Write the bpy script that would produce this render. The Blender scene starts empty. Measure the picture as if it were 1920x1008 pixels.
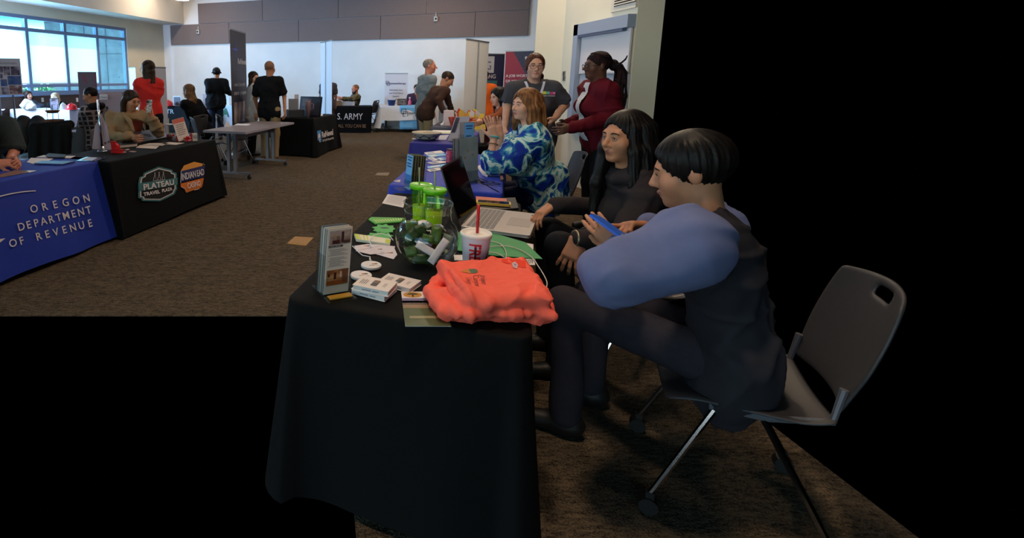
import bpy, bmesh, math, random
import numpy as np
from mathutils import Vector, Matrix, noise

SC = bpy.context.scene
COL = SC.collection
PI = math.pi
R = math.radians

# ------------------------------------------------------------------ camera
FPX, PCX, PCY, CAMZ, HORY = 950.0, 600.0, 297.0, 1.5, 147.0
PITCH = math.atan((PCY - HORY) / FPX)
cam_data = bpy.data.cameras.new('camera')
cam_data.sensor_fit = 'HORIZONTAL'
cam_data.sensor_width = 36.0
cam_data.lens = FPX / 1920.0 * 36.0
cam_data.shift_x = (960.0 - PCX) / 1920.0
cam_data.shift_y = (PCY - 504.0) / 1920.0
cam_data.clip_start = 0.05
cam_data.clip_end = 200.0
cam = bpy.data.objects.new('camera', cam_data)
COL.objects.link(cam)
cam.location = (0, 0, CAMZ)
cam.rotation_euler = (PI / 2 - PITCH, 0, 0)
SC.camera = cam

# ------------------------------------------------------------------ view + world
SC.view_settings.view_transform = 'Standard'
SC.view_settings.look = 'None'
SC.view_settings.exposure = 0.0
SC.view_settings.gamma = 1.0
SC.view_settings.use_curve_mapping = False
SC.cycles.max_bounces = 8
SC.cycles.diffuse_bounces = 4
SC.cycles.transmission_bounces = 10
SC.cycles.transparent_max_bounces = 48
SC.cycles.caustics_reflective = False
SC.cycles.caustics_refractive = False
SC.cycles.sample_clamp_indirect = 4.0

SKY = 5.2
w = bpy.data.worlds.new('daylight')
SC.world = w
w.use_nodes = True
nt = w.node_tree
nt.nodes.clear()
def N(t, **k):
    n = nt.nodes.new(t)
    for a, b in k.items():
        setattr(n, a, b)
    return n
# open sky on the window side of the building, nothing lit elsewhere
geo = N('ShaderNodeTexCoord')
sep = N('ShaderNodeSeparateXYZ')
nt.links.new(geo.outputs['Generated'], sep.inputs[0])
def mth(op, a, b):
    m = N('ShaderNodeMath', operation=op)
    for i, v in enumerate((a, b)):
        if v is None: continue
        if isinstance(v, (int, float)): m.inputs[i].default_value = v
        else: nt.links.new(v, m.inputs[i])
    return m.outputs[0]
side = mth('LESS_THAN', sep.outputs[0], -0.12)
up = mth('GREATER_THAN', sep.outputs[2], -0.02)
mask = mth('MULTIPLY', side, up)
rp = N('ShaderNodeValToRGB')
cr_ = rp.color_ramp
for p_, c_ in ((0.0, (0.9, 1.0, 1.0)), (0.075, (0.8, 1.0, 1.0)), (0.10, (0.04, 0.26, 0.29)), (0.22, (0.03, 0.16, 0.24)), (0.5, (0.3, 0.55, 0.8))):
    e = cr_.elements[0] if p_ == 0.0 else cr_.elements.new(p_); e.position = p_; e.color = (*c_, 1)
cr_.elements[-1].color = (0.3, 0.55, 0.8, 1)
nt.links.new(sep.outputs[2], rp.inputs[0])
bg = N('ShaderNodeBackground')
nt.links.new(rp.outputs[0], bg.inputs[0])
nt.links.new(mth('MULTIPLY', mask, SKY), bg.inputs[1])
wo = N('ShaderNodeOutputWorld')
nt.links.new(bg.outputs[0], wo.inputs[0])

# ------------------------------------------------------------------ room directions
AD = math.atan2(0.3737, 1.0124)            # the room's long direction seen from the camera
D2 = Vector((math.sin(AD), math.cos(AD)))  # away from the camera along the aisle
N2 = Vector((math.cos(AD), -math.sin(AD))) # across the aisle, to the right
ROTD = PI / 2 - AD

def ray(px, py):
    c, s = math.cos(PITCH), math.sin(PITCH)
    u, v = (px - PCX) / FPX, (PCY - py) / FPX
    return Vector((u, c + v * s, -s + v * c))
def G(px, py, z=0.0):
    "point of the horizontal plane at height z"
    d = ray(px, py); t = (z - CAMZ) / d.z
    return Vector((d.x * t, d.y * t, z))
def A(px, py, Y):
    "point at distance Y down the room"
    d = ray(px, py); t = Y / d.y
    return Vector((d.x * t, Y, CAMZ + d.z * t))
def V3(p, z=0.0):
    return Vector((p[0], p[1], z))

# ------------------------------------------------------------------ lights (the room's lamps)
def area(loc, size, power, color, target=None, shape='DISK', sy=None):
    l = bpy.data.lights.new('lamp', 'AREA')
    l.shape = shape; l.size = size
    if sy: l.size_y = sy
    l.energy = power; l.color = color
    o = bpy.data.objects.new('lamp', l); COL.objects.link(o)
    o.location = loc
    d = (Vector(target) - Vector(loc)) if target else Vector((0, 0, -1))
    o.rotation_euler = d.to_track_quat('-Z', 'Y').to_euler()
    return o
def spot(loc, target, power, color, ang, blend=0.5, r=0.08):
    l = bpy.data.lights.new('lamp', 'SPOT')
    l.energy = power; l.color = color; l.spot_size = R(ang); l.spot_blend = blend
    l.shadow_soft_size = r
    o = bpy.data.objects.new('lamp', l); COL.objects.link(o)
    o.location = loc
    d = Vector(target) - Vector(loc)
    o.rotation_euler = d.to_track_quat('-Z', 'Y').to_euler()
    return o
WARM, NEUT, COOL = (1.0, 0.78, 0.55), (1.0, 0.90, 0.78), (0.52, 0.70, 1.0)
# daylight: a portal at the window in view, the rest of the window wall nearer the camera, and an added back-wall lamp
def on_left(s, z, o=0.3):
    c = Vector((-6.19, 19.47)) + D2 * s + N2 * o
    return Vector((c.x, c.y, z))
po = area(on_left(-4.4, 2.05, 0.05), 6.0, 1, (1, 1, 1), on_left(-4.4, 2.05, 4), 'RECTANGLE', 2.0)
po.data.cycles.is_portal = True
area(on_left(-11.5, 2.2), 5.5, 120, COOL, on_left(-11.5, 1.9) + V3(N2) * 5, 'RECTANGLE', 1.9)
area(on_left(-8.6, 2.3), 1.6, 1500, COOL, (-0.4, 16.2, 1.7), 'RECTANGLE', 1.8)  # added cool lamp that brightens the back wall
area(on_left(-16.0, 2.2), 4.0, 30, COOL, (0.8, 2.0, 0.8), 'RECTANGLE', 1.9)
# the sun on the paving outside
_s = bpy.data.lights.new('sun', 'SUN'); _s.energy = 13; _s.angle = R(0.6); _s.color = (1, 0.96, 0.9)
_so = bpy.data.objects.new('sun', _s); COL.objects.link(_so)
_so.rotation_euler = (V3(N2) * 0.26 + V3(D2) * 0.10 + Vector((0, 0, -1))).to_track_quat('-Z', 'Y').to_euler()
# recessed downlights over the room
for x, y, p, c in ((-4.6, 16.0, 80, WARM), (-1.5, 12.6, 20, NEUT), (2.6, 13.2, 90, WARM), (-3.6, 9.5, 14, NEUT), (0.2, 8.2, 22, NEUT), (2.6, 9.4, 45, WARM),
                   (2.9, 6.6, 75, WARM), (-2.2, 4.9, 10, NEUT), (0.4, 3.9, 14, NEUT), (1.3, 2.6, 22, WARM), (0.2, 1.0, 62, WARM)):
    area((x, y, 4.62), 0.34, p, c)


# ------------------------------------------------------------------ materials
MATS = {}
def lin(c):
    return tuple(((x / 255.0) / 12.92 if x / 255.0 <= 0.04045 else ((x / 255.0 + 0.055) / 1.055) ** 2.4) for x in c)
def mat(name, rgb, rough=0.6, metal=0.0, var=0.0, scale=20.0, bump=0.0, bscale=None, alpha=None, trans=0.0,
        ior=1.45, emit=0.0, coat=0.0, sheen=0.0, stretch=None, sss=0.0):
    "one principled material; rgb is the sRGB colour of the thing itself"
    if name in MATS: return MATS[name]
    m = bpy.data.materials.new(name); m.use_nodes = True
    t = m.node_tree; b = t.nodes['Principled BSDF']
    c = lin(rgb)
    b.inputs['Base Color'].default_value = (*c, 1)
    b.inputs['Roughness'].default_value = rough
    b.inputs['Metallic'].default_value = metal
    b.inputs['IOR'].default_value = ior
    b.inputs['Transmission Weight'].default_value = trans
    b.inputs['Coat Weight'].default_value = coat
    b.inputs['Sheen Weight'].default_value = sheen
    if rough >= 0.72 and not metal: b.inputs['Specular IOR Level'].default_value = 0.18
    if sss:
        b.inputs['Subsurface Weight'].default_value = sss
        b.inputs['Subsurface Radius'].default_value = (0.012, 0.004, 0.002)
        b.inputs['Subsurface Scale'].default_value = 0.5
    if alpha is not None: b.inputs['Alpha'].default_value = alpha
    if emit:
        b.inputs['Emission Color'].default_value = (*c, 1)
        b.inputs['Emission Strength'].default_value = emit
    if var or bump:
        tc = t.nodes.new('ShaderNodeTexCoord')
        src = tc.outputs['Object']
        if stretch:
            mp = t.nodes.new('ShaderNodeMapping'); mp.inputs['Scale'].default_value = stretch
            t.links.new(src, mp.inputs['Vector']); src = mp.outputs['Vector']
        nz = t.nodes.new('ShaderNodeTexNoise'); nz.inputs['Scale'].default_value = scale
        nz.inputs['Detail'].default_value = 4
        t.links.new(src, nz.inputs['Vector'])
        if var:
            r = t.nodes.new('ShaderNodeValToRGB')
            r.color_ramp.elements[0].position = 0.3; r.color_ramp.elements[1].position = 0.7
            r.color_ramp.elements[0].color = (*[x * (1 - var) for x in c], 1)
            r.color_ramp.elements[1].color = (*[min(1, x * (1 + var)) for x in c], 1)
            t.links.new(nz.outputs['Fac'], r.inputs[0]); t.links.new(r.outputs[0], b.inputs['Base Color'])
        if bump:
            n2 = nz
            if bscale:
                n2 = t.nodes.new('ShaderNodeTexNoise'); n2.inputs['Scale'].default_value = bscale
                t.links.new(src, n2.inputs['Vector'])
            bp = t.nodes.new('ShaderNodeBump'); bp.inputs['Strength'].default_value = bump
            bp.inputs['Distance'].default_value = 0.01
            t.links.new(n2.outputs['Fac'], bp.inputs['Height']); t.links.new(bp.outputs[0], b.inputs['Normal'])
    MATS[name] = m
    return m
def ramp_mat(name, stops, scale=8.0, rough=0.7, detail=3.0, distortion=0.0, stretch=None, kind='noise', bump=0.0, constant=False):
    "a printed or woven pattern: noise through a colour ramp"
    if name in MATS: return MATS[name]
    m = bpy.data.materials.new(name); m.use_nodes = True
    t = m.node_tree; b = t.nodes['Principled BSDF']; b.inputs['Roughness'].default_value = rough
    tc = t.nodes.new('ShaderNodeTexCoord'); src = tc.outputs['Object']
    if stretch:
        mp = t.nodes.new('ShaderNodeMapping'); mp.inputs['Scale'].default_value = stretch
        t.links.new(src, mp.inputs['Vector']); src = mp.outputs['Vector']
    nz = t.nodes.new('ShaderNodeTexNoise'); nz.inputs['Scale'].default_value = scale
    nz.inputs['Detail'].default_value = detail; nz.inputs['Distortion'].default_value = distortion
    t.links.new(src, nz.inputs['Vector'])
    r = t.nodes.new('ShaderNodeValToRGB'); cr = r.color_ramp
    if constant: cr.interpolation = 'CONSTANT'
    while len(cr.elements) < len(stops): cr.elements.new(0.5)
    for el, (p, c) in zip(cr.elements, stops):
        el.position = p; el.color = (*lin(c), 1)
    t.links.new(nz.outputs['Fac'], r.inputs[0]); t.links.new(r.outputs[0], b.inputs['Base Color'])
    if rough >= 0.7 or 'hair' in name: b.inputs['Specular IOR Level'].default_value = 0.18
    MATS[name] = m
    return m

# ------------------------------------------------------------------ tagging
def tag(o, label=None, cat=None, group=None, kind=None):
    if label: o['label'] = label
    if cat: o['category'] = cat
    if group: o['group'] = group
    if kind: o['kind'] = kind
    return o
def thing(name, label, cat, loc=(0, 0, 0), rotz=0.0, group=None):
    o = bpy.data.objects.new(name, None); COL.objects.link(o)
    o.empty_display_size = 0.1
    o.location = loc; o.rotation_euler = (0, 0, rotz)
    return tag(o, label, cat, group)
def dup(root, loc, rotz=None, label=None, group=None):
    def cp(o, parent):
        c = o.copy(); COL.objects.link(c)
        if parent: c.parent = parent
        for ch in list(o.children): cp(ch, c)
        return c
    r = cp(root, None); r.location = loc
    if rotz is not None: r.rotation_euler = (r.rotation_euler[0], r.rotation_euler[1], rotz)
    if label: r['label'] = label
    if group: r['group'] = group
    return r

# ------------------------------------------------------------------ mesh builder
class MB:
    def __init__(s):
        s.v = []; s.f = []; s.m = []; s.mats = []; s.M = Matrix.Identity(4)
    def mi(s, m):
        if m is None: return 0
        if m not in s.mats: s.mats.append(m)
        return s.mats.index(m)
    def add(s, vs, fs, m=None):
        b = len(s.v); k = s.mi(m)
        for p in vs: s.v.append(tuple(s.M @ Vector(p)))
        for f in fs: s.f.append([b + i for i in f]); s.m.append(k)
        return s
    def box(s, c, size, m=None, rot=None):
        x, y, z = size[0] / 2, size[1] / 2, size[2] / 2
        vs = [Vector((a, b, d)) for a in (-x, x) for b in (-y, y) for d in (-z, z)]
        if rot is not None:
            q = rot if isinstance(rot, Matrix) else Matrix.Rotation(rot, 3, 'Z')
            vs = [q @ v for v in vs]
        c = Vector(c)
        return s.add([v + c for v in vs], [(0, 1, 3, 2), (4, 6, 7, 5), (0, 4, 5, 1), (2, 3, 7, 6), (0, 2, 6, 4), (1, 5, 7, 3)], m)
    def rbox(s, c, size, r, m=None, seg=4, rot=None, axis='Z'):
        "box with rounded vertical edges"
        x, y, z = size
        pts = []
        for cx, cy, a0 in ((x/2 - r, y/2 - r, 0), (-x/2 + r, y/2 - r, 90), (-x/2 + r, -y/2 + r, 180), (x/2 - r, -y/2 + r, 270)):
            for i in range(seg + 1):
                a = R(a0 + 90 * i / seg); pts.append((cx + r * math.cos(a), cy + r * math.sin(a)))
        return s.prism(pts, -z / 2, z / 2, m, c, rot)
    def prism(s, pts, z0, z1, m=None, c=(0, 0, 0), rot=None):
        n = len(pts); c = Vector(c)
        q = Matrix.Identity(3) if rot is None else (rot if isinstance(rot, Matrix) else Matrix.Rotation(rot, 3, 'Z'))
        vs = [q @ Vector((p[0], p[1], z0)) + c for p in pts] + [q @ Vector((p[0], p[1], z1)) + c for p in pts]
        fs = [[(i + 1) % n, (i + 1) % n + n, i + n, i][::-1] for i in range(n)]
        fs += [list(range(n))[::-1], list(range(n, 2 * n))]
        return s.add(vs, fs, m)
    def cyl(s, a, b, r, m=None, r2=None, seg=16, caps=True):
        a = Vector(a); b = Vector(b); r2 = r if r2 is None else r2
        d = (b - a).normalized(); u = d.orthogonal().normalized(); w_ = d.cross(u)
        vs = []
        for p, rr in ((a, r), (b, r2)):
            for i in range(seg):
                t = 2 * PI * i / seg
                vs.append(p + u * (rr * math.cos(t)) + w_ * (rr * math.sin(t)))
        fs = [[i, (i + 1) % seg, (i + 1) % seg + seg, i + seg] for i in range(seg)]
        if caps: fs += [list(range(seg))[::-1], list(range(seg, 2 * seg))]
        return s.add(vs, fs, m)
    def tube(s, pts, r, m=None, seg=8, caps=True):
        pts = [Vector(p) for p in pts]; n = len(pts); rs = r if isinstance(r, (list, tuple)) else [r] * n
        vs = []; prev = None
        for i, p in enumerate(pts):
            d = (pts[min(i + 1, n - 1)] - pts[max(i - 1, 0)])
            d = d.normalized() if d.length > 1e-9 else Vector((0, 0, 1))
            u = d.orthogonal().normalized() if prev is None else (prev - d * prev.dot(d))
            u = u.normalized() if u.length > 1e-6 else d.orthogonal().normalized()
            prev = u; w_ = d.cross(u)
            for k in range(seg):
                t = 2 * PI * k / seg
                vs.append(p + u * (rs[i] * math.cos(t)) + w_ * (rs[i] * math.sin(t)))
        fs = []
        for i in range(n - 1):
            for k in range(seg):
                fs.append([i * seg + k, i * seg + (k + 1) % seg, (i + 1) * seg + (k + 1) % seg, (i + 1) * seg + k])
        if caps: fs += [list(range(seg))[::-1], list(range((n - 1) * seg, n * seg))]
        return s.add(vs, fs, m)
    def lathe(s, prof, m=None, seg=32, c=(0, 0, 0), caps=False):
        c = Vector(c); n = len(prof); vs = []
        for r_, z in prof:
            for k in range(seg):
                t = 2 * PI * k / seg
                vs.append(c + Vector((r_ * math.cos(t), r_ * math.sin(t), z)))
        fs = []
        for i in range(n - 1):
            for k in range(seg):
                fs.append([i * seg + k, i * seg + (k + 1) % seg, (i + 1) * seg + (k + 1) % seg, (i + 1) * seg + k])
        if caps: fs += [list(range(seg))[::-1], list(range((n - 1) * seg, n * seg))]
        return s.add(vs, fs, m)
    def sphere(s, c, r, m=None, seg=16, rings=10):
        r = (r, r, r) if isinstance(r, (int, float)) else r
        c = Vector(c); vs = [c + Vector((0, 0, r[2]))]
        for i in range(1, rings):
            a = PI * i / rings
            for k in range(seg):
                t = 2 * PI * k / seg
                vs.append(c + Vector((r[0] * math.sin(a) * math.cos(t), r[1] * math.sin(a) * math.sin(t), r[2] * math.cos(a))))
        vs.append(c - Vector((0, 0, r[2]))); L = len(vs) - 1
        fs = [[0, 1 + k, 1 + (k + 1) % seg] for k in range(seg)]
        for i in range(rings - 2):
            for k in range(seg):
                fs.append([1 + i * seg + k, 1 + (i + 1) * seg + k, 1 + (i + 1) * seg + (k + 1) % seg, 1 + i * seg + (k + 1) % seg])
        fs += [[L, 1 + (rings - 2) * seg + (k + 1) % seg, 1 + (rings - 2) * seg + k] for k in range(seg)]
        return s.add(vs, fs, m)
    def quad(s, a, b, c, d, m=None):
        return s.add([a, b, c, d], [(0, 1, 2, 3)], m)
    def rect(s, x0, x1, z0, z1, y, m=None):
        "upright rectangle facing -y"
        return s.quad((x0, y, z0), (x1, y, z0), (x1, y, z1), (x0, y, z1), m)
    def flat(s, x0, x1, y0, y1, z, m=None):
        return s.quad((x0, y0, z), (x1, y0, z), (x1, y1, z), (x0, y1, z), m)
    def poly(s, pts, m=None):
        return s.add(pts, [list(range(len(pts)))], m)
    def grid(s, fn, nu, nv, m=None):
        vs = [fn(i / nu, j / nv) for j in range(nv + 1) for i in range(nu + 1)]
        fs = [[j * (nu + 1) + i, j * (nu + 1) + i + 1, (j + 1) * (nu + 1) + i + 1, (j + 1) * (nu + 1) + i] for j in range(nv) for i in range(nu)]
        return s.add(vs, fs, m)
    def build(s, name, m=None, parent=None, smooth=False, bevel=0.0, solid=0.0, off=0.0, loc=None, subsurf=0):
        me = bpy.data.meshes.new(name); me.from_pydata(s.v, [], s.f)
        ms = list(s.mats)
        if not ms: ms = [m]
        for x in ms: me.materials.append(x if x is not None else m)
        if len(ms) > 1: me.polygons.foreach_set('material_index', s.m)
        if smooth: me.polygons.foreach_set('use_smooth', [True] * len(me.polygons))
        me.update()
        o = bpy.data.objects.new(name, me); COL.objects.link(o)
        if parent is not None: o.parent = parent
        if loc is not None: o.location = loc
        if solid:
            md = o.modifiers.new('solid', 'SOLIDIFY'); md.thickness = solid; md.offset = off
        if bevel:
            md = o.modifiers.new('bevel', 'BEVEL'); md.width = bevel; md.segments = 2; md.limit_method = 'ANGLE'
            md.angle_limit = R(40); md.harden_normals = False
        if subsurf:
            md = o.modifiers.new('sub', 'SUBSURF'); md.levels = subsurf; md.render_levels = subsurf
        return o

def text_mb(lines, m):
    "lettering as flat raised mesh: lines = [(string, size, x, z, y, opts)] on an upright face that looks to -y"
    mb = MB()
    for s_, size, M, opt in lines:
        cu = bpy.data.curves.new('t', 'FONT'); cu.body = s_; cu.size = size
        cu.align_x = opt.get('ax', 'LEFT'); cu.align_y = opt.get('ay', 'BOTTOM_BASELINE')
        cu.extrude = opt.get('ex', 0.0006); cu.offset = opt.get('bold', 0.0) * size
        cu.space_character = opt.get('sp', 1.0); cu.shear = opt.get('sh', 0.0); cu.resolution_u = opt.get('res', 3)
        ob = bpy.data.objects.new('t', cu); COL.objects.link(ob)
        dg = bpy.context.evaluated_depsgraph_get()
        me = ob.evaluated_get(dg).to_mesh()
        sx = opt.get('sx', 1.0)
        S = M @ Matrix.Diagonal((sx, 1, 1, 1))
        mb.add([S @ v.co for v in me.vertices], [list(p.vertices) for p in me.polygons], opt.get('m', m))
        bpy.data.objects.remove(ob); bpy.data.curves.remove(cu)
    return mb
UP = Matrix.Rotation(PI / 2, 4, 'X')
def wall_text(x, y, z, roll=0.0):
    return Matrix.Translation((x, y, z)) @ UP @ Matrix.Rotation(roll, 4, 'Z')
def flat_text(x, y, z, a=0.0):
    return Matrix.Translation((x, y, z)) @ Matrix.Rotation(a, 4, 'Z')

# ------------------------------------------------------------------ smooth implicit surfaces -> meshes
class SDF:
    def __init__(s):
        s.p = []
    def cap(s, a, b, ra, rb=None, k=0.02, flat=None, sub=False):
        s.p.append(('c', np.array(a, float), np.array(b, float), float(ra), float(ra if rb is None else rb), k, flat, sub)); return s
    def ell(s, c, r, M=None, k=0.02, sub=False):
        s.p.append(('e', np.array(c, float), np.array(r, float), np.array(M if M is not None else np.eye(3), float), None, k, None, sub)); return s
    def chain(s, pts, rs, k=0.02, flat=None):
        for i in range(len(pts) - 1): s.cap(pts[i], pts[i + 1], rs[i], rs[i + 1], k, flat)
        return s
    def bbox(s, pad):
        lo = np.full(3, 1e9); hi = np.full(3, -1e9)
        for q in s.p:
            if q[7]: continue
            if q[0] == 'c':
                r = max(q[3], q[4])
                lo = np.minimum(lo, np.minimum(q[1], q[2]) - r); hi = np.maximum(hi, np.maximum(q[1], q[2]) + r)
            else:
                r = np.abs(q[3]).T @ q[2]
                lo = np.minimum(lo, q[1] - r); hi = np.maximum(hi, q[1] + r)
        return lo - pad, hi + pad
    def mesh(s, h, clip=None):
        lo, hi = s.bbox(3 * h)
        n = np.ceil((hi - lo) / h).astype(int) + 1
        F = np.full(n, 0.2, np.float32)
        ax = [lo[i] + h * np.arange(n[i]) for i in range(3)]
        for q in s.p:
            k = q[5]; pad = k + 2.5 * h
            if q[0] == 'c':
                r = max(q[3], q[4]); a0 = np.minimum(q[1], q[2]) - r - pad; a1 = np.maximum(q[1], q[2]) + r + pad
            else:
                r = np.abs(q[3]).T @ q[2]; a0 = q[1] - r - pad; a1 = q[1] + r + pad
            i0 = np.clip(np.floor((a0 - lo) / h).astype(int), 0, n); i1 = np.clip(np.ceil((a1 - lo) / h).astype(int) + 1, 0, n)
            if np.any(i1 <= i0): continue
            sl = tuple(slice(i0[i], i1[i]) for i in range(3))
            X = ax[0][sl[0]][:, None, None]; Y = ax[1][sl[1]][None, :, None]; Z = ax[2][sl[2]][None, None, :]
            if q[0] == 'c':
                a, b = q[1], q[2]; ba = b - a; L = max(ba @ ba, 1e-12)
                px, py, pz = X - a[0], Y - a[1], Z - a[2]
                if q[6] is not None:
                    u, fac = np.array(q[6][0], float), q[6][1]
                    dt = (px * u[0] + py * u[1] + pz * u[2])
                    bu = ba @ u
                    t = np.clip((px * ba[0] + py * ba[1] + pz * ba[2]) / L, 0, 1)
                    dx, dy, dz = px - t * ba[0], py - t * ba[1], pz - t * ba[2]
                    du = dt - t * bu
                    e = (fac - 1) * du
                    dx = dx + e * u[0]; dy = dy + e * u[1]; dz = dz + e * u[2]
                    d = (np.sqrt(dx * dx + dy * dy + dz * dz) - (q[3] + t * (q[4] - q[3]))) / (1 + (fac - 1) * 0.5)
                else:
                    t = np.clip((px * ba[0] + py * ba[1] + pz * ba[2]) / L, 0, 1)
                    dx, dy, dz = px - t * ba[0], py - t * ba[1], pz - t * ba[2]
                    d = np.sqrt(dx * dx + dy * dy + dz * dz) - (q[3] + t * (q[4] - q[3]))
            else:
                Mx = q[3]; r = q[2]
                px, py, pz = X - q[1][0], Y - q[1][1], Z - q[1][2]
                lx = (Mx[0, 0] * px + Mx[0, 1] * py + Mx[0, 2] * pz) / r[0]
                ly = (Mx[1, 0] * px + Mx[1, 1] * py + Mx[1, 2] * pz) / r[1]
                lz = (Mx[2, 0] * px + Mx[2, 1] * py + Mx[2, 2] * pz) / r[2]
                k0 = np.sqrt(lx * lx + ly * ly + lz * lz)
                k1 = np.sqrt((lx / r[0]) ** 2 + (ly / r[1]) ** 2 + (lz / r[2]) ** 2)
                d = k0 * (k0 - 1.0) / np.maximum(k1, 1e-9)
            d = d.astype(np.float32); f = F[sl]
            if q[7]:
                hh = np.maximum(k - np.abs(f + d), 0) / max(k, 1e-6)
                F[sl] = np.maximum(f, -d) + hh * hh * k * 0.25
            else:
                hh = np.maximum(k - np.abs(f - d), 0) / max(k, 1e-6)
                F[sl] = np.minimum(f, d) - hh * hh * k * 0.25
        if clip is not None:
            F = clip(F, ax)
        return surface_nets(F, lo, h)

def surface_nets(F, lo, h):
    S = F < 0
    c = [S[i:S.shape[0] - 1 + i, j:S.shape[1] - 1 + j, k:S.shape[2] - 1 + k] for i in (0, 1) for j in (0, 1) for k in (0, 1)]
    cnt = sum(x.astype(np.int8) for x in c)
    act = (cnt > 0) & (cnt < 8)
    I = np.argwhere(act)
    if len(I) == 0: return np.zeros((0, 3)), np.zeros((0, 4), int)
    idx = np.full(act.shape, -1, np.int32); idx[act] = np.arange(len(I))
    pos = np.zeros((len(I), 3)); num = np.zeros(len(I))
    offs = [(i, j, k) for i in (0, 1) for j in (0, 1) for k in (0, 1)]
    val = {o: F[I[:, 0] + o[0], I[:, 1] + o[1], I[:, 2] + o[2]] for o in offs}
    for a in offs:
        for d in range(3):
            if a[d] == 1: continue
            b = list(a); b[d] = 1; b = tuple(b)
            va, vb = val[a], val[b]
            m = (va < 0) != (vb < 0)
            t = np.where(m, va / np.where(m, va - vb, 1), 0)
            p = np.array(a, float)[None, :] + t[:, None] * (np.array(b, float) - np.array(a, float))[None, :]
            pos[m] += p[m]; num[m] += 1
    pos = lo + h * (I + pos / num[:, None])
    quads = []
    for d in range(3):
        o = [(1, 2), (2, 0), (0, 1)][d]
        s0 = [slice(None)] * 3; s1 = [slice(None)] * 3
        s0[d] = slice(0, -1); s1[d] = slice(1, None)
        for q in o:
            s0[q] = slice(1, -1); s1[q] = slice(1, -1)
        A0, A1 = S[tuple(s0)], S[tuple(s1)]
        for flip, m in ((False, A0 & ~A1), (True, ~A0 & A1)):
            E = np.argwhere(m)
            if len(E) == 0: continue
            E = E.copy()
            for q in o: E[:, q] += 1
            u, v_ = o
            cs = []
            for (du, dv) in ((-1, -1), (0, -1), (0, 0), (-1, 0)):
                T = E.copy(); T[:, u] += du; T[:, v_] += dv
                cs.append(idx[T[:, 0], T[:, 1], T[:, 2]])
            Q = np.stack(cs, 1)
            if flip: Q = Q[:, ::-1]
            quads.append(Q)
    return pos, np.concatenate(quads, 0)

def relax(v, q, it=2, lam=0.5):
    "Laplacian smoothing of a quad mesh"
    for _ in range(it):
        acc = np.zeros_like(v); n = np.zeros(len(v))
        for a, b in ((0, 1), (1, 2), (2, 3), (3, 0)):
            np.add.at(acc, q[:, a], v[q[:, b]]); np.add.at(n, q[:, a], 1)
            np.add.at(acc, q[:, b], v[q[:, a]]); np.add.at(n, q[:, b], 1)
        v = v + lam * (acc / np.maximum(n, 1)[:, None] - v)
    return v
def vnormals(v, q):
    n = np.cross(v[q[:, 2]] - v[q[:, 0]], v[q[:, 3]] - v[q[:, 1]])
    out = np.zeros_like(v)
    for a in range(4): np.add.at(out, q[:, a], n)
    return out / np.maximum(np.linalg.norm(out, axis=1), 1e-12)[:, None]
def fold(v, q, amp, freq, seed=0, dirs=None):
    "cloth folds: displace along the normals with stretched noise"
    rng = np.random.RandomState(seed); n = vnormals(v, q); d = np.zeros(len(v))
    for i in range(7):
        w_ = rng.normal(size=3); w_ = w_ / np.linalg.norm(w_)
        if dirs is not None: w_ = w_ * np.array(dirs); w_ = w_ / np.linalg.norm(w_)
        f = freq * rng.uniform(0.6, 1.7)
        ph = rng.uniform(0, 6.28)
        w2 = rng.normal(size=3); bend = np.sin(v @ (w2 * freq * 0.35) + ph)
        d += np.sin(v @ (w_ * f) + 2.2 * bend + ph)
    return v + n * (amp * d / 3.0)[:, None]

def crease(v, q, amp, freq, seed=0, dirs=None):
    "sharp raised creases, the way thin cloth buckles"
    rng = np.random.RandomState(seed); n = vnormals(v, q); d = np.zeros(len(v))
    for i in range(4):
        w_ = rng.normal(size=3)
        if dirs is not None: w_ = w_ * np.array(dirs)
        w_ = w_ / np.linalg.norm(w_); w2 = rng.normal(size=3); w3 = rng.normal(size=3)
        ph = v @ (w_ * freq * rng.uniform(.7, 1.4)) + 1.7 * np.sin(v @ (w2 * freq * .4) + i) + rng.uniform(0, 6)
        d += (1 - np.abs(np.sin(ph))) ** 3 * np.clip(.5 + .9 * np.sin(v @ (w3 * freq * .5) + 2 * i), 0, 1)
    return v + n * (amp * (d - 0.35))[:, None]

def mesh_obj(name, parts, parent, base=(0, 0, 0), smooth=True):
    "parts = [(verts, quads, material or per-face index array, materials)] joined into one object"
    V = []; Q = []; MI = []; mats = []; b = 0
    for v, q, mi, ms in parts:
        if len(v) == 0: continue
        V.append(v - np.array(base)); Q.append(q + b); b += len(v)
        rm = []
        for m in ms:
            if m not in mats: mats.append(m)
            rm.append(mats.index(m))
        rm = np.array(rm)
        MI.append(rm[mi] if mi is not None else np.full(len(q), rm[0]))
    V = np.concatenate(V); Q = np.concatenate(Q); MI = np.concatenate(MI)
    me = bpy.data.meshes.new(name)
    me.vertices.add(len(V)); me.vertices.foreach_set('co', V.astype(np.float32).ravel())
    me.loops.add(len(Q) * 4); me.loops.foreach_set('vertex_index', Q.astype(np.int32).ravel())
    me.polygons.add(len(Q)); me.polygons.foreach_set('loop_start', np.arange(len(Q), dtype=np.int32) * 4)
    me.polygons.foreach_set('loop_total', np.full(len(Q), 4, np.int32))
    me.polygons.foreach_set('material_index', MI.astype(np.int32))
    if smooth: me.polygons.foreach_set('use_smooth', np.ones(len(Q), bool))
    for m in mats: me.materials.append(m)
    me.update(calc_edges=True); me.validate()
    o = bpy.data.objects.new(name, me); COL.objects.link(o)
    if parent is not None: o.parent = parent
    return o

from mathutils.bvhtree import BVHTree
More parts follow.
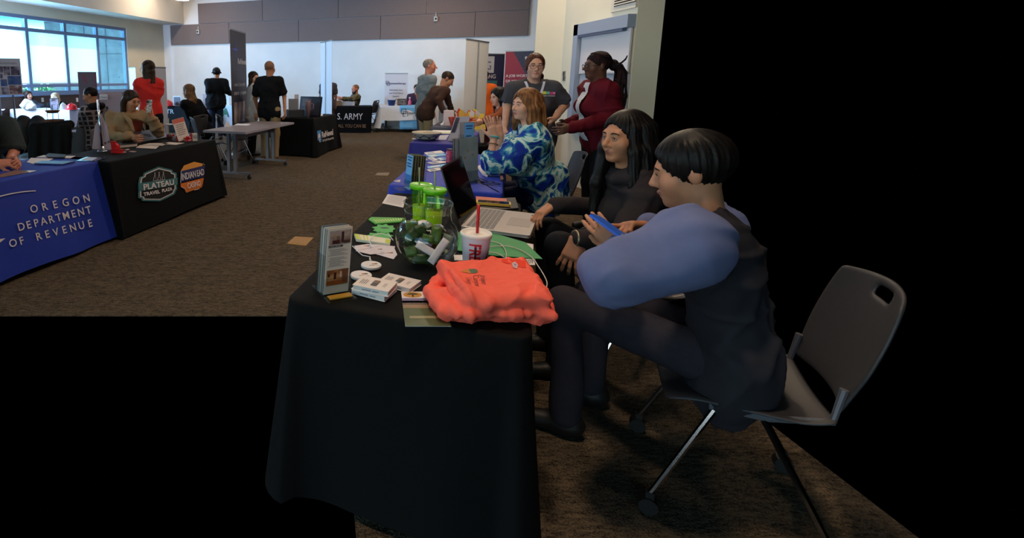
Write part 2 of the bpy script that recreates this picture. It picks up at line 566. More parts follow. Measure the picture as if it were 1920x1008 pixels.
# ------------------------------------------------------------------ people
def np3(v): return np.array([v[0], v[1], v[2]], float)
def unit(v):
    v = np.array(v, float); return v / max(np.linalg.norm(v), 1e-9)
def frame(fwd, up=(0, 0, 1)):
    f = unit(fwd); r = unit(np.cross(f, np.array(up, float))); u = np.cross(r, f)
    return r, f, u
def skin(name, rgb): return mat('skin_' + name, rgb, 0.5, var=0.06, scale=35, sss=0.08)
def lipm(name, rgb): return mat('lips_' + name, rgb, 0.4)
eye_w = mat('eye_white', (196, 190, 186), 0.25)
eye_d = mat('eye_iris_dark', (30, 20, 16), 0.15)
eye_b = mat('eye_iris_grey_blue', (70, 84, 96), 0.15)

def hand_sdf(S, wrist, d, palm, side, s=1.0, curl=0.35, spread=0.12, thumb=0.6, curls=None, k=0.006):
    """wrist point, d = direction the hand points, palm = the way the palm faces, side = +1 when the thumb lies towards cross(d, palm)"""
    f = unit(d); n = unit(np.array(palm, float) - f * np.dot(palm, f)); t = np.cross(f, n) * side
    W = np.array(wrist, float); k = k * s
    for a in (-0.026, -0.009, 0.009, 0.026):
        S.cap(W + t * a * 0.55 * s + f * 0.012 * s, W + t * a * s + f * 0.085 * s, 0.0150 * s, 0.0125 * s, k=0.018 * s)
    S.cap(W + t * 0.012 * s + f * 0.015 * s - n * -0.006 * s, W + t * 0.028 * s + f * 0.05 * s + n * 0.010 * s, 0.017 * s, 0.014 * s, k=0.018 * s)
    L = ((0.028, 0.042, 0.026, 0.021), (0.009, 0.046, 0.030, 0.023), (-0.010, 0.042, 0.028, 0.022), (-0.027, 0.034, 0.021, 0.019))
    cs = curls or [curl] * 4
    for i, (o, l1, l2, l3) in enumerate(L):
        a = (1.2 - i * 0.8) * spread
        dd = unit(f * math.cos(a) + t * math.sin(a)); p = W + t * o * s + f * 0.088 * s
        ang = 0.0; r = 0.0092 * s * (0.9 if i == 3 else 1.0)
        for j, l in enumerate((l1, l2, l3)):
            ang += cs[i] * (0.9, 1.25, 0.8)[j]
            v = dd * math.cos(ang) + n * math.sin(ang); q = p + v * l * s
            S.cap(p, q, r * (1 - 0.06 * j), r * (0.94 - 0.07 * j), k=0.005 * s); p = q
    p = W + t * 0.026 * s + f * 0.026 * s + n * 0.006 * s
    v1 = unit(f * 0.62 + t * 0.75 * thumb + n * 0.35); q = p + v1 * 0.044 * s
    S.cap(p, q, 0.0145 * s, 0.0108 * s, k=0.012 * s)
    v2 = unit(f * 0.85 + t * 0.38 * thumb + n * 0.32); q2 = q + v2 * 0.032 * s
    S.cap(q, q2, 0.0105 * s, 0.0100 * s, k=0.005 * s)
    S.cap(q2, q2 + unit(f * 0.95 + t * 0.15 * thumb + n * 0.3) * 0.024 * s, 0.0098 * s, 0.0080 * s, k=0.005 * s)

def head_sdf(S, c, r, f, u, s=1.0, jaw=1.0, wide=1.0, nose=1.0, neck_to=None, neck_r=0.055, lips=True, ears=True, lids=False, closed=False):
    P = lambda x, y, z: c + (r * x * wide + f * y + u * z) * s
    M = np.stack([r, f, u])
    E = lambda x, y, z, a, b, d, k=0.02, sub=False: S.ell(P(x, y, z), (a * wide * s, b * s, d * s), M, k * s, sub)
    E(0, -0.018, 0.034, 0.074, 0.096, 0.084, 0.03)
    E(0, 0.030, -0.022, 0.060 * jaw, 0.060, 0.086, 0.03)
    E(0, 0.036, -0.074, 0.044 * jaw, 0.046, 0.040, 0.03)
    S.cap(P(-0.010, 0.070, -0.098), P(0.010, 0.070, -0.098), 0.016 * s, k=0.022 * s)
    for x in (-1, 1):
        E(x * 0.040, 0.058, -0.030, 0.026 * jaw, 0.026, 0.030, 0.03)
        E(x * 0.032, 0.100, 0.000, 0.019, 0.016, 0.013, 0.014, True)
        if ears: E(x * 0.076, -0.012, -0.006, 0.010, 0.020, 0.031, 0.008)
    S.cap(P(-0.036, 0.075, 0.022), P(0.036, 0.075, 0.022), 0.0125 * s, k=0.02 * s)
    S.cap(P(0, 0.086, 0.010), P(0, 0.108 * (0.5 + nose * 0.5), -0.030), 0.0085 * s, 0.0115 * s * nose, k=0.012 * s)
    for x in (-1, 1): S.cap(P(x * 0.011, 0.096, -0.035), P(x * 0.012, 0.092, -0.036), 0.0082 * s * nose, k=0.008 * s)
    if lips:
        S.cap(P(-0.020, 0.085, -0.0635), P(0, 0.0935, -0.0610), 0.0050 * s, 0.0062 * s, k=0.006 * s)
        S.cap(P(0.020, 0.085, -0.0635), P(0, 0.0935, -0.0610), 0.0050 * s, 0.0062 * s, k=0.006 * s)
        S.cap(P(-0.015, 0.086, -0.0735), P(0.015, 0.086, -0.0735), 0.0072 * s, k=0.006 * s)
    if lids:
        for x in (-1, 1):
            E(x * 0.032, 0.0785, 0.0, 0.0145, 0.0138, 0.0125, 0.006)
            if not closed: E(x * 0.032, 0.0945, -0.0008, 0.0125, 0.0095, 0.0042, 0.002, True)
    if neck_to is not None:
        b = np.array(neck_to, float); a = P(0, -0.020, -0.060)
        S.cap(a, b, neck_r * s, neck_r * 1.06 * s, k=0.035 * s)

def torso_prims(S, J, g, off=0.0, k=0.05, bust=0.0, belly=0.0, low=True):
    "pelvis to shoulders; g = girth factor"
    f = J['tf']; F = (f, 1.42)
    hipc = (J['hl'] + J['hr']) / 2; ch = J['chest']; wa = J['waist']; nb = J['neck']
    rr = J['tr']
    def slab(c, hw, r_): S.cap(c - rr * hw, c + rr * hw, r_, k=k, flat=F)
    s = J['s']
    if low: slab(hipc + np.array([0, 0, 0.03]) * s, 0.055 * g * s, (0.125 * g + off) * s)
    slab(wa, 0.045 * g * s, (0.112 * g + off) * s)
    slab(ch, 0.062 * g * s, (0.128 * (0.5 + g / 2) + off) * s)
    slab((ch * 0.45 + nb * 0.55) - f * 0.005 * s, 0.070 * s, (0.098 * (0.6 + g * 0.4) + off) * s)
    S.cap(wa, ch, (0.110 * g + off) * s, (0.125 * (0.5 + g / 2) + off) * s, k=k, flat=F)
    if low: S.cap(hipc, wa, (0.120 * g + off) * s, (0.112 * g + off) * s, k=k, flat=F)
    for sh in ('sl', 'sr'):
        S.cap(nb - np.array([0, 0, 0.035]) * s, J[sh], (0.050 + off) * s, (0.056 * (0.6 + g * 0.4) + off) * s, k=k)
        S.cap(J[sh], ch, (0.055 + off) * s, (0.08 * g + off) * s, k=k)
    if bust:
        for sg in (-1, 1):
            S.ell(ch + (f * 0.085 * (0.6 + g * 0.4) + rr * sg * 0.072) * s - np.array([0, 0, 0.03]) * s, np.array([0.07, 0.07, 0.07]) * bust * s + off * s, None, k)
    if belly:
        S.ell(wa + f * 0.06 * g * s - np.array([0, 0, 0.03]) * s, np.array([0.13, 0.13, 0.13]) * belly * s + off * s, None, k)

def pose(pos, yaw, h=1.70, sit=False, lean=0.0, side=0.0, twist=0.0, seat=0.47, sw=0.185, stride=0.0, knees=None):
    """joints in world space; yaw 0 looks to +Y, positive turns to the left (degrees)"""
    s = h / 1.72; a = R(yaw)
    f = np.array([-math.sin(a), math.cos(a), 0.0]); r = np.array([math.cos(a), math.sin(a), 0.0]); up = np.array([0, 0, 1.0])
    p = np.array([pos[0], pos[1], 0.0])
    J = dict(s=s, f=f, r=r)
    hz = (seat + 0.075) if sit else 0.90 * s
    hc = p + up * hz
    J['hl'] = hc - r * 0.092 * s; J['hr'] = hc + r * 0.092 * s
    l = R(lean); sd = R(side)
    t = unit(up * math.cos(l) + f * math.sin(l) + r * math.sin(sd))
    tw = R(twist); tr = r * math.cos(tw) + f * math.sin(tw); tr = unit(tr - t * np.dot(tr, t)); tf = unit(np.cross(t, tr)) 
    if np.dot(tf, f) < 0: tf = -tf
    J['t'], J['tr'], J['tf'] = t, tr, tf
    J['waist'] = hc + (up * 0.4 + t * 0.6) * 0.17 * s
    J['chest'] = J['waist'] + t * 0.20 * s
    J['neck'] = J['waist'] + t * 0.395 * s
    J['sl'] = J['waist'] + t * 0.335 * s - tr * sw * s; J['sr'] = J['waist'] + t * 0.335 * s + tr * sw * s
    J['head'] = J['neck'] + unit(t + up * 0.6) * 0.165 * s + f * 0.025 * s
    for q, sg in (('l', -1), ('r', 1)):
        if sit:
            kn = J['h' + q] + f * 0.42 * s + r * sg * 0.04 * s; kn[2] = seat + 0.06
            an = kn.copy(); an[2] = 0.09; an = an - f * 0.02
        else:
            st = stride * sg
            kn = J['h' + q] + np.array([0, 0, -0.42 * s]) + f * (0.02 + st * 0.5) * s; an = J['h' + q] + f * (st - 0.01) * s; an[2] = 0.085 * s
        J['k' + q], J['a' + q] = kn, an
        el = J['s' + q] - t * 0.05 * s + r * sg * 0.05 * s - up * 0.235 * s - f * 0.02 * s
        wr = el - up * 0.235 * s + f * 0.05 * s
        J['e' + q], J['w' + q] = el, wr
    return J
def arm(J, q, elbow, wrist):
    J['e' + q] = np3(elbow); J['w' + q] = np3(wrist)

def person(name_label, J, base, skin_m, top, bottom, shoe=None, g=1.0, hv=0.012, hh=0.005, hs=1.0, look=None, look_up=(0, 0, 1), bust=0.0, belly=0.0,
           sleeve='long', top_off=0.014, top_low=-0.05, top_open=False, neck_cut=True, hair=None, hair_m=None, face=True, lip=None, eye=None, brow_m=None,
           hands=None, jaw=1.0, wide=1.0, nose=1.0, fold_amp=0.004, fold_freq=26, shoe_m=None, leg_w=1.0, arm_w=1.0, group=None, sleeve_w=1.0,
           skirt=None, top_name='shirt', glasses=None, beard=None, hand_h=None, hand_s=1.0, closed=False, seed=1, neck_r=0.055, legs=True, pelvis=True, extra=None, gaze=0.0):
    """one continuous body, with clothing, hair and eyes as its children"""
    s = J['s']; up = np.array([0, 0, 1.0])
    root = thing('person', name_label, 'person', base, 0, group)
    B = np3(base); parts = []
    fwd = look if look is not None else J['f']
    r, f, u = frame(fwd, look_up)
    hc = J['head']; hsz = s * hs * 1.02
    # ---- body (skin)
    S = SDF()
    torso_prims(S, J, g * 0.97, -0.012, 0.05, bust * 0.9, belly * 0.9)
    for q in ('l', 'r'):
        S.chain([J['s' + q], J['e' + q], J['w' + q]], [0.048 * arm_w * s, 0.038 * arm_w * s, 0.027 * s], k=0.02)
        if legs:
            S.chain([J['h' + q], J['k' + q], J['a' + q]], [0.078 * leg_w * g * s, 0.050 * leg_w * s, 0.036 * s], k=0.03)
            S.cap(J['a' + q] - up * 0.03, J['a' + q] - up * 0.045 + J['f'] * 0.12 * s, 0.035 * s, 0.03 * s, k=0.02)
    v, q_ = S.mesh(hv); v = relax(v, q_, 1); parts.append((v, q_, None, [skin_m]))
    S = SDF(); head_sdf(S, hc, r, f, u, hsz, jaw, wide, nose, J['neck'] - up * 0.03 * s, neck_r * (0.85 + 0.15 * g), lips=face, lids=face and hh < 0.0065, closed=closed)
    v, q_ = S.mesh(hh); v = relax(v, q_, 1, 0.3)
    mi = np.zeros(len(q_), int); ms = [skin_m]
    if face and lip is not None:
        ms.append(lip); cc = v[q_].mean(1) - hc
        x, y, z = cc @ r / hsz / wide, cc @ f / hsz, cc @ u / hsz
        zt = -0.0575 - 0.10 * np.abs(x); zb = -0.0800 + 0.35 * np.abs(x)
        mi[(np.abs(x) < 0.024) & (y > 0.078) & (z < zt) & (z > zb)] = 1
    parts.append((v, q_, mi, ms))
    hand_h = hand_h or hh
    for q in ('l', 'r'):
        hd = (hands or {}).get(q, {})
        if hd is None: continue
        S = SDF(); fa = unit(J['w' + q] - J['e' + q]); side_v = J['r'] * (1 if q == 'r' else -1)
        d = hd.get('d', fa); pn = hd.get('palm', -side_v + 0.001)
        S.cap(J['w' + q] - fa * 0.07 * s, J['w' + q] + fa * 0.004, 0.030 * s * arm_w, 0.025 * s, k=0.02 * s)
        # thumb lies to the front of a hanging hand
        sd = hd.get('side', None)
        if sd is None:
            n_ = unit(np.array(pn, float) - unit(d) * np.dot(pn, unit(d))); t_ = np.cross(unit(d), n_); sd = 1 if np.dot(t_, J['f']) >= 0 else -1
        hand_sdf(S, J['w' + q], d, pn, sd, s * hand_s, hd.get('curl', 0.35), hd.get('spread', 0.12), hd.get('thumb', 0.6), hd.get('curls'))
        v, q_ = S.mesh(hand_h); v = relax(v, q_, 1, 0.3); parts.append((v, q_, None, [skin_m]))
    mesh_obj('body', parts, root, B)
    # ---- trousers
    if legs and bottom is not None:
        S = SDF(); hipc = (J['hl'] + J['hr']) / 2
        S.cap(hipc + up * 0.02 - J['r'] * 0.055 * g * s, hipc + up * 0.02 + J['r'] * 0.055 * g * s, 0.122 * g * s, k=0.05, flat=(J['f'], 1.38))
        S.cap(hipc, J['waist'] * 0.7 + hipc * 0.3, 0.119 * g * s, 0.112 * g * s, k=0.05, flat=(J['f'], 1.38))
        for q in ('l', 'r'):
            S.chain([J['h' + q], J['k' + q], J['a' + q] + up * 0.005], [0.090 * leg_w * g * s, 0.068 * leg_w * s, 0.058 * leg_w * s], k=0.04)
        v, q_ = S.mesh(hv); v = fold(v, q_, fold_amp * 0.8, fold_freq * 0.8, seed + 5); mesh_obj('trousers', [(v, q_, None, [bottom])], root, B)
        sm = shoe_m or mat('black_shoe_leather', (22, 20, 21), 0.5)
        for q in ('l', 'r'):
            S = SDF(); a = J['a' + q]; fl = J.get('foot' + q, J['f'])
            S.cap(a - up * 0.035 * s - fl * 0.035 * s, a - up * 0.05 * s + fl * 0.13 * s, 0.046 * s, 0.036 * s, k=0.03)
            S.cap(a + up * 0.0, a - up * 0.03 * s, 0.045 * s, 0.05 * s, k=0.03)
            lo = 0.004
            v, q_ = S.mesh(hv * 0.9); v[:, 2] = np.maximum(v[:, 2], lo + 0 * v[:, 2]); mesh_obj('shoe', [(v, q_, None, [sm])], root, B)
    # ---- top
    if top is not None:
        S = SDF(); torso_prims(S, J, g, top_off, 0.05, bust, belly, low=pelvis)
        if extra is not None: extra(S, J)
        for q in ('l', 'r'):
            e_, w_, sh = J['e' + q], J['w' + q], J['s' + q]
            rs = [(0.056 * arm_w * sleeve_w + top_off) * s, (0.046 * arm_w * sleeve_w + top_off * 0.8) * s, (0.034 * sleeve_w + top_off * 0.7) * s]
            if sleeve == 'long': S.chain([sh, e_, w_ - unit(w_ - e_) * 0.015], rs, k=0.018)
            elif sleeve == 'half': S.chain([sh, e_, e_ + (w_ - e_) * 0.35], [rs[0], rs[1], rs[1] * 1.05], k=0.03)
            elif sleeve == 'short':
                m_ = sh + (e_ - sh) * 0.78; S.chain([sh, m_], [rs[0], rs[0] * 0.98], k=0.018)
        hipc = (J['hl'] + J['hr']) / 2
        if top_low: S.cap(hipc + up * top_low * s - J['r'] * 0.05 * g * s, hipc + up * top_low * s + J['r'] * 0.05 * g * s, (0.128 * g + top_off) * s, k=0.05, flat=(J['f'], 1.38))
        if top_low and top_low < 0 and pelvis:
            for q in 'lr': S.cap(J['h' + q] + up * top_low * s, J['h' + q] + up * 0.03, (0.088 * g + top_off) * s, k=0.05)
        if sleeve in ('short', 'half'):
            for q in ('l', 'r'):
                e_, w_, sh = J['e' + q], J['w' + q], J['s' + q]
                if sleeve == 'short': c0 = sh + (e_ - sh) * 0.82; d_ = unit(e_ - sh); c1 = c0 + d_ * 0.09 * s
                else: c0 = e_ + (w_ - e_) * 0.42; d_ = unit(w_ - e_); c1 = c0 + d_ * 0.09 * s
                S.cap(c0 + d_ * 0.055 * s, c1, 0.075 * s, k=0.004, sub=True)
        if neck_cut: S.ell(J['neck'] + J['t'] * 0.055 * s + J['tf'] * 0.035 * s, np.array([0.072, 0.072, 0.06]) * s, None, 0.006, True)
        v, q_ = S.mesh(hv); v = relax(v, q_, 1)
        v = fold(v, q_, fold_amp, fold_freq, seed); v = crease(v, q_, fold_amp * 1.9, fold_freq * .8, seed + 3)
        mesh_obj(top_name, [(v, q_, None, [top])], root, B)
    # ---- hair, eyes, brows
    P = lambda x, y, z: hc + (r * x * wide + f * y + u * z) * hsz
    M = np.stack([r, f, u])
    if hair is not None:
        S = SDF(); hair(S, P, M, hsz * wide, hsz, J, r, f, u)
        v, q_ = S.mesh(hh * 1.15); v = relax(v, q_, 1)
        v = strands(v, q_, hc, r, f, u, 0.0022 * hsz if hh < 0.008 else 0.003 * hsz, seed)
        mesh_obj('hair', [(v, q_, None, [hair_m])], root, B)
    if beard is not None:
        S = SDF()
        S.ell(P(0, 0.045, -0.085), (0.054 * hsz, 0.052 * hsz, 0.052 * hsz), M, 0.02); S.cap(P(-0.03, 0.08, -0.052), P(0.03, 0.08, -0.052), 0.010 * hsz, k=0.01)
        for x in (-1, 1): S.cap(P(x * 0.066, 0.01, -0.03), P(x * 0.05, 0.05, -0.085), 0.018 * hsz, 0.028 * hsz, k=0.02)
        v, q_ = S.mesh(hh); mesh_obj('beard', [(v, q_, None, [beard])], root, B)
    if face:
        near = hh < 0.0065
        for i, x in enumerate((-1, 1)):
            m = MB(); R3 = Matrix((r, f, u)).transposed().to_4x4()
            if not closed or not near:
                m.M = Matrix.Translation(Vector(P(x * 0.032, 0.0775 if near else 0.0868, 0.0)) - Vector(B)) @ R3
                if near:
                    m.sphere((0, 0, 0), 0.0122 * hsz, eye_w, 16, 12)
                    m.M = m.M @ Matrix.Translation((gaze * hsz, 0.0068 * hsz, 0.0)); m.sphere((0, 0, 0), (0.0062 * hsz, 0.0060 * hsz, 0.0062 * hsz), eye or eye_d, 14, 10)
                else: m.sphere((0, 0, 0), (0.0115 * hsz, 0.004 * hsz, 0.0042 * hsz if not closed else 0.002 * hsz), mat('eye_dark_far', (52, 38, 34), 0.3), 10, 6)  # far eyes are one small dark ellipsoid
                m.build('eye', None, root, smooth=True)
            lid = MB(); lid.M = Matrix.Translation(-Vector(B))
            z0 = 0.0062 if not closed else -0.004
            pts = [Vector(P(x * 0.032 + dx, 0.0922 - 20 * dx * dx, z0 - (16 if not closed else -12) * dx * dx)) for dx in (-0.0165, -0.010, -0.004, 0.002, 0.008, 0.0145)]
            lid.tube(pts, [0.0008 * hsz, 0.0015 * hsz, 0.0018 * hsz, 0.0018 * hsz, 0.0016 * hsz, 0.0008 * hsz], None, 6); lid.build('eyelashes', mat('dark_lashes', (34, 24, 20), 0.6), root)
            bm_ = MB(); bm_.M = Matrix.Translation(-Vector(B))
            pts = [Vector(P(x * (0.032 + dx), 0.0935 - 9 * max(dx, 0) ** 2 * 3 - 0.003, 0.0215 + 0.004 * math.sin((dx + 0.018) / 0.040 * PI) - (0.003 if dx > 0.015 else 0))) for dx in (-0.018, -0.008, 0.002, 0.012, 0.021)]
            bm_.tube(pts, [0.0026 * hsz, 0.0036 * hsz, 0.0036 * hsz, 0.003 * hsz, 0.0014 * hsz], None, 6); bm_.build('eyebrow', brow_m or hair_m or mat('dark_lashes', (34, 24, 20), 0.6), root)
    if glasses is not None:
        gm = MB(); gm.M = Matrix.Translation(-Vector(B))
        for x in (-1, 1):
            ring = [Vector(P(x * 0.033 + 0.027 * math.cos(t_), 0.108 - 0.3 * abs(x * 0.033 + 0.027 * math.cos(t_)) ** 1.0 * 0.35, -0.004 + 0.019 * math.sin(t_))) for t_ in [2 * PI * i / 18 for i in range(19)]]
            gm.tube(ring, 0.0021 * hsz, None, 6)
            gm.tube([Vector(P(x * 0.060, 0.098, 0.003)), Vector(P(x * 0.078, 0.04, 0.004)), Vector(P(x * 0.082, -0.015, 0.0))], 0.002 * hsz, None, 6)
        gm.tube([Vector(P(-0.007, 0.107, 0.0)), Vector(P(0, 0.110, 0.002)), Vector(P(0.007, 0.107, 0.0))], 0.0018 * hsz, None, 6)
        gm.build('glasses', glasses, root)
    return root

def strands(v, q, c, r, f, u, amp, seed):
    d = v - c; th = np.arctan2(d @ r, -(d @ f)); z = d @ u; n = vnormals(v, q)
    w_ = 0.35 * np.sin(z * 17 + seed) + 0.2 * np.sin(z * 41 + 2 * seed)
    k = np.clip((0.115 - z) / 0.03, 0.15, 1)
    return v + n * (amp * k * (np.sin(th * 23 + 3 * w_) + 0.8 * np.sin(th * 41 + 5 * w_ + 1.3) + 0.6 * np.sin(th * 67 - 4 * w_)))[:, None] / 1.3
def project(root, child, pts, d, off=0.004):
    "points moved along d onto the surface of one of the figure's parts"
    ob = [o for o in root.children if o.name.split('.')[0] == child][0]
    bv = BVHTree.FromPolygons([tuple(x.co) for x in ob.data.vertices], [tuple(p.vertices) for p in ob.data.polygons])
    out = []; d = Vector(d).normalized(); L = Vector(root.location)
    for p in pts:
        p = Vector(p) - L; h = bv.ray_cast(p - d * 1.0, d); out.append((h[0] if h[0] is not None else p) - d * off)
    return out
# ---- hair styles
def cap_hair(S, P, M, w_, s, thick=0.012, front=0.085, line=-0.02, top=0.0, low=-0.04):
    S.ell(P(0, -0.020, 0.036), np.array([0.074 * w_ / s + thick, 0.096 + thick, 0.084 + thick + top]) * s, M, 0.02 * s)
    S.ell(P(0, 0.094, -0.030 + line), np.array([0.069, 0.076, 0.107]) * s, M, 0.010 * s, True)
    S.ell(P(0, 0.03, -0.135 + low + 0.04), np.array([0.12, 0.105, 0.085]) * s, M, 0.012 * s, True)
def short_hair(thick=0.007, line=-0.01, low=-0.02):
    def h(S, P, M, w_, s, J, r, f, u): cap_hair(S, P, M, w_, s, thick, line=line, low=low)
    return h
def long_hair(length=0.30, thick=0.018, width=0.07, fr=0.5, part=0.0, bangs=False, behind=0.06, flare=0.0, strands=7, tip=0.02, seedv=2, volume=1.0, front_drop=True):
    def h(S, P, M, w_, s, J, r, f, u):
        cap_hair(S, P, M, w_, s, thick, line=-0.012, low=-0.06)
        rng = random.Random(seedv)
        for i in range(strands):
            a = -1 + 2 * i / (strands - 1)
            x = a * width; y = -0.085 + 0.085 * abs(a) ** 1.4 * fr * 2
            if not front_drop and y > 0.02: y = 0.02
            p0 = P(a * 0.066, y * 0.7 - 0.01, 0.03); p1 = P(x * 1.12, y, -0.05)
            L = length * rng.uniform(0.9, 1.05)
            p2 = p1 - np.array([0, 0, 1.0]) * L * 0.5 * s + r * a * flare * 0.5 * s - f * behind * 0.3 * s
            p3 = p1 - np.array([0, 0, 1.0]) * L * s + r * a * flare * s - f * behind * 0.2 * s
            S.chain([p0, p1, p2, p3], [0.030 * volume * s, 0.034 * volume * s, 0.032 * volume * s, tip * s], k=0.022 * s)
    return h
def streak_hair(name, c0, c1, sc=(60, 60, 6)):
    return ramp_mat('hair_' + name, [(0.35, c0), (0.65, c1)], 1.0, 0.45, 2.0, stretch=sc)

# ------------------------------------------------------------------ the room
def plane_hit(px, py, p0, n):
    d = ray(px, py); o = Vector((0, 0, CAMZ)); n3 = V3(n)
    t = (V3(p0) - Vector((0, 0, 0))).dot(n3) / d.dot(n3)
    return o + d * t
BP = Vector((1.87, 16.1))
def BW(px, py): return plane_hit(px, py, BP, D2)          # back wall
c_ = BW(308, 100)
CORNER = Vector((c_.x, c_.y))
def LW(px, py): return plane_hit(px, py, CORNER, N2)      # window wall
XR = 3.6
def RW(px, py): return plane_hit(px, py, Vector((XR, 0)), Vector((1, 0)))
def s_of(p): return (Vector((p.x, p.y)) - CORNER).dot(D2)   # along the window wall (negative towards the camera)
def t_of(p): return (Vector((p.x, p.y)) - CORNER).dot(N2)   # along the back wall

paint = mat('warm_white_wall_paint', (222, 212, 190), 0.85, var=0.03, scale=2.0)
paint2 = mat('cool_white_wall_paint', (226, 226, 228), 0.85, var=0.03, scale=2.0)
ceil_m = mat('ceiling_paint', (206, 202, 196), 0.9)
wood_m = ramp_mat('dark_wood_wainscot', [(0.3, (52, 32, 22)), (0.7, (74, 46, 32))], 6, 0.5, stretch=(1, 1, 8))
frame_m = mat('window_frame_metal', (120, 138, 170), 0.35, metal=0.4)
glass_m = bpy.data.materials.new('tinted_window_glass'); glass_m.use_nodes = True
_t = glass_m.node_tree; _t.nodes.clear()
_tr = _t.nodes.new('ShaderNodeBsdfTransparent'); _tr.inputs[0].default_value = (0.62, 0.90, 1.0, 1)
_gl = _t.nodes.new('ShaderNodeBsdfGlossy'); _gl.inputs['Roughness'].default_value = 0.02
_mx = _t.nodes.new('ShaderNodeMixShader'); _mx.inputs[0].default_value = 0.06
_o = _t.nodes.new('ShaderNodeOutputMaterial')
_t.links.new(_tr.outputs[0], _mx.inputs[1]); _t.links.new(_gl.outputs[0], _mx.inputs[2]); _t.links.new(_mx.outputs[0], _o.inputs[0])
shade_m = bpy.data.materials.new('translucent_shade_cloth'); shade_m.use_nodes = True
_t = shade_m.node_tree; _t.nodes.clear()
_tl = _t.nodes.new('ShaderNodeBsdfTranslucent'); _tl.inputs[0].default_value = (0.95, 0.97, 0.96, 1)
_tp = _t.nodes.new('ShaderNodeBsdfTransparent')
_mx = _t.nodes.new('ShaderNodeMixShader'); _mx.inputs[0].default_value = 0.25
_o = _t.nodes.new('ShaderNodeOutputMaterial')
_t.links.new(_tl.outputs[0], _mx.inputs[1]); _t.links.new(_tp.outputs[0], _mx.inputs[2]); _t.links.new(_mx.outputs[0], _o.inputs[0])
concrete_m = ramp_mat('cast_concrete', [(0.3, (104, 110, 116)), (0.7, (128, 134, 140))], 3.0, 0.9)
carpet_m = bpy.data.materials.new('loop_pile_carpet'); carpet_m.use_nodes = True
_t = carpet_m.node_tree; _b = _t.nodes['Principled BSDF']; _b.inputs['Roughness'].default_value = 0.95; _b.inputs['Specular IOR Level'].default_value = 0.1
_tc = _t.nodes.new('ShaderNodeTexCoord')
def _nz(scale, stretch, detail=3):
    mp = _t.nodes.new('ShaderNodeMapping'); mp.inputs['Scale'].default_value = stretch
    mp.inputs['Rotation'].default_value = (0, 0, R(6))
    _t.links.new(_tc.outputs['Object'], mp.inputs['Vector'])
    n = _t.nodes.new('ShaderNodeTexNoise'); n.inputs['Scale'].default_value = scale; n.inputs['Detail'].default_value = detail
    _t.links.new(mp.outputs[0], n.inputs['Vector']); return n
_n1 = _nz(42, (0.55, 1.6, 1)); _n2 = _nz(9, (0.7, 2.2, 1)); _n3 = _nz(130, (1, 1, 1), 1)
_ad = _t.nodes.new('ShaderNodeMath'); _ad.operation = 'ADD'
_t.links.new(_n1.outputs['Fac'], _ad.inputs[0])
_mu = _t.nodes.new('ShaderNodeMath'); _mu.operation = 'MULTIPLY_ADD'; _mu.inputs[1].default_value = 0.5; 
_t.links.new(_n2.outputs['Fac'], _mu.inputs[0]); _t.links.new(_n3.outputs['Fac'], _mu.inputs[2])
_t.links.new(_mu.outputs[0], _ad.inputs[1])
_r = _t.nodes.new('ShaderNodeValToRGB')
_r.color_ramp.elements[0].position = 0.95 / 2; _r.color_ramp.elements[1].position = 1.5 / 2
_r.color_ramp.elements[0].color = (*lin((40, 33, 26)), 1); _r.color_ramp.elements[1].color = (*lin((106, 91, 74)), 1)
_dv = _t.nodes.new('ShaderNodeMath'); _dv.operation = 'MULTIPLY'; _dv.inputs[1].default_value = 0.5
_t.links.new(_ad.outputs[0], _dv.inputs[0]); _t.links.new(_dv.outputs[0], _r.inputs[0])
_t.links.new(_r.outputs[0], _b.inputs['Base Color'])
_bp = _t.nodes.new('ShaderNodeBump'); _bp.inputs['Strength'].default_value = 0.6; _bp.inputs['Distance'].default_value = 0.01
_t.links.new(_ad.outputs[0], _bp.inputs['Height']); _t.links.new(_bp.outputs[0], _b.inputs['Normal'])

CEIL = 4.7
BL = 13.2                                   # length of the back wall
def P2(s, t): return CORNER + D2 * s + N2 * t

# floor: the carpet the photograph can see, down to where the near table and its chairs stand
mb = MB()
bl, br = P2(0, 0), P2(0, BL)
fl = CORNER + D2 * ((3.05 - CORNER.y) / D2.y)
pts = [bl, br, Vector((XR, 7.5)), Vector((XR, 5.93)), Vector((1.98, 3.0)), Vector((1.98, 1.2)), Vector((0.12, 1.2)), Vector((0.12, 3.05)), fl]
mb.prism([(p.x, p.y) for p in pts][::-1], -0.006, 0.0, carpet_m)
tag(mb.build('floor'), kind='structure')

# back wall
TH = 0.2
def struct_slab(name, a, b, z0, z1, m, th=TH, outward=None):
    d = (b - a); L = d.length; d.normalize(); o = outward
    mb = MB(); q = [a, b, b + o * th, a + o * th]
    mb.prism([(p.x, p.y) for p in q] if (d.x * o.y - d.y * o.x) > 0 else [(p.x, p.y) for p in q][::-1], z0, z1, m)
    return tag(mb.build(name), kind='structure')
struct_slab('wall_back', P2(0, -TH), P2(0, BL), 0, CEIL, paint2, TH, D2)

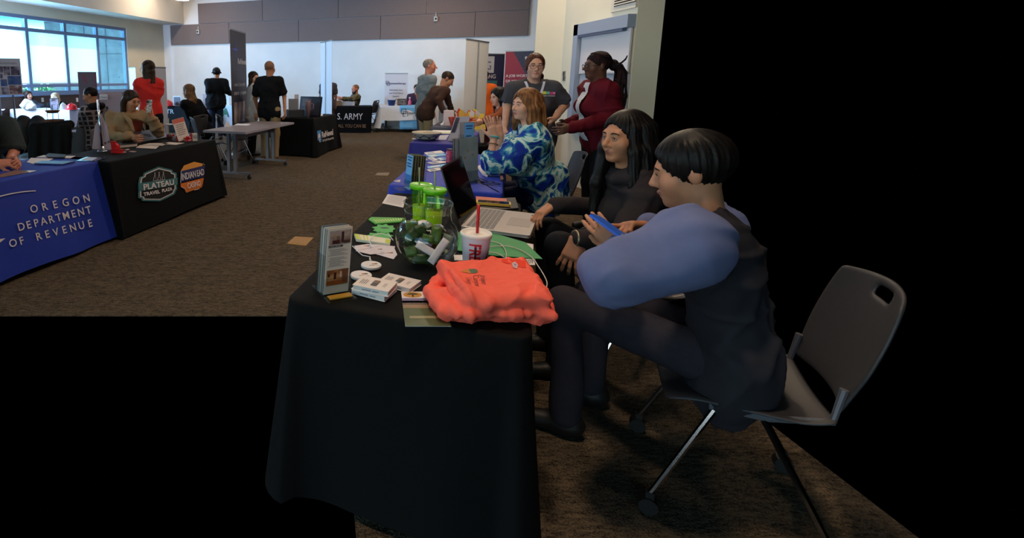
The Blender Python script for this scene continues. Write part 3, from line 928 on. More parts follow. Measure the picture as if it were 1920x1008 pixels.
# window wall with its opening
wz0, wz1 = LW(70, 177.5).z, LW(0, 21.7).z
wz_tr = LW(120, 62).z; wz_lo = LW(120, 160).z
s1 = s_of(LW(240, 110)); m3 = s_of(LW(186, 107)); m2 = s_of(LW(126.5, 101)); m1 = s_of(LW(54.5, 95))
sp = (m3 - m1) / 2.0
s0 = m1 - sp * 2
wl = thing('wall_left', None, None, (CORNER.x, CORNER.y, 0), ROTD); wl['kind'] = 'structure'
mb = MB()
SL = -16.2
for a, b, z0, z1 in ((SL, 0, 0, wz0), (SL, 0, wz1, CEIL), (s1, 0.0, wz0, wz1), (SL, s0, wz0, wz1)):
    mb.box(((a + b) / 2, TH / 2, (z0 + z1) / 2), (b - a, TH, z1 - z0))
mb.build('wall_panel', paint, wl)
mb = MB(); mb.box(((SL + s1 + 0.05) / 2, -0.015, wz0 / 2 + 0.01), (s1 + 0.05 - SL, 0.03, wz0 - 0.02))
mb.build('wainscot', wood_m, wl)
mb = MB(); mb.box(((s0 + s1) / 2, 0.0, wz0 - 0.01), (s1 - s0 + 0.1, 0.12, 0.035)); mb.build('window_sill', frame_m, wl)
for px in (78, 143):
    o_ = MB(); s_ = s_of(LW(px, 187)); zz = LW(px, 187).z
    o_.rbox((s_, -0.034, zz), (0.075, 0.008, 0.115), 0.003)
    o_.box((s_, -0.039, zz + 0.025), (0.03, 0.003, 0.03)); o_.box((s_, -0.039, zz - 0.025), (0.03, 0.003, 0.03))
    e_ = thing('wall_outlet', 'white electrical outlet plate on the dark wainscot ' + ('behind the curly-haired woman' if px < 100 else 'near the red hard hat'), 'outlet', (CORNER.x, CORNER.y, 0), ROTD)
    o_.build('cover_plate', mat('white_plastic', (225, 225, 222), 0.4), e_)
wn = thing('window_1', None, None, (CORNER.x, CORNER.y, 0), ROTD); wn['kind'] = 'structure'
mb = MB(); fw = 0.09
xs = [s0, m1 - sp, m1, m2, m3, s1]
ed = [s0, m1 - sp, m1, m2, m3, s1 - fw / 2]
for x in ed: mb.box((x, 0.08, (wz0 + wz1) / 2), (fw, 0.12, wz1 - wz0))
for z in (wz0 + fw / 2, wz_lo, wz_tr, wz1 - fw / 2): mb.box(((s0 + s1) / 2, 0.08, z), (s1 - s0, 0.115, fw * (1.0 if z != wz_lo else 0.9)))
mb.build('window_frame', frame_m, wn)
for i in range(len(ed) - 1):
    for z0, z1 in ((wz0, wz_lo), (wz_lo, wz_tr), (wz_tr, wz1)):
        g = MB(); g.box(((ed[i] + ed[i + 1]) / 2, 0.09, (z0 + z1) / 2), (ed[i + 1] - ed[i] - fw, 0.008, z1 - z0 - fw)); g.build('window_pane', glass_m, wn)
names = ['behind the photo display board', 'above the curly-haired woman', 'above the red hard hat']
for i, lab in ((1, names[0]), (2, names[1]), (3, names[2])):
    t_ = thing('roller_shade', 'white translucent roller shade drawn down in the bay ' + lab, 'window shade', (CORNER.x, CORNER.y, 0), ROTD, 'roller shades in the window')
    a, b = ed[i] + fw / 2, ed[i + 1] - fw / 2
    g = MB(); g.box(((a + b) / 2, 0.045, (wz_lo + wz_tr) / 2), (b - a + 0.02, 0.004, wz_tr - wz_lo - 0.1)); g.build('shade_cloth', shade_m, t_)
    g = MB(); g.box(((a + b) / 2, 0.04, wz_lo + 0.06), (b - a, 0.014, 0.03)); g.build('hem_bar', mat('pale_hem_bar', (220, 228, 232), 0.5), t_)

# outside: a cast concrete wing wall, paving and a hedge
cw = thing('exterior_concrete_wall', None, None, (0, 0, 0)); cw['kind'] = 'structure'
mb = MB(); a, b = A(84, 60, 21.5), A(300, 60, 20.6)
dd = (Vector((b.x, b.y)) - Vector((a.x, a.y))).normalized(); nn = Vector((-dd.y, dd.x))
q = [Vector((a.x, a.y)), Vector((b.x, b.y)), Vector((b.x, b.y)) + nn * 0.4, Vector((a.x, a.y)) + nn * 0.4]
mb.prism([(p.x, p.y) for p in q], -0.5, 7.5); mb.build('concrete_wall', concrete_m, cw)
mb = MB(); jm = mat('concrete_joint', (88, 94, 100), 0.9)
for px in (122, 166, 210):
    p = A(px, 60, 21.5); t_ = (Vector((p.x, p.y)) - Vector((a.x, a.y))).dot(dd)
    c = Vector((a.x, a.y)) + dd * t_ - nn * 0.004
    mb.box((c.x, c.y, 3.4), (0.035, 0.02, 7.8), None, math.atan2(dd.y, dd.x))
for py in (101, 40):
    z = A(215, py, 21).z; c = (Vector((a.x, a.y)) + Vector((b.x, b.y))) / 2 - nn * 0.004
    mb.box((c.x, c.y, z), ((Vector((b.x, b.y)) - Vector((a.x, a.y))).length, 0.02, 0.035), None, math.atan2(dd.y, dd.x))
for i in range(16):
    for j in range(5):
        c = Vector((a.x, a.y)) + dd * (0.35 + i * 0.48) - nn * 0.004
        mb.box((c.x, c.y, 0.6 + j * 0.95), (0.05, 0.02, 0.05), None, math.atan2(dd.y, dd.x))
mb.build('wall_joints', jm, cw)
mb = MB(); wv = mat('concrete_paving', (214, 214, 208), 0.9, var=0.04, scale=3)
g0, g1 = P2(-20, -0.25), P2(6, -0.25)
mb.prism([(p.x, p.y) for p in (g0, g1, g1 - N2 * 14, g0 - N2 * 14)], -0.6, -0.5, wv); tag(mb.build('exterior_paving'), kind='structure')

sb = A(70, 172, 18.0); t_ = thing('shrub', 'green shrub outside the window behind the curly-haired woman', 'shrub', (sb.x, sb.y, -0.5))
rng = random.Random(2); mb = MB()
for i in range(420):
    a_, b_ = rng.uniform(0, 6.28), math.acos(rng.uniform(-.6, 1)); r_ = .62 * rng.uniform(.7, 1)
    c = Vector((r_ * math.sin(b_) * math.cos(a_), r_ * math.sin(b_) * math.sin(a_), 1.35 + r_ * .8 * math.cos(b_))); d_ = Vector((rng.uniform(-1, 1), rng.uniform(-1, 1), rng.uniform(-.6, 1))).normalized(); e_ = d_.orthogonal().normalized()
    mb.add([c, c + d_ * .07 + e_ * .04, c + d_ * .15, c + d_ * .07 - e_ * .04], [(0, 1, 2, 3)])
mb.build('foliage', mat('shrub_leaves', (66, 120, 70), 0.6), t_); MB().cyl((0, 0, 0), (0, 0, 1.4), .05).build('stem', wood_m, t_)

# dropped soffit along the window wall, ceiling
so = s_of(LW(308, 47)); sz = LW(306, 47).z
pe = BW(345, 45); sw = t_of(pe)
mb = MB(); q = [P2(SL, 0), P2(0, 0), P2(0, sw), P2(SL, sw)]
mb.prism([(p.x, p.y) for p in q][::-1], sz, CEIL, ceil_m); tag(mb.build('ceiling_soffit'), kind='structure')
mb = MB(); q = [P2(TH, -TH), P2(TH, BL), P2(-8, BL + 3), P2(-24, BL + 3), P2(-24, -TH)]
mb.prism([(p.x, p.y) for p in q][::-1], CEIL, CEIL + 0.1, ceil_m); tag(mb.build('ceiling'), kind='structure')

# downlights washing the soffit face
for px, py in ((277, 24), (118, -6), (330, 22)):
    h_ = plane_hit(px, py, pe, N2); q = Vector((h_.x, h_.y)) + N2 * 0.32
    spot((q.x, q.y, CEIL - 0.04), (h_.x + N2.x * 0.05, h_.y + N2.y * 0.05, sz), 26 if px < 300 else 8, (1.0, 0.80, 0.56), 75, 0.6, 0.05)

# right wall with its pilaster
y_p = RW(1055, 100).y
mb = MB(); q = [(XR, 5.93), (XR, y_p), (XR + 0.3, y_p), (XR + 0.3, 5.93)]
mb.prism(q[::-1], 0, CEIL, paint); tag(mb.build('wall_right'), kind='structure')
x_p = A(1006, 41, y_p + 0.35).x
mb = MB(); q = [(XR + 0.3, y_p), (XR, y_p), (x_p, y_p + 0.35), (x_p + 0.3, y_p + 0.9), (XR + 1.2, y_p + 0.9)]
mb.prism(q, 0, CEIL, paint); tag(mb.build('wall_pilaster'), kind='structure')
tag(MB().box(((BP + N2 * 2.2).x, (BP + N2 * 2.2).y, 0.05), (7.5, 0.03, 0.1), mat('dark_rubber_base', (48, 44, 42), 0.7), -AD).build('baseboard_back'), kind='structure')

# acoustic wall panels
ac_m = mat('acoustic_panel_fabric', (122, 108, 106), 0.95, var=0.07, scale=60, bump=0.15)
zl0 = BW(621, 77).z; zl1 = BW(500, 40.5).z + 0.0; zl1 = BW(600, 35.5).z
zu1 = zl1 + (zl1 - zl0) * 0.98
def panel(px0, px1, z0, z1, label):
    t0, t1 = t_of(BW(px0, 60)), t_of(BW(px1, 60))
    o = MB(); o.box(((t0 + t1) / 2, -0.03, (z0 + z1) / 2), (t1 - t0 - 0.012, 0.06, z1 - z0 - 0.012))
    ob = o.build('acoustic_panel', ac_m, bevel=0.006); ob.location = (CORNER.x, CORNER.y, 0); ob.rotation_euler = (0, 0, -AD)
    tag(ob, label, 'acoustic panel', 'fabric acoustic panels on the back wall')
lo = [321, 431, 561, 714, 890, 990]; upx = [374, 494, 635, 799, 990]
lw_ = ['lower row, leftmost, over the pale banners', 'lower row, second from the left, behind the tall dark banner', 'lower row, third from the left, right of the tall dark banner', 'lower row, above the soldier and carrying the small sensor', 'lower row, rightmost, above the pale pink banner']
uw_ = ['upper row, leftmost end of the stepped row', 'upper row, second from the left', 'upper row, second from the right', 'upper row, rightmost beside the pilaster']
for i in range(5): panel(lo[i], lo[i + 1], zl0, zl1, 'grey fabric acoustic panel, ' + lw_[i])
for i in range(4): panel(upx[i], upx[i + 1], zl1, zu1, 'grey fabric acoustic panel, ' + uw_[i])
for px, py, lab in ((818, 36, 'small white sensor with a conduit mounted on the acoustic panels above the two men'), (374, 60, 'small grey sensor on the acoustic panel near the room corner')):
    p = BW(px, py); e_ = thing('wall_sensor', lab, 'sensor', (p.x, p.y, p.z), -AD)
    o = MB(); o.rbox((0, -0.09, 0), (0.11, 0.06, 0.13), 0.02); o.build('housing', mat('sensor_plastic', (196, 198, 200), 0.4), e_, bevel=0.008)
    o = MB(); o.sphere((0, -0.13, 0.0), 0.03); o.build('lens', mat('sensor_lens', (60, 62, 66), 0.2), e_, smooth=True)
    o = MB(); o.cyl((0, -0.075, 0.06), (0, -0.075, 0.19), 0.012); o.build('conduit', mat('sensor_plastic', (196, 198, 200), 0.4), e_)

# whiteboard in its surround on the right wall
fb = mat('whiteboard_frame_grey', (150, 158, 176), 0.45)
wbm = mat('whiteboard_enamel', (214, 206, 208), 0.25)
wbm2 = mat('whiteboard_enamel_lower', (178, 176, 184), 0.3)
yl = RW(1087, 80).y; zt = RW(1089, 47).z
wb = thing('whiteboard', 'large white sliding whiteboard in a grey surround on the right wall', 'whiteboard', (XR, yl, 0), -PI / 2)
L = yl - 5.94
mb = MB()
mb.box((L / 2, -0.05, zt - 0.075), (L, 0.10, 0.15)); mb.box((0.06, -0.05, (zt + 0.75) / 2), (0.12, 0.10, zt - 0.75)); mb.box((L / 2, -0.05, 0.78), (L, 0.10, 0.06))
mb.build('surround', fb, wb, bevel=0.004)
zr = RW(1173, 137).z
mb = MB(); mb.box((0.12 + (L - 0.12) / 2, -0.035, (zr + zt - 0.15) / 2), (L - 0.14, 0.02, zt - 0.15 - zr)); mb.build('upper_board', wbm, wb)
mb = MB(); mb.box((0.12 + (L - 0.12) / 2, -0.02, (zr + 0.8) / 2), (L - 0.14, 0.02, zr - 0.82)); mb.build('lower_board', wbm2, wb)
mb = MB(); mb.box((0.3 + (L - 0.3) / 2, -0.06, zr), (L - 0.3, 0.05, 0.022)); mb.build('pen_rail', mat('rail_metal', (170, 172, 178), 0.3, metal=0.6), wb, bevel=0.003)
mb = MB(); mb.box((L / 2, -0.06, zt - 0.165), (L - 0.2, 0.07, 0.03)); mb.build('track', mat('dark_track', (84, 92, 118), 0.4), wb)
p = RW(1148, 24); q = RW(1145, 0)
vt = thing('air_vent', 'white louvred air grille high on the right wall above the whiteboard', 'vent', (XR, p.y, p.z), -PI / 2)
L2 = p.y - 5.94
mb = MB(); mb.box((L2 / 2, -0.012, 0.4), (L2, 0.024, 0.8)); mb.build('grille_frame', mat('vent_enamel', (214, 204, 188), 0.5), vt, bevel=0.003)
mb = MB()
for i in range(22): mb.box((0.07 + (L2 - 0.07) / 2, -0.030, 0.075 + i * 0.03), (L2 - 0.07, 0.016, 0.013))
mb.build('louvres', mat('vent_enamel', (214, 204, 188), 0.5), vt)
mb = MB(); mb.box((0.07 + (L2 - 0.07) / 2, -0.0245, 0.4), (L2 - 0.07, 0.002, 0.68)); mb.build('vent_shade_sheet', mat('vent_painted_shade', (66, 58, 50), 0.9), vt)  # dark sheet paints the shade between the louvres
# switches and a notice on the pilaster
for px, py, w_, h_, nm, lab, cl in ((1058, 138, .075, .075, 'light_switch', 'upper grey switch plate on the right pilaster beside the whiteboard', (120, 112, 108)), (1058, 147, .075, .075, 'light_switch', 'lower grey switch plate on the right pilaster beside the whiteboard', (112, 106, 104)), (1051, 141, .1, .13, 'wall_notice', 'small white notice beside the switch plates on the right wall', (206, 204, 204))):
    p = plane_hit(px, py, Vector((XR, 0)), Vector((1, 0))) if px > 1056 else A(px, py, y_p + 0.02)
    e_ = thing(nm, lab, 'switch' if nm != 'wall_notice' else 'notice', (p.x - 0.004, p.y, p.z), -PI / 2 if px > 1056 else -R(47))
    mb = MB(); mb.rbox((0, 0, 0), (w_, 0.012, h_), 0.003); mb.build('plate', mat(nm + lab[:5], cl, 0.4), e_)
    if nm == 'light_switch':
        mb = MB(); mb.box((0, -0.009, 0), (0.03, 0.008, 0.05)); mb.build('rocker', mat('switch_rocker', (70, 66, 64), 0.4), e_)

# pendant downlight by the soffit
p = A(342, 2, 13.4)
pd = thing('pendant_light', 'round glowing downlight hanging below the ceiling near the soffit', 'ceiling light', (p.x, p.y, p.z + 0.02))
mb = MB(); mb.lathe([(0.17, 0.0), (0.19, 0.02), (0.18, 0.16), (0.06, 0.24), (0.03, 0.26)], None, 24); mb.build('housing', mat('lamp_housing', (96, 92, 88), 0.5), pd, smooth=True)
mb = MB(); mb.lathe([(0.0, 0.03), (0.1, 0.022), (0.172, 0.008)], None, 24); mb.build('lens', mat('lit_lamp_lens', (255, 250, 238), 0.5, emit=6.0), pd, smooth=True)
mb = MB(); mb.cyl((0, 0, 0.25), (0, 0, CEIL - p.z - 0.02), 0.012); mb.build('stem', mat('lamp_housing', (96, 92, 88), 0.5), pd)

# brass floor boxes
brass = mat('brass_plate', (176, 128, 62), 0.45, metal=0.25, var=0.1, scale=30)
for corners, lab in ((((538, 457), (553, 444), (588, 446), (574, 461)), 'brass floor outlet cover in the carpet beside the near black table'), (((703, 329), (708, 324), (731, 324), (727, 330)), 'worn floor outlet cover in the carpet further up the aisle')):
    pts = [G(*c) for c in corners]; c = sum(pts, Vector()) / 4
    e_ = thing('floor_box', lab, 'floor outlet', (c.x, c.y, 0))
    mm = brass if corners[0][0] < 600 else mat('worn_plate', (120, 100, 78), 0.6)
    mb = MB(); mb.prism([(p.x - c.x, p.y - c.y) for p in pts], 0.0, 0.006); mb.build('cover_plate', mm, e_)
    mb = MB(); mb.prism([((p.x - c.x) * .72, (p.y - c.y) * .72) for p in pts], 0.006, 0.0075); mb.build('lid', mm, e_)

# ------------------------------------------------------------------ tables and their cloths
TH_ = 0.74
def cloth(name, label, c, rotz, L, W, m, H=TH_, hem=0.02, flare=0.06, amp=0.012, freq=14.0, seed=0, rc=0.03, sides=None, group=None, cat='tablecloth', lv=9, ends=(1, 1), ck=0.9, cdrop=0.0):
    rng = random.Random(seed)
    per = []
    for cx, cy, a0 in ((L/2 - rc, W/2 - rc, 0), (-L/2 + rc, W/2 - rc, 90), (-L/2 + rc, -W/2 + rc, 180), (L/2 - rc, -W/2 + rc, 270)):
        arc = []
        for i in range(7):
            a = R(a0 + 15 * i); arc.append((Vector((cx + rc * math.cos(a), cy + rc * math.sin(a))), Vector((math.cos(a), math.sin(a)))))
        if per:
            p0, n0 = per[-1]; p1, n1 = arc[0]; k = max(2, int((p1 - p0).length / 0.035))
            for i in range(1, k): per.append((p0.lerp(p1, i / k), n1))
        per += arc
    p0, n0 = per[-1]; p1, n1 = per[0]; k = max(2, int((p1 - p0).length / 0.035))
    for i in range(1, k): per.append((p0.lerp(p1, i / k), n1))
    n = len(per); ph = [rng.uniform(0, 6.28) for _ in range(6)]
    u = 0; us = []
    for i in range(n):
        us.append(u); u += (per[(i + 1) % n][0] - per[i][0]).length
    per_len = u; kk = [max(1, round(f * per_len / (2 * PI))) * 2 * PI / per_len for f in (freq, freq * 0.53, freq * 1.7)]
    rows = [(-0.03, H), (-0.008, H - 0.0005), (-0.002, H - 0.004), (0.0, H - 0.012)]
    vs = [(*(p + nn * o).to_tuple(), z) for o, z in rows for p, nn in per]
    for l in range(1, lv + 1):
        t = l / lv; z = H - 0.012 - (H - 0.012 - hem) * t
        for i, (p, nn) in enumerate(per):
            corner = 1.0 if abs(nn.x) > 0.05 and abs(nn.y) > 0.05 else 0.0
            wv = sum(a_ * math.sin(kk[j] * us[i] + ph[j]) for j, a_ in enumerate((1.0, 0.8, 0.45))) * amp * t ** 0.8
            fl = flare * t * (1.0 + ck * corner)
            q = p + nn * (fl + wv)
            if ends[0] == 0 and nn.x < -0.05: q.x = max(q.x, -L / 2)
            if ends[1] == 0 and nn.x > 0.05: q.x = min(q.x, L / 2)
            zz = z + (0.012 * math.sin(kk[1] * us[i] + ph[4]) * t)
            vs.append((q.x, q.y, max(0.004, zz - cdrop * corner * t)))
    R_ = len(rows) + lv
    fs = [[r * n + i, r * n + (i + 1) % n, (r + 1) * n + (i + 1) % n, (r + 1) * n + i][::-1] for r in range(R_ - 1) for i in range(n)]
    fs.append(list(range(n)))
    mb = MB(); mb.add(vs, fs, m)
    o = mb.build(name, smooth=True)
    o.data.polygons[len(o.data.polygons) - 1].use_smooth = False
    o.location = (c[0], c[1], 0); o.rotation_euler = (0, 0, rotz)
    return tag(o, label, cat, group)
def place(P, L, W, ex=1, ey=-1):
    "centre of a table whose corner (local ex*L/2, ey*W/2) stands at P, along the aisle direction"
    lx, ly = V3(D2), V3(-N2)
    return P - lx * (ex * L / 2) - ly * (ey * W / 2)
def child_text(lines, m, parent, name='lettering'):
    o = text_mb(lines, m).build(name, m, parent); return o

blue_cl = mat('royal_blue_polyester', (16, 48, 158), 0.65, var=0.05, scale=14, bump=0.05)
black_cl = mat('black_tablecloth_polyester', (9, 9, 11), 0.8, var=0.1, scale=30, bump=0.08)
indigo_cl = mat('indigo_tablecloth', (44, 40, 132), 0.7, var=0.05, scale=14)
blue2_cl = mat('bright_blue_tablecloth', (36, 58, 178), 0.65, var=0.05, scale=14)
white_cl = mat('white_tablecloth', (206, 208, 220), 0.8, var=0.03, scale=14)
white_pr = mat('white_print', (222, 214, 220), 0.6)

# Oregon table, left foreground
PTc = G(405, 262, TH_)
P_ot = G(207, 297.5, TH_)
OT = place(P_ot, 1.83, 0.74)
c1 = cloth('tablecloth', 'royal blue tablecloth printed with white revenue department lettering', OT, ROTD, 1.83, 0.74, blue_cl, hem=0.04, flare=0.17, amp=0.010, freq=9, seed=3, rc=0.02, ck=0.35)
fy = -0.37
def on_front(px, py, C, fl, hem=0.03, W=0.74):
    "local (x, z, y) on a cloth's flared front under a pixel"
    n3 = V3(N2); z = 0.5
    for _ in range(6):
        off = W / 2 + fl * (TH_ - z) / (TH_ - hem)
        h = plane_hit(px, py, Vector((C.x, C.y)) + N2 * off, N2); z = h.z
    v = h - C
    return v.dot(V3(D2)), h.z, -off
def face_M(C, x, z, y, fl, hem=0.03):
    tilt = math.atan2(fl, TH_ - hem)
    return Matrix.Translation((x, y - 0.0035, z)) @ Matrix.Rotation(PI / 2 - tilt, 4, 'X')
def line_on_front(C, fl, s, pa, pb, hpx, parent, bold=0.0, m=None, hem=0.03, extra=0.004, cap=0.70, W=0.76):
    "lettering whose baseline runs between two pixels of the front; glyphs spread to fit"
    xa, za, ya = on_front(*pa, C, fl, hem, W); xb, zb, yb = on_front(*pb, C, fl, hem, W)
    x2, z2, y2 = on_front(pa[0], pa[1] - hpx, C, fl, hem, W)
    h = math.hypot(z2 - za, y2 - ya); size = h / cap
    roll = math.atan2(zb - za, xb - xa)
    cu = bpy.data.curves.new('t', 'FONT'); cu.body = s; cu.size = size
    ob = bpy.data.objects.new('t', cu); COL.objects.link(ob); bpy.context.view_layer.update()
    w0 = max(v[0] for v in ob.bound_box); bpy.data.objects.remove(ob); bpy.data.curves.remove(cu)
    want = math.hypot(xb - xa, zb - za)
    tilt = math.atan2(fl, TH_ - hem)
    M = Matrix.Translation((xa, ya - extra, za)) @ Matrix.Rotation(PI / 2 - tilt, 4, 'X') @ Matrix.Rotation(roll, 4, 'Z')
    return (s, size, M, dict(bold=bold, sx=want / w0, m=m))
def spaced(C, fl, word, pa, pb, hpx, cap=0.70, hem=0.04, bold=0.006, extra=0.012):
    out = []; n = len(word)
    for i, ch in enumerate(word):
        if ch == ' ': continue
        t = i / (n - 1); px = pa[0] + (pb[0] - pa[0]) * t; py = pa[1] + (pb[1] - pa[1]) * t
        xa, za, ya = on_front(px, py, C, fl, hem); x2, z2, y2 = on_front(px, py - hpx, C, fl, hem)
        size = math.hypot(z2 - za, y2 - ya) / cap
        M = Matrix.Translation((xa, ya - extra, za)) @ Matrix.Rotation(PI / 2 - math.atan2(fl, TH_ - hem), 4, 'X')
        out.append((ch, size, M, dict(ax='CENTER', bold=bold)))
    return out
F1 = 0.17
L_ = spaced(OT, F1, 'OREGON', (63.5, 397.5), (162, 378), 15)
L_ += spaced(OT, F1, 'DEPARTMENT', (39.5, 431), (165.5, 400), 15)
L_ += spaced(OT, F1, 'OF REVENUE', (24, 461.5), (168.5, 424.5), 15)
child_text(L_, white_pr, c1)
mb = MB()
pts_u, pts_l = [], []
for i in range(16):
    t = i / 15; px = -40 + 105 * t; py = 372 - 13 * t + 10 * (t - 0.75) ** 2 * 2 - 5 + 1.2
    x, z, y = on_front(px, py, OT, F1, 0.04); pts_u.append((x, y - 0.012, z)); x, z, y = on_front(px, py + 2.4 * (1 - 0.3 * t), OT, F1, 0.04); pts_l.append((x, y - 0.012, z))
for i in range(15): mb.quad(pts_l[i], pts_l[i + 1], pts_u[i + 1], pts_u[i], white_pr)
tri = [on_front(px, py, OT, F1, 0.04) for px, py in ((-14, 449), (8, 446), (-2, 454), (-14, 452))]
mb.poly([(x, y - 0.012, z) for x, z, y in tri], white_pr)
mb.build('emblem', white_pr, c1)

# black table with the two logos
PT = place(PTc, 1.83, 0.76)
c2 = cloth('tablecloth', 'black fitted tablecloth printed with the travel plaza and casino emblems', PT, ROTD, 1.83, 0.76, black_cl, hem=0.03, flare=0.10, amp=0.004, freq=5, seed=5, rc=0.02, ends=(0, 1), ck=0.3)
FP = 0.10
teal = mat('teal_print', (58, 112, 118), 0.6); blk = mat('black_print', (14, 13, 16), 0.7); orange = mat('orange_print', (214, 116, 38), 0.6)
navy = mat('navy_print', (26, 32, 92), 0.6); gold = mat('amber_print', (226, 150, 60), 0.6); wht = white_pr
def pf(px, py, ex=0.006):
    x, z, y = on_front(px, py, PT, FP, 0.03, 0.76); return (x, y - ex, z)
def ppoly(mb, pts, m, ex): mb.poly([pf(a, b, ex) for a, b in pts], m)
mb = MB()
oc = [(257.5, 346), (260, 332), (267, 329), (268, 324), (296, 312), (322, 318), (323, 322), (330, 324), (331, 354), (329, 357), (326, 364), (299, 377), (265, 376.5), (264, 372), (258, 371)]
ppoly(mb, oc[::-1], teal, 0.008)
def shrink(pts, f, cx, cy): return [(cx + (x - cx) * f, cy + (y - cy) * f) for x, y in pts]
ppoly(mb, shrink(oc, 0.91, 295, 345)[::-1], wht, 0.010)
ppoly(mb, shrink(oc, 0.855, 295, 345)[::-1], blk, 0.012)
ppoly(mb, [(258.5, 343), (331, 333), (331, 345.5), (258.5, 358)][::-1], teal, 0.014)
for cx, cy in ((288, 338.2), (296, 337.2), (304, 336.2)):
    for dx in (-3.0, 3.0):
        a, b = pf(cx - dx * .25, cy - 15, .016), pf(cx + dx, cy + .5, .016)
        mb.tube([a, b], 0.0016, wht, 5)
    mb.tube([pf(cx - 3, cy + .5, .016), pf(cx + 3, cy, .016)], 0.0016, wht, 5)
mb.build('travel_plaza_emblem', teal, c2)
tl = [line_on_front(PT, FP, 'PLATEAU', (266, 356), (323.5, 345.5), 11, c2, 0.025, extra=0.020)]
tl += [line_on_front(PT, FP, 'TRAVEL', (266.5, 367), (297, 361.5), 6.5, c2, 0.03, extra=0.020), line_on_front(PT, FP, 'PLAZA', (301, 360), (320, 356), 6, c2, 0.03, extra=0.020)]
child_text(tl, wht, c2)
mb = MB()
ppoly(mb, [(338, 320), (344, 310), (363, 303), (379, 306.5), (378.5, 312), (340, 321)][::-1], gold, 0.008)
ppoly(mb, [(336.5, 321), (383, 309.5), (381, 331), (336, 342)][::-1], navy, 0.011)
ppoly(mb, [(337.5, 344), (381, 333), (379, 345), (377, 351), (370, 353), (348, 361), (345, 355), (338, 350)][::-1], orange, 0.008)
for p in ([(338, 320), (337, 343)], [(338, 350), (346, 353), (348, 358)], [(379, 306.5), (382, 309)], [(372, 353.5), (363, 356)]):
    mb.tube([pf(*p[0], .012)] + [pf(*q, .012) for q in p[1:]], 0.003, wht, 5)
mb.build('casino_emblem', orange, c2)
child_text([line_on_front(PT, FP, 'INDIAN', (338, 338), (365, 331), 13, c2, 0.012, extra=0.020), line_on_front(PT, FP, 'EAD', (367, 330.5), (380.5, 327), 12, c2, 0.012, extra=0.020),
            line_on_front(PT, FP, 'CASINO', (349.5, 353.5), (374, 347), 10.5, c2, 0.012, extra=0.018)], wht, c2)
def caster_mb(mb, x, y, m, z0=0.0, r=0.028):
    mb.cyl((x - 0.012, y, z0 + r), (x + 0.012, y, z0 + r), r, m, seg=14)
    mb.box((x, y, z0 + 2 * r + 0.008), (0.03, 0.03, 0.02), m)
rubber = mat('black_caster_rubber', (16, 16, 17), 0.5)
steel = mat('grey_painted_steel', (116, 114, 122), 0.35, metal=0.5)
chrome = mat('chrome', (190, 190, 196), 0.15, metal=1.0)
tb = thing('folding_table', 'castered table under the black cloth with the travel plaza emblem', 'table', (PT.x, PT.y, 0), ROTD)
MB().rbox((0, 0, 0.722), (1.80, 0.72, 0.025), 0.02, mat('table_laminate', (150, 134, 122), 0.4)).build('tabletop', None, tb)
for sx in (-1, 1):
    mb = MB(); mb.box((sx * 0.72, 0, 0.37), (0.06, 0.08, 0.68)); mb.box((sx * 0.72, 0, 0.085), (0.05, 0.62, 0.035)); mb.build('leg', steel, tb)
    for sy in (-1, 1):
        if sx > 0 and sy < 0: continue
        mb = MB(); caster_mb(mb, sx * 0.72, sy * 0.28, rubber); mb.build('caster', rubber, tb)
pc = G(397, 379); lv_ = pc - PT
mb = MB(); lx, ly = lv_.dot(V3(D2)), lv_.dot(V3(-N2)); caster_mb(mb, lx, ly, rubber, 0, 0.03); mb.tube([(lx - 0.16, ly + 0.12, 0.10), (lx - 0.02, ly, 0.085)], 0.014, steel, 8); mb.build('caster', rubber, tb)

# near black table on the right (foreground)
P1 = G(533, 562, TH_)
T1 = place(P1, 1.80, 0.80, -1, 1)
c3 = cloth('tablecloth', 'plain black tablecloth on the near table holding the glass bowl', T1, ROTD, 1.80, 0.80, black_cl, hem=0.02, flare=0.05, amp=0.014, freq=11, seed=8, rc=0.05)
# blue table behind it
P2_ = G(728, 346.5, TH_)
T2 = place(P2_, 1.80, 0.78, -1, 1)
c4 = cloth('tablecloth', 'bright blue tablecloth between the near black table and the bowl table', T2, ROTD, 1.80, 0.78, blue2_cl, hem=0.03, flare=0.05, amp=0.012, freq=12, seed=9, rc=0.02)
P3 = G(768, 267, TH_)
T3 = place(P3, 1.55, 0.72, -1, 1)
c5 = cloth('tablecloth', 'dark indigo tablecloth under the patterned bowl', T3, ROTD, 1.55, 0.72, indigo_cl, hem=0.03, flare=0.06, amp=0.016, freq=12, seed=10, rc=0.02)
P4 = G(808, 237.5, TH_)
T4 = place(P4, 1.0, 0.55, -1, 1)
c6 = cloth('tablecloth', 'grey tablecloth where the stooping man reaches, beyond the indigo table', T4, ROTD, 1.0, 0.55, mat('grey_tablecloth', (92, 92, 106), 0.8, var=0.05), hem=0.03, flare=0.04, amp=0.01, freq=12, seed=11, rc=0.02)

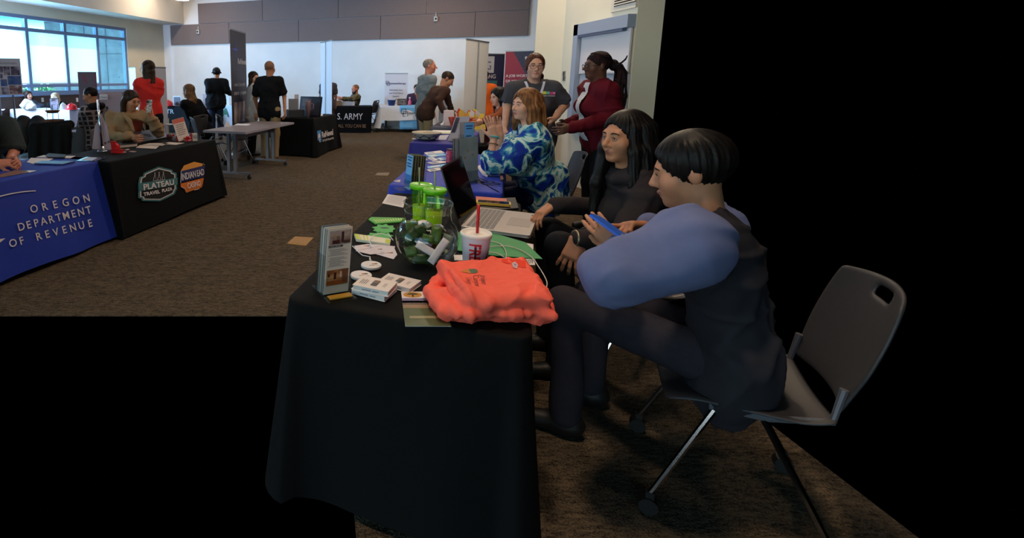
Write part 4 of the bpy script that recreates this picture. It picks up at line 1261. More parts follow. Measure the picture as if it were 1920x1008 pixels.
# black table with the healthcare logo
P5 = G(588, 222.5, TH_)
RT = place(P5, 1.38, 0.76, -1, -1)
c7 = cloth('tablecloth', 'black tablecloth with the small white and blue logo beside the blue-lit banner', RT, ROTD, 1.38, 0.76, black_cl, hem=0.02, flare=0.07, amp=0.012, freq=8, seed=12, rc=0.02)
ltb = mat('logo_light_blue', (60, 140, 214), 0.6)
mb = MB()
def qf(px, py, ex=0.012):
    x, z, y = on_front(px, py, RT, 0.07, 0.02, 0.76); return (x, y - ex, z)
mb.poly([qf(*p) for p in ((593.5, 245.5), (600.5, 243.5), (601.5, 266), (595, 268))][::-1], ltb)
mb.poly([qf(*p, 0.016) for p in ((597.2, 248), (599.4, 254), (599.4, 257), (595, 259), (595, 254.5))][::-1], wht)
mb.tube([qf(597.6, 257, .018), qf(598, 266, .018)], 0.006, wht, 5); mb.tube([qf(595.5, 262, .018), qf(600.3, 260.5, .018)], 0.004, wht, 5)
mb.build('emblem', ltb, c7)
child_text([line_on_front(RT, 0.07, 'ReNewal', (602.5, 258), (623.5, 252), 11, c7, 0.03, hem=0.02, extra=0.014), line_on_front(RT, 0.07, 'Full Cycle Repurposing', (603.5, 265.5), (624.5, 259.5), 4.2, c7, 0.01, hem=0.02, extra=0.014)], wht, c7)

# army recruiting table
AR = G(659.5, 249.5); arz = -R(4)
c8 = cloth('tablecloth', 'black stretch tablecloth printed with white army lettering in front of the bearded soldier', (AR.x, AR.y + 0.38), arz, 1.18, 0.7, black_cl, hem=0.02, flare=-0.035, amp=0.004, freq=6, seed=14, rc=0.03)
def army_M(px, py, ex=0.02):
    h = plane_hit(px, py, Vector((AR.x, AR.y + 0.03)), Vector((math.sin(-arz) * -1, math.cos(arz)))) 
    v = h - Vector((AR.x, AR.y + 0.38, 0)); c, s = math.cos(-arz), math.sin(-arz)
    return (v.x * c - v.y * s, -0.35 - ex, h.z)
a1, a2 = army_M(632, 224), army_M(680, 222); sz = (army_M(645, 212)[2] - a1[2]) / 0.7
child_text([('S. ARMY', sz, wall_text(a1[0], a1[1], a1[2]), dict(sx=0.78))], wht, c8)
a1 = army_M(640.5, 239); sz = (army_M(645, 232.5)[2] - a1[2]) / 0.7
child_text([('ALL YOU CAN BE', sz, wall_text(a1[0] - 0.10, a1[1], a1[2]), dict(bold=0.0, sx=0.72))], mat('tan_print', (150, 112, 84), 0.6), c8)

# therapy table at the back
CT = G(763, 247.5); ctz = -R(3)
tct = thing('folding_table', 'castered table under the white cloth with the pale blue runner', 'table', (CT.x, CT.y + 0.36, 0), ctz)
MB().rbox((0, 0, 0.724), (1.44, 0.66, 0.025), 0.02, mat('table_laminate', (150, 134, 122), 0.4)).build('tabletop', None, tct)
for sx in (-1, 1):
    mb = MB(); mb.box((sx * 0.55, 0, 0.37), (0.06, 0.08, 0.68)); mb.box((sx * 0.55, 0, 0.085), (0.05, 0.6, 0.04)); mb.build('leg', mat('dark_table_steel', (40, 40, 46), 0.4, metal=0.4), tct)
    for sy in (-1, 1):
        mb = MB(); caster_mb(mb, sx * 0.55, sy * 0.27, rubber, 0, 0.033); mb.build('caster', rubber, tct)
c9 = cloth('tablecloth', 'white tablecloth hanging in points on the back table of the therapy booth', (CT.x, CT.y + 0.36), ctz, 1.5, 0.70, white_cl, hem=0.34, flare=0.10, amp=0.014, freq=7, seed=15, rc=0.07, cdrop=0.22)
rb = mat('pale_blue_runner', (104, 168, 216), 0.7, var=0.04, scale=8)
cr = tag(MB().grid(lambda u, v: (-0.20 + 0.94 * u, *((-0.355 + 0.66 * (1 - v / 0.4), 0.746) if v < 0.4 else (-0.36 - 0.115 * (v - 0.4) / 0.6, 0.745 - 0.655 * (v - 0.4) / 0.6))), 8, 15, rb).build('table_runner', smooth=True, solid=0.004), 'pale blue table runner with dark lettering over the white back table', 'table runner')
cr.location = (CT.x, CT.y + 0.36, 0); cr.rotation_euler = (0, 0, ctz)
dk = mat('dark_teal_print', (24, 66, 96), 0.6)
mb = MB()
def sq(mb, x, z, s_, y, w_=0.018):
    for a, b in (((x, z), (x + s_, z)), ((x, z + s_), (x + s_, z + s_)), ((x, z), (x, z + s_)), ((x + s_, z), (x + s_, z + s_))):
        mb.tube([(a[0], y, a[1]), (b[0], y, b[1])], w_ / 2, dk, 4)
sq(mb, -0.16, 0.53, 0.13, -0.415, 0.02); sq(mb, -0.11, 0.45, 0.13, -0.43, 0.02); mb.build('emblem', dk, cr)
child_text([('connectherapy', 0.092, wall_text(0.05, -0.425, 0.515), dict(bold=0.02))], dk, cr)

# grey folding table with casters in the middle
lam = mat('grey_laminate', (140, 126, 128), 0.35, var=0.03, scale=40)
edge = mat('grey_table_edge', (150, 146, 160), 0.4)
PN = G(461, 247.5, 0.74); NT = place(PN, 1.76, 0.72, -1, -1)
t_ = thing('folding_table', 'bare grey laminate table on casters in the aisle', 'table', (NT.x, NT.y, 0), ROTD)
MB().rbox((0, 0, 0.725), (1.76, 0.72, 0.03), 0.02, lam).build('tabletop', None, t_)
mb = MB(); mb.rbox((0, 0, 0.7225), (1.772, 0.732, 0.027), 0.026, edge); mb.build('edge_band', None, t_)
for sx in (-1, 1):
    mb = MB()
    for dy in (-0.055, 0.055): mb.box((sx * 0.66, dy, 0.40), (0.05, 0.05, 0.62))
    mb.box((sx * 0.66, 0, 0.70), (0.06, 0.5, 0.02)); mb.rbox((sx * 0.66, 0, 0.088), (0.055, 0.62, 0.03), 0.02)
    mb.build('leg', steel, t_)
    for sy in (-1, 1):
        mb = MB(); caster_mb(mb, sx * 0.66, sy * 0.28, rubber, 0, 0.03); mb.build('caster', rubber, t_)
MB().box((0, 0, 0.62), (1.3, 0.03, 0.08)).build('crossbar', steel, t_)
NTc = NT

# left and far-left tables
WT = A(86, 206, 12.9)
c10 = cloth('tablecloth', 'white tablecloth by the window holding the red hard hat', (WT.x + 0.1, WT.y), ROTD - PI / 2 + R(8), 1.72, 0.72, white_cl, hem=0.03, flare=0.03, amp=0.008, freq=9, seed=17, rc=0.02)
WTz = ROTD - PI / 2 + R(8)
EL = A(328, 197.5, 14.2)
c11 = cloth('tablecloth', 'black tablecloth with pale electric lettering in the far left corner', (EL.x, EL.y + 0.35), -AD, 1.25, 0.7, black_cl, hem=0.02, flare=0.03, amp=0.008, freq=9, seed=18, rc=0.02)
child_text([('ELECTR', 0.17, wall_text(-0.62, -0.372, 0.53), dict(bold=0.012, sx=1.25))], mat('pale_print', (150, 146, 150), 0.6), c11)
CA = A(404, 193, 14.6)
c12 = cloth('tablecloth', 'white tablecloth with large coloured letters behind the man in the black cap', (CA.x + 0.32, CA.y + 0.35), -AD, 1.5, 0.7, mat('white_printed_cloth', (196, 206, 226), 0.8), hem=0.02, flare=0.03, amp=0.008, freq=9, seed=19, rc=0.02)
child_text([('C', 0.34, wall_text(-0.62, -0.374, 0.42), dict(bold=0.03))], mat('purple_print', (112, 22, 62), 0.6), c12)
child_text([('A', 0.34, wall_text(-0.02, -0.374, 0.42), dict(bold=0.03)), ('R', 0.34, wall_text(-0.32, -0.374, 0.42), dict(bold=0.03))], mat('green_print', (44, 112, 88), 0.6), c12)

# ------------------------------------------------------------------ chairs
shell_m = mat('dark_grey_chair_plastic', (58, 56, 60), 0.5, var=0.05, scale=60)
CHAIR_GROUP = 'grey shell chairs on casters'
def make_chair(label, loc, yaw, group=None):
    "shell chair; yaw 0 faces +Y"
    t = thing('shell_chair', label, 'chair', (loc[0], loc[1], 0), R(yaw), group)
    def back(u, v):
        x = (u - 0.5); z = 0.50 + 0.36 * v
        hw = 0.225 * (1 - 0.16 * max(0, v - 0.55) ** 2 * 4) * (0.86 + 0.14 * min(1, v * 2.5))
        return (x * 2 * hw, -0.21 - 0.09 * v - 0.055 * (1 - (2 * x) ** 2) * (0.6 + 0.4 * v), z + 0.02 * (1 - (2 * x) ** 2) * v)
    mb = MB(); nu, nv = 16, 12
    vs = [back(i / nu, j / nv) for j in range(nv + 1) for i in range(nu + 1)]
    hole = lambda i, j: j == nv - 2 and 6 <= i <= 9
    mb.add(vs, [(j * (nu + 1) + i, j * (nu + 1) + i + 1, (j + 1) * (nu + 1) + i + 1, (j + 1) * (nu + 1) + i) for j in range(nv) for i in range(nu) if not hole(i, j)])
    mb.build('backrest', shell_m, t, smooth=True, solid=0.012, subsurf=1)
    def seat(u, v):
        x = (u - 0.5); hw = 0.225 * (1 - 0.3 * max(0, v - 0.8) ** 2 * 5)
        return (x * 2 * hw, -0.21 + 0.43 * v, 0.455 - 0.02 * (1 - (2 * x) ** 2) - 0.05 * max(0, v - 0.75) ** 2 * 10 + 0.035 * max(0, 0.15 - v) * 6)
    MB().grid(seat, 12, 10).build('seat', shell_m, t, smooth=True, solid=0.012, subsurf=1)
    for sx in (-1, 1):
        mb = MB(); mb.tube([(sx * 0.19, -0.215, 0.58), (sx * 0.195, -0.20, 0.47), (sx * 0.20, -0.05, 0.435), (sx * 0.20, 0.10, 0.43)], 0.011, None, 8); mb.build('seat_frame', steel, t)
        for sy in (-1, 1):
            mb = MB(); mb.tube([(sx * 0.20, 0.02 + sy * 0.06, 0.432), (sx * 0.235, sy * 0.235, 0.075)], 0.010, None, 8); lg = mb.build('leg', chrome, t)
            mb = MB(); mb.cyl((sx * 0.235 - 0.02, sy * 0.24, 0.03), (sx * 0.235 + 0.02, sy * 0.24, 0.03), 0.03, None, seg=14); mb.box((sx * 0.235, sy * 0.237, 0.066), (0.025, 0.025, 0.03)); mb.build('caster', rubber, lg)
    return t
p = A(1072, 340, 4.30)
ch0 = make_chair('grey shell chair behind the woman in the tropical blouse', (p.x - 0.24, p.y + 0.08), 76)
def chair(loc, yaw, label): return dup(ch0, (loc[0], loc[1], 0), R(yaw), label)
def pos_chair(px, py, Y, yaw, label): q = A(px, py, Y); return chair((q.x, q.y), yaw, label)
pos_chair(397, 240, 8.45, -70, 'dark grey shell chair at the near end of the bare grey table')
pos_chair(444, 230, 9.05, -72, 'dark grey shell chair further along the bare grey table, below the tall dark banner')
pos_chair(352, 235, 9.0, 64, 'dark chair under the seated woman in the loose black top')
pos_chair(172, 262, 7.9, 74, 'dark chair under the man in plaid')
pos_chair(688, 222, 15.0, 60, 'dark chair behind the army table beside the soldier')
pos_chair(57, 262, 6.9, 150, 'dark chair at the left with black bags on it')
pos_chair(105, 262, 6.2, 170, 'dark chair at the left with the lettered black jacket over it')
chair((1.63, 2.53), 84, 'chair under the woman in the charcoal hoodie')
chair((1.47, 1.66), 62, 'chair under the person in light blue sleeves')
chair((2.55, 6.92), 78, 'chair under the woman in the rust brown jacket')
chair((-2.52, 6.36), -118, 'chair under the woman in the tan jacket')
chair((-3.2, 4.64), -104, 'chair under the man in the green-grey polo')
# black bags and a draped jacket on the left chairs
blk_nylon = mat('black_nylon', (18, 18, 22), 0.6, var=0.1, scale=20)
for px, lab in ((45, 'round-topped black bag on the left, nearer the window table corner'), (71, 'round-topped black bag next to the lettered black jacket')):
    c = A(px, 236, 7.0); S = SDF(); b0 = np3(c)
    S.ell(b0, (0.115, 0.10, 0.15), None, 0.02); S.cap(b0 - np.array([0, 0, 0.04]), b0 - np.array([0, 0, b0[2] - 0.58]), 0.105, k=0.03)
    v, q = S.mesh(0.014); v = fold(v, q, 0.004, 22, px)
    bg = thing('bag', lab, 'bag', (c.x, c.y, c.z - 0.15)); mesh_obj('pouch', [(v, q, None, [blk_nylon])], bg, np3(bg.location))
c = A(100, 246, 6.25); S = SDF(); b0 = np3(c)
S.cap(b0 + np.array([-0.20, -0.05, 0.06]), b0 + np.array([0.20, 0.02, 0.08]), 0.05, k=0.05); 
for i in range(7):
    x = -0.21 + 0.07 * i; S.cap(b0 + np.array([x, -0.05 - 0.02 * (i % 2), 0.05]), b0 + np.array([x * 1.08, -0.12 - 0.03 * (i % 2), -0.34]), 0.05, 0.045, k=0.03)
v, q = S.mesh(0.014); v = fold(v, q, 0.010, 18, 5)
jk = thing('jacket', 'black jacket with dark orange lettering hung over a chair at the left', 'jacket', (c.x, c.y, c.z - 0.36)); mesh_obj('shell', [(v, q, None, [black_cl])], jk, np3(jk.location))
text_mb([('TAWN', 0.085, Matrix.Translation((-0.10, -0.21, 0.0)) @ Matrix.Rotation(R(60), 4, 'Y') @ UP, dict(bold=0.02))], mat('dark_orange_print', (126, 52, 34), 0.7)).build('lettering', mat('dark_orange_print', (126, 52, 34), 0.7), jk)

# ------------------------------------------------------------------ the people
sk_f = skin('fair', (214, 158, 132)); sk_m = skin('medium', (186, 126, 94)); sk_t = skin('tan', (170, 112, 82)); sk_d = skin('deep', (92, 58, 44)); sk_r = skin('ruddy', (196, 122, 96))
lp_f = lipm('rose', (182, 112, 100)); lp_m = lipm('brown_rose', (152, 92, 76)); lp_d = lipm('deep', (98, 52, 48))
hr_black = streak_hair('black', (12, 10, 10), (26, 21, 20)); hr_brown = streak_hair('dark_brown', (30, 20, 15), (62, 42, 30)); hr_auburn = streak_hair('auburn_blonde', (88, 54, 32), (146, 98, 60))
hr_blond = streak_hair('dark_blonde', (72, 50, 34), (132, 98, 66)); hr_red = streak_hair('brown_auburn', (52, 28, 20), (96, 54, 38)); hr_grey = streak_hair('grey', (96, 86, 80), (150, 140, 132))
hr_stub = mat('hair_stubble', (128, 92, 72), 0.8, var=0.2, scale=200)
black_top = mat('black_knit', (15, 15, 18), 0.8, var=0.1, scale=40, bump=0.1)
jeans = mat('black_denim', (20, 21, 27), 0.8, var=0.15, scale=60, bump=0.1)
khaki = mat('khaki_twill', (150, 128, 98), 0.8, var=0.06, scale=40, bump=0.05)
def ground(p): return (float(p[0]), float(p[1]), 0.0)

# 1 woman in the grey hoodie, near right ---------------------------------------
hd = A(1172, 256, 2.38)
J = pose((1.60, 2.50), 84, 1.66, sit=True, lean=6, seat=0.46, twist=-6)
off = np3(hd) - J['head']; 
for k in ('waist', 'chest', 'neck', 'sl', 'sr'): J[k] = J[k] + off * np.array([0.9, 0.9, 0.9]) * {'waist': .35, 'chest': .7, 'neck': .95, 'sl': .9, 'sr': .9}[k]
J['head'] = np3(hd)
arm(J, 'r', A(1142, 388, 2.72), A(1037, 385, 2.58)); arm(J, 'l', A(1165, 452, 2.16), A(1082, 447, 2.16))
J['sl'] = np3(A(1215, 372, 2.26)); J['kr'] = np3(A(1030, 432, 2.62)); J['kl'] = np3(A(1052, 462, 2.34)); 
for q in 'lr': J['a' + q] = J['k' + q] * np.array([1, 1, 0]) + np.array([0.04, 0.02, 0.09])
look = unit((-0.985, -0.20, -0.06))
def g_hair(S, P, M, w_, s, J, r, f, u):
    S.ell(P(0.004, -0.022, 0.036), np.array([0.088, 0.112, 0.096]) * s, M, 0.02 * s)
    S.ell(P(0.0, 0.094, -0.028), np.array([0.070, 0.078, 0.098]) * s, M, 0.014 * s, True)
    S.ell(P(0, 0.06, -0.15), np.array([0.066, 0.08, 0.09]) * s, M, 0.014 * s, True)
    for x, y0, y1, L, rr in ((0.080, 0.030, 0.045, 0.36, 0.030), (-0.080, 0.022, 0.03, 0.30, 0.026), (0.088, -0.02, 0.0, 0.40, 0.036), (-0.086, -0.03, -0.02, 0.34, 0.034), (0.07, -0.075, -0.06, 0.42, 0.040), (-0.06, -0.08, -0.07, 0.38, 0.040), (0.0, -0.10, -0.09, 0.42, 0.045)):
        p0, p1 = P(x * 0.85, y0 - 0.01, 0.04), P(x * 1.06, y0, -0.06)
        dn = np.array([0, 0, -1.0])
        S.chain([p0, p1, p1 + dn * L * 0.5 * s + f * (y1 - y0) * s + r * x * 0.25 * s, p1 + dn * L * s + f * (y1 - y0) * 1.6 * s + r * x * 0.3 * s], [rr * .8 * s, rr * s, rr * s, 0.018 * s], k=0.02 * s)
hoodie = mat('charcoal_hoodie_fleece', (46, 40, 43), 0.9, var=0.08, scale=30, bump=0.12)
grey_w = person('young woman with long black hair in a charcoal hoodie resting a hand on the laptop', J, ground(J['hl']), sk_m, hoodie, jeans, hv=0.011, hh=0.0036, look=look, gaze=-0.001, bust=0.75,
    hair=g_hair, hair_m=hr_black, lip=lp_m, brow_m=hr_black, fold_amp=0.0045, fold_freq=24, g=0.98, jaw=1.0, nose=1.05, hands=dict(
        r=dict(d=(-0.80, -0.25, -0.42), palm=(-0.3, -0.2, -0.9), curl=0.42, side=-1), l=dict(d=(-0.35, -0.10, -0.93), palm=(0.55, 0.80, -0.3), curl=0.30, spread=0.22, side=1)), hand_h=0.0042, top_name='hoodie', top_off=0.020)
def on_child(root, mb, name, m, **k):
    mb.M = Matrix.Identity(4); return mb.build(name, m, root, **k)
def wmb(root):
    mb = MB(); mb.M = Matrix.Translation(-root.location); return mb
# hood behind her neck, watch on the near wrist
S = SDF(); nk = J['neck']
for a in range(9):
    t0 = -PI * 0.15 + a * PI * 1.3 / 8; t1 = t0 + PI * 1.3 / 8
    pt = lambda t: nk + J['r'] * 0.115 * math.cos(t) - J['f'] * 0.10 * math.sin(t) + np.array([0, 0, -0.015 + 0.03 * math.sin(t)])
    S.cap(pt(t0), pt(t1), 0.035, k=0.02)
v, q = S.mesh(0.009); v = fold(v, q, 0.004, 30, 4); mesh_obj('hood', [(v, q, None, [hoodie])], grey_w, np3(grey_w.location))
def ring_on(root, c, axis, r_, t_, m, name, n=20, flat=1.0):
    a = unit(axis); u1 = unit(np.cross(a, (0.2, 0.3, 0.9))); u2 = np.cross(a, u1)
    mb = wmb(root); mb.tube([Vector(np3(c) + u1 * r_ * math.cos(2 * PI * i / n) + u2 * r_ * flat * math.sin(2 * PI * i / n)) for i in range(n + 1)], t_, None, 6); return mb.build(name, m, root, smooth=True)
ax = unit(J['wl'] - J['el']); ring_on(grey_w, J['wl'] + ax * 0.008, ax, 0.033, 0.006, mat('watch_metal', (176, 158, 132), 0.3, metal=0.8), 'wristwatch')

# 2 woman in the tropical print blouse ------------------------------------------
hd = A(985, 196, 4.05)
J = pose((1.90, 4.22), 76, 1.66, sit=True, lean=10, seat=0.46)
off = np3(hd) - J['head']
for k, wgt in (('waist', .3), ('chest', .65), ('neck', .95), ('sl', .85), ('sr', .85)): J[k] = J[k] + off * wgt
J['head'] = np3(hd)
J['sl'] = np3(A(1004, 262, 3.92)); J['sr'] = np3(A(975, 252, 4.28))
arm(J, 'l', A(918, 308, 3.92), A(926, 258, 3.98)); arm(J, 'r', A(935, 300, 4.20), A(938, 255, 4.13))
look = unit((-0.965, -0.26, -0.02))
def u_hair(S, P, M, w_, s, J, r, f, u):
    cap_hair(S, P, M, w_, s, 0.020, line=-0.006, low=-0.08)
    dn = np.array([0, 0, -1.0])
    for x, y0, L, fl, rr in ((0.080, 0.035, 0.17, -0.01, 0.022), (0.088, -0.005, 0.20, -0.03, 0.034), (-0.080, 0.025, 0.16, 0.0, 0.022), (-0.086, -0.02, 0.19, -0.02, 0.034), (0.070, -0.075, 0.22, -0.06, 0.044), (-0.06, -0.08, 0.21, -0.05, 0.042), (0.0, -0.105, 0.22, -0.075, 0.046)):
        p0, p1 = P(x * 0.85, y0 - 0.01, 0.05), P(x * 1.08, y0 - 0.01, -0.03)
        S.chain([p0, p1, p1 + dn * L * 0.55 * s + f * fl * 0.4 * s, p1 + dn * L * s + f * fl * s + r * x * 0.2 * s], [rr * .8 * s, rr * s, rr * 1.05 * s, 0.020 * s], k=0.02 * s)
blouse = ramp_mat('tropical_print_blouse', [(0.0, (18, 34, 118)), (0.43, (26, 50, 148)), (0.475, (40, 120, 160)), (0.50, (166, 208, 200)), (0.545, (214, 218, 214)), (0.575, (92, 172, 170)), (0.61, (30, 96, 140)), (0.66, (20, 36, 122))], 7.0, 0.75, 5.0, 1.0, constant=False)
def drape_u(S, J):
    sl, el, wa, ch = J['sl'], J['el'], J['waist'], J['chest']; hc_ = (J['hl'] + J['hr']) / 2; f = J['f']; up = np.array([0, 0, 1.0])
    S.chain([sl, (sl + el) / 2 - up * 0.04, el - f * 0.05 - up * 0.0], [0.10, 0.105, 0.075], k=0.06)
    S.cap((sl + el) / 2 - up * 0.06, wa + f * 0.10 - J['r'] * 0.10, 0.09, 0.10, k=0.08)
    S.cap(ch, hc_ + f * 0.06, 0.16, 0.175, k=0.06, flat=(f, 1.15))
    S.cap(wa - f * 0.10, hc_ - f * 0.06 - up * 0.05, 0.12, 0.145, k=0.06)
    S.cap(el - f * 0.02, el + (J['wl'] - el) * 0.30, 0.062, 0.066, k=0.03)
blue_w = person('woman with auburn bob in a blue tropical print blouse pressing her palms together', J, ground(J['hl']), sk_f, blouse, mat('dark_blue_trousers', (24, 26, 60), 0.8), hv=0.011, hh=0.0042, look=look, gaze=-0.002, extra=drape_u, g=1.12, bust=0.95, sleeve='half',
    hair=u_hair, hair_m=hr_auburn, lip=lp_f, brow_m=hr_brown, fold_amp=0.006, fold_freq=20, top_low=-0.06, sleeve_w=1.15, eye=eye_b, nose=1.05, hands=dict(
        l=dict(d=(-0.30, -0.05, 0.95), palm=(-0.25, 0.95, 0.0), curl=0.06, spread=0.10, side=1), r=dict(d=(-0.34, -0.12, 0.93), palm=(-0.1, -0.97, 0.0), curl=0.10, spread=0.10, side=-1)), top_name='blouse', top_off=0.020)
ax = unit(J['wl'] - J['el'])
ring_on(blue_w, J['wl'] + ax * 0.003, ax, 0.036, 0.0065, mat('turquoise_beads', (60, 168, 170), 0.35), 'bracelet'); ring_on(blue_w, J['wl'] - ax * 0.055, ax, 0.039, 0.004, mat('brown_beads', (110, 66, 46), 0.4), 'bracelet')

# 3 person in the light blue sleeves at the near right ---------------------------
J = pose((1.44, 1.66), 62, 1.74, sit=True, lean=12, seat=0.46)
J['sl'] = np3(A(1286, 462, 1.46)); J['sr'] = np3(A(1330, 432, 1.86)); J['neck'] = (J['sl'] + J['sr']) / 2 + np.array([0.02, 0.0, 0.06]); J['chest'] = J['neck'] * 0.5 + J['waist'] * 0.5
J['head'] = J['neck'] + np.array([-0.05, 0.04, 0.165])
arm(J, 'l', A(1152, 516, 1.48), A(1168, 470, 1.77)); arm(J, 'r', A(1270, 470, 1.98), A(1215, 424, 1.94))
J['kl'] = np3(A(1062, 572, 1.96)); J['kr'] = np3(A(1110, 556, 2.16)); J['al'] = J['kl'] * np.array([1, 1, 0]) + np.array([0.03, 0, 0.09]); J['ar'] = J['kr'] * np.array([1, 1, 0]) + np.array([0.03, 0, 0.09])
fleece = mat('light_blue_fleece', (104, 110, 148), 0.9, var=0.05, scale=25, bump=0.1)
sleeve_p = person('person in light blue sleeves holding up a blue phone at the right edge', J, ground(J['hl']), sk_m, mat('dark_grey_vest', (44, 42, 48), 0.85, var=0.08, scale=25, bump=0.1), mat('dark_grey_trousers', (46, 42, 50), 0.85, var=0.1, scale=40, bump=0.1), sleeve='none', hv=0.010, hh=0.0045, look=unit((-0.8, 0.55, -0.25)), face=True,
    hair=short_hair(0.016, low=-0.03), hair_m=hr_black, lip=lp_m, g=1.02, fold_amp=0.007, fold_freq=22, sleeve_w=1.35, top_off=0.022, hands=dict(l=dict(d=(-0.42, 0.60, 0.55), palm=(0.62, 0.72, -0.2), curl=0.22, spread=0.05, thumb=0.5, side=1), r=dict(d=(-0.96, -0.12, 0.10), palm=(-0.1, -0.4, -0.9), curls=[0.06, 0.8, 1.0, 1.1], side=-1)), hand_h=0.004, top_name='vest')
for q_ in 'lr':
    S = SDF(); e_, w_, sh = J['e' + q_], J['w' + q_], J['s' + q_]
    S.chain([sh, e_, w_ - unit(w_ - e_) * .01], [.118, .092, .050], k=.04)
    S.cap(w_ - unit(w_ - e_) * .03, w_ - unit(w_ - e_) * .005, .042, .040, k=.02)
    v, q = S.mesh(.008); v = relax(v, q, 1); v = fold(v, q, .010, 24, 31); v = crease(v, q, .012, 17, 32); v = relax(v, q, 1); mesh_obj('sleeve', [(v, q, None, [fleece])], sleeve_p, np3(sleeve_p.location))

# 4 woman in the dark red jacket with locs ----------------------------------------
hd = A(1119, 123, 4.78)
J = pose((2.70, 4.86), 88, 1.74, lean=-2)
off = np3(hd) - J['head']
for k, wgt in (('waist', .2), ('chest', .6), ('neck', .9), ('sl', .9), ('sr', .9)): J[k] = J[k] + off * wgt
J['head'] = np3(hd)
arm(J, 'l', A(1146, 222, 4.60), A(1072, 240, 4.58)); arm(J, 'r', A(1120, 215, 5.1), A(1062, 232, 4.98))
def loc_hair(S, P, M, w_, s, J, r, f, u):
    cap_hair(S, P, M, w_, s, 0.010, line=-0.02, low=-0.03)
    rng = random.Random(7); kn = P(0, -0.150, 0.005)
    for i in range(22):
        a = -1.3 + 2.6 * i / 21
        p0 = P(0.080 * math.sin(a), 0.055 * math.cos(a) - 0.01, 0.075 + 0.035 * math.cos(a))
        p1 = P(0.092 * math.sin(a), -0.055, 0.055 + 0.060 * math.cos(a))
        S.chain([p0, p1, kn + r * rng.uniform(-0.02, 0.02)], [0.008 * s, 0.0095 * s, 0.010 * s], k=0.003)
    S.ell(kn, (0.045 * s, 0.04 * s, 0.05 * s), M, 0.01)
    dn = np.array([0, 0, -1.0])
    for i in range(20):
        a = rng.uniform(-1, 1); L = rng.uniform(0.28, 0.56)
        b = kn + r * a * 0.05 * s - f * rng.uniform(0.0, 0.05) * s
        p1 = b - f * rng.uniform(0.03, 0.07) * s + dn * 0.07 * s; p2 = p1 + dn * L * 0.5 * s - f * rng.uniform(-0.03, 0.03) + r * a * 0.03; p3 = p1 + dn * L * s - f * rng.uniform(-0.04, 0.02) + r * rng.uniform(-.03, .03)
        S.chain([b, p1, p2, p3], [0.010 * s, 0.0095 * s, 0.009 * s, 0.006 * s], k=0.003)
    S.chain([kn, kn - f * 0.06 * s + u * 0.015 * s, kn - f * 0.10 * s + u * 0.05 * s, kn - f * 0.115 * s + u * 0.085 * s], [0.010 * s, 0.009 * s, 0.007 * s, 0.005 * s], k=0.003)
hr_loc = ramp_mat('hair_locs', [(0.4, (18, 12, 13)), (0.7, (46, 20, 24))], 26, 0.8, 2)
redj = mat('dark_red_knit_jacket', (92, 14, 28), 0.85, var=0.08, scale=40, bump=0.1)
red_w = person('standing woman with glasses and long locs in a dark red jacket', J, ground((J['al'] + J['ar']) / 2), sk_d, redj, mat('black_trousers', (14, 14, 17), 0.8), hv=0.013, hh=0.0055, look=unit((-0.995, 0.02, 0.0)), g=1.32, bust=1.0, belly=0.75,
    hair=loc_hair, hair_m=hr_loc, lip=lp_d, brow_m=hr_black, glasses=mat('black_glasses_frame', (18, 17, 19), 0.3), fold_amp=0.006, fold_freq=17, top_low=0.02, pelvis=False, jaw=1.06, nose=1.15, hands=dict(l=dict(curl=0.5), r=dict(curl=0.5)), top_name='jacket', top_off=0.022, sleeve_w=1.15, neck_r=0.06)
S = SDF(); torso_prims(S, J, 1.32, 0.034, 0.05, 1.0, 0.75)
v, q = S.mesh(0.013); c0 = (v[q].mean(1) - J['chest']); ang = np.abs(c0 @ J['r']); ff = c0 @ J['f']; hz = v[q].mean(1)[:, 2]
keep = (ang < 0.034 + 0.02 * (hz > 1.3)) & (ff > 0.06) & (hz > 0.92) & (hz < J['neck'][2] + 0.01)
mesh_obj('blouse', [(v, q[keep], None, [mat('white_blouse', (206, 204, 214), 0.8)])], red_w, np3(red_w.location))

# 5 woman in the grey t-shirt with the lanyard -------------------------------------
hd = A(1003, 124, 5.05)
J = pose((2.17, 5.18), 172, 1.74, lean=-2)
off = np3(hd) - J['head']
for k, wgt in (('waist', .2), ('chest', .6), ('neck', .95), ('sl', .9), ('sr', .9)): J[k] = J[k] + off * wgt
J['head'] = np3(hd)
arm(J, 'r', A(951, 196, 5.12), A(946, 240, 5.02)); arm(J, 'l', A(1059, 196, 5.08), A(1040, 222, 4.86))
def pulled(S, P, M, w_, s, J, r, f, u):
    cap_hair(S, P, M, w_, s, 0.008, line=0.004, low=-0.02)
    for x in (-1, 1): S.ell(P(x * .073, -.005, .012), np.array([.014, .040, .055]) * s, M, .012 * s)
    S.ell(P(0.0, -0.125, 0.02), np.array([0.04, 0.035, 0.04]) * s, M, 0.02 * s)
    S.chain([P(-0.02, -0.12, 0.0), P(-0.075, -0.07, -0.09), P(-0.085, -0.03, -0.17)], [0.02 * s, 0.018 * s, 0.01 * s], k=0.02 * s)
gtee = mat('charcoal_tee_jersey', (70, 68, 74), 0.85, var=0.05, scale=40, bump=0.06)
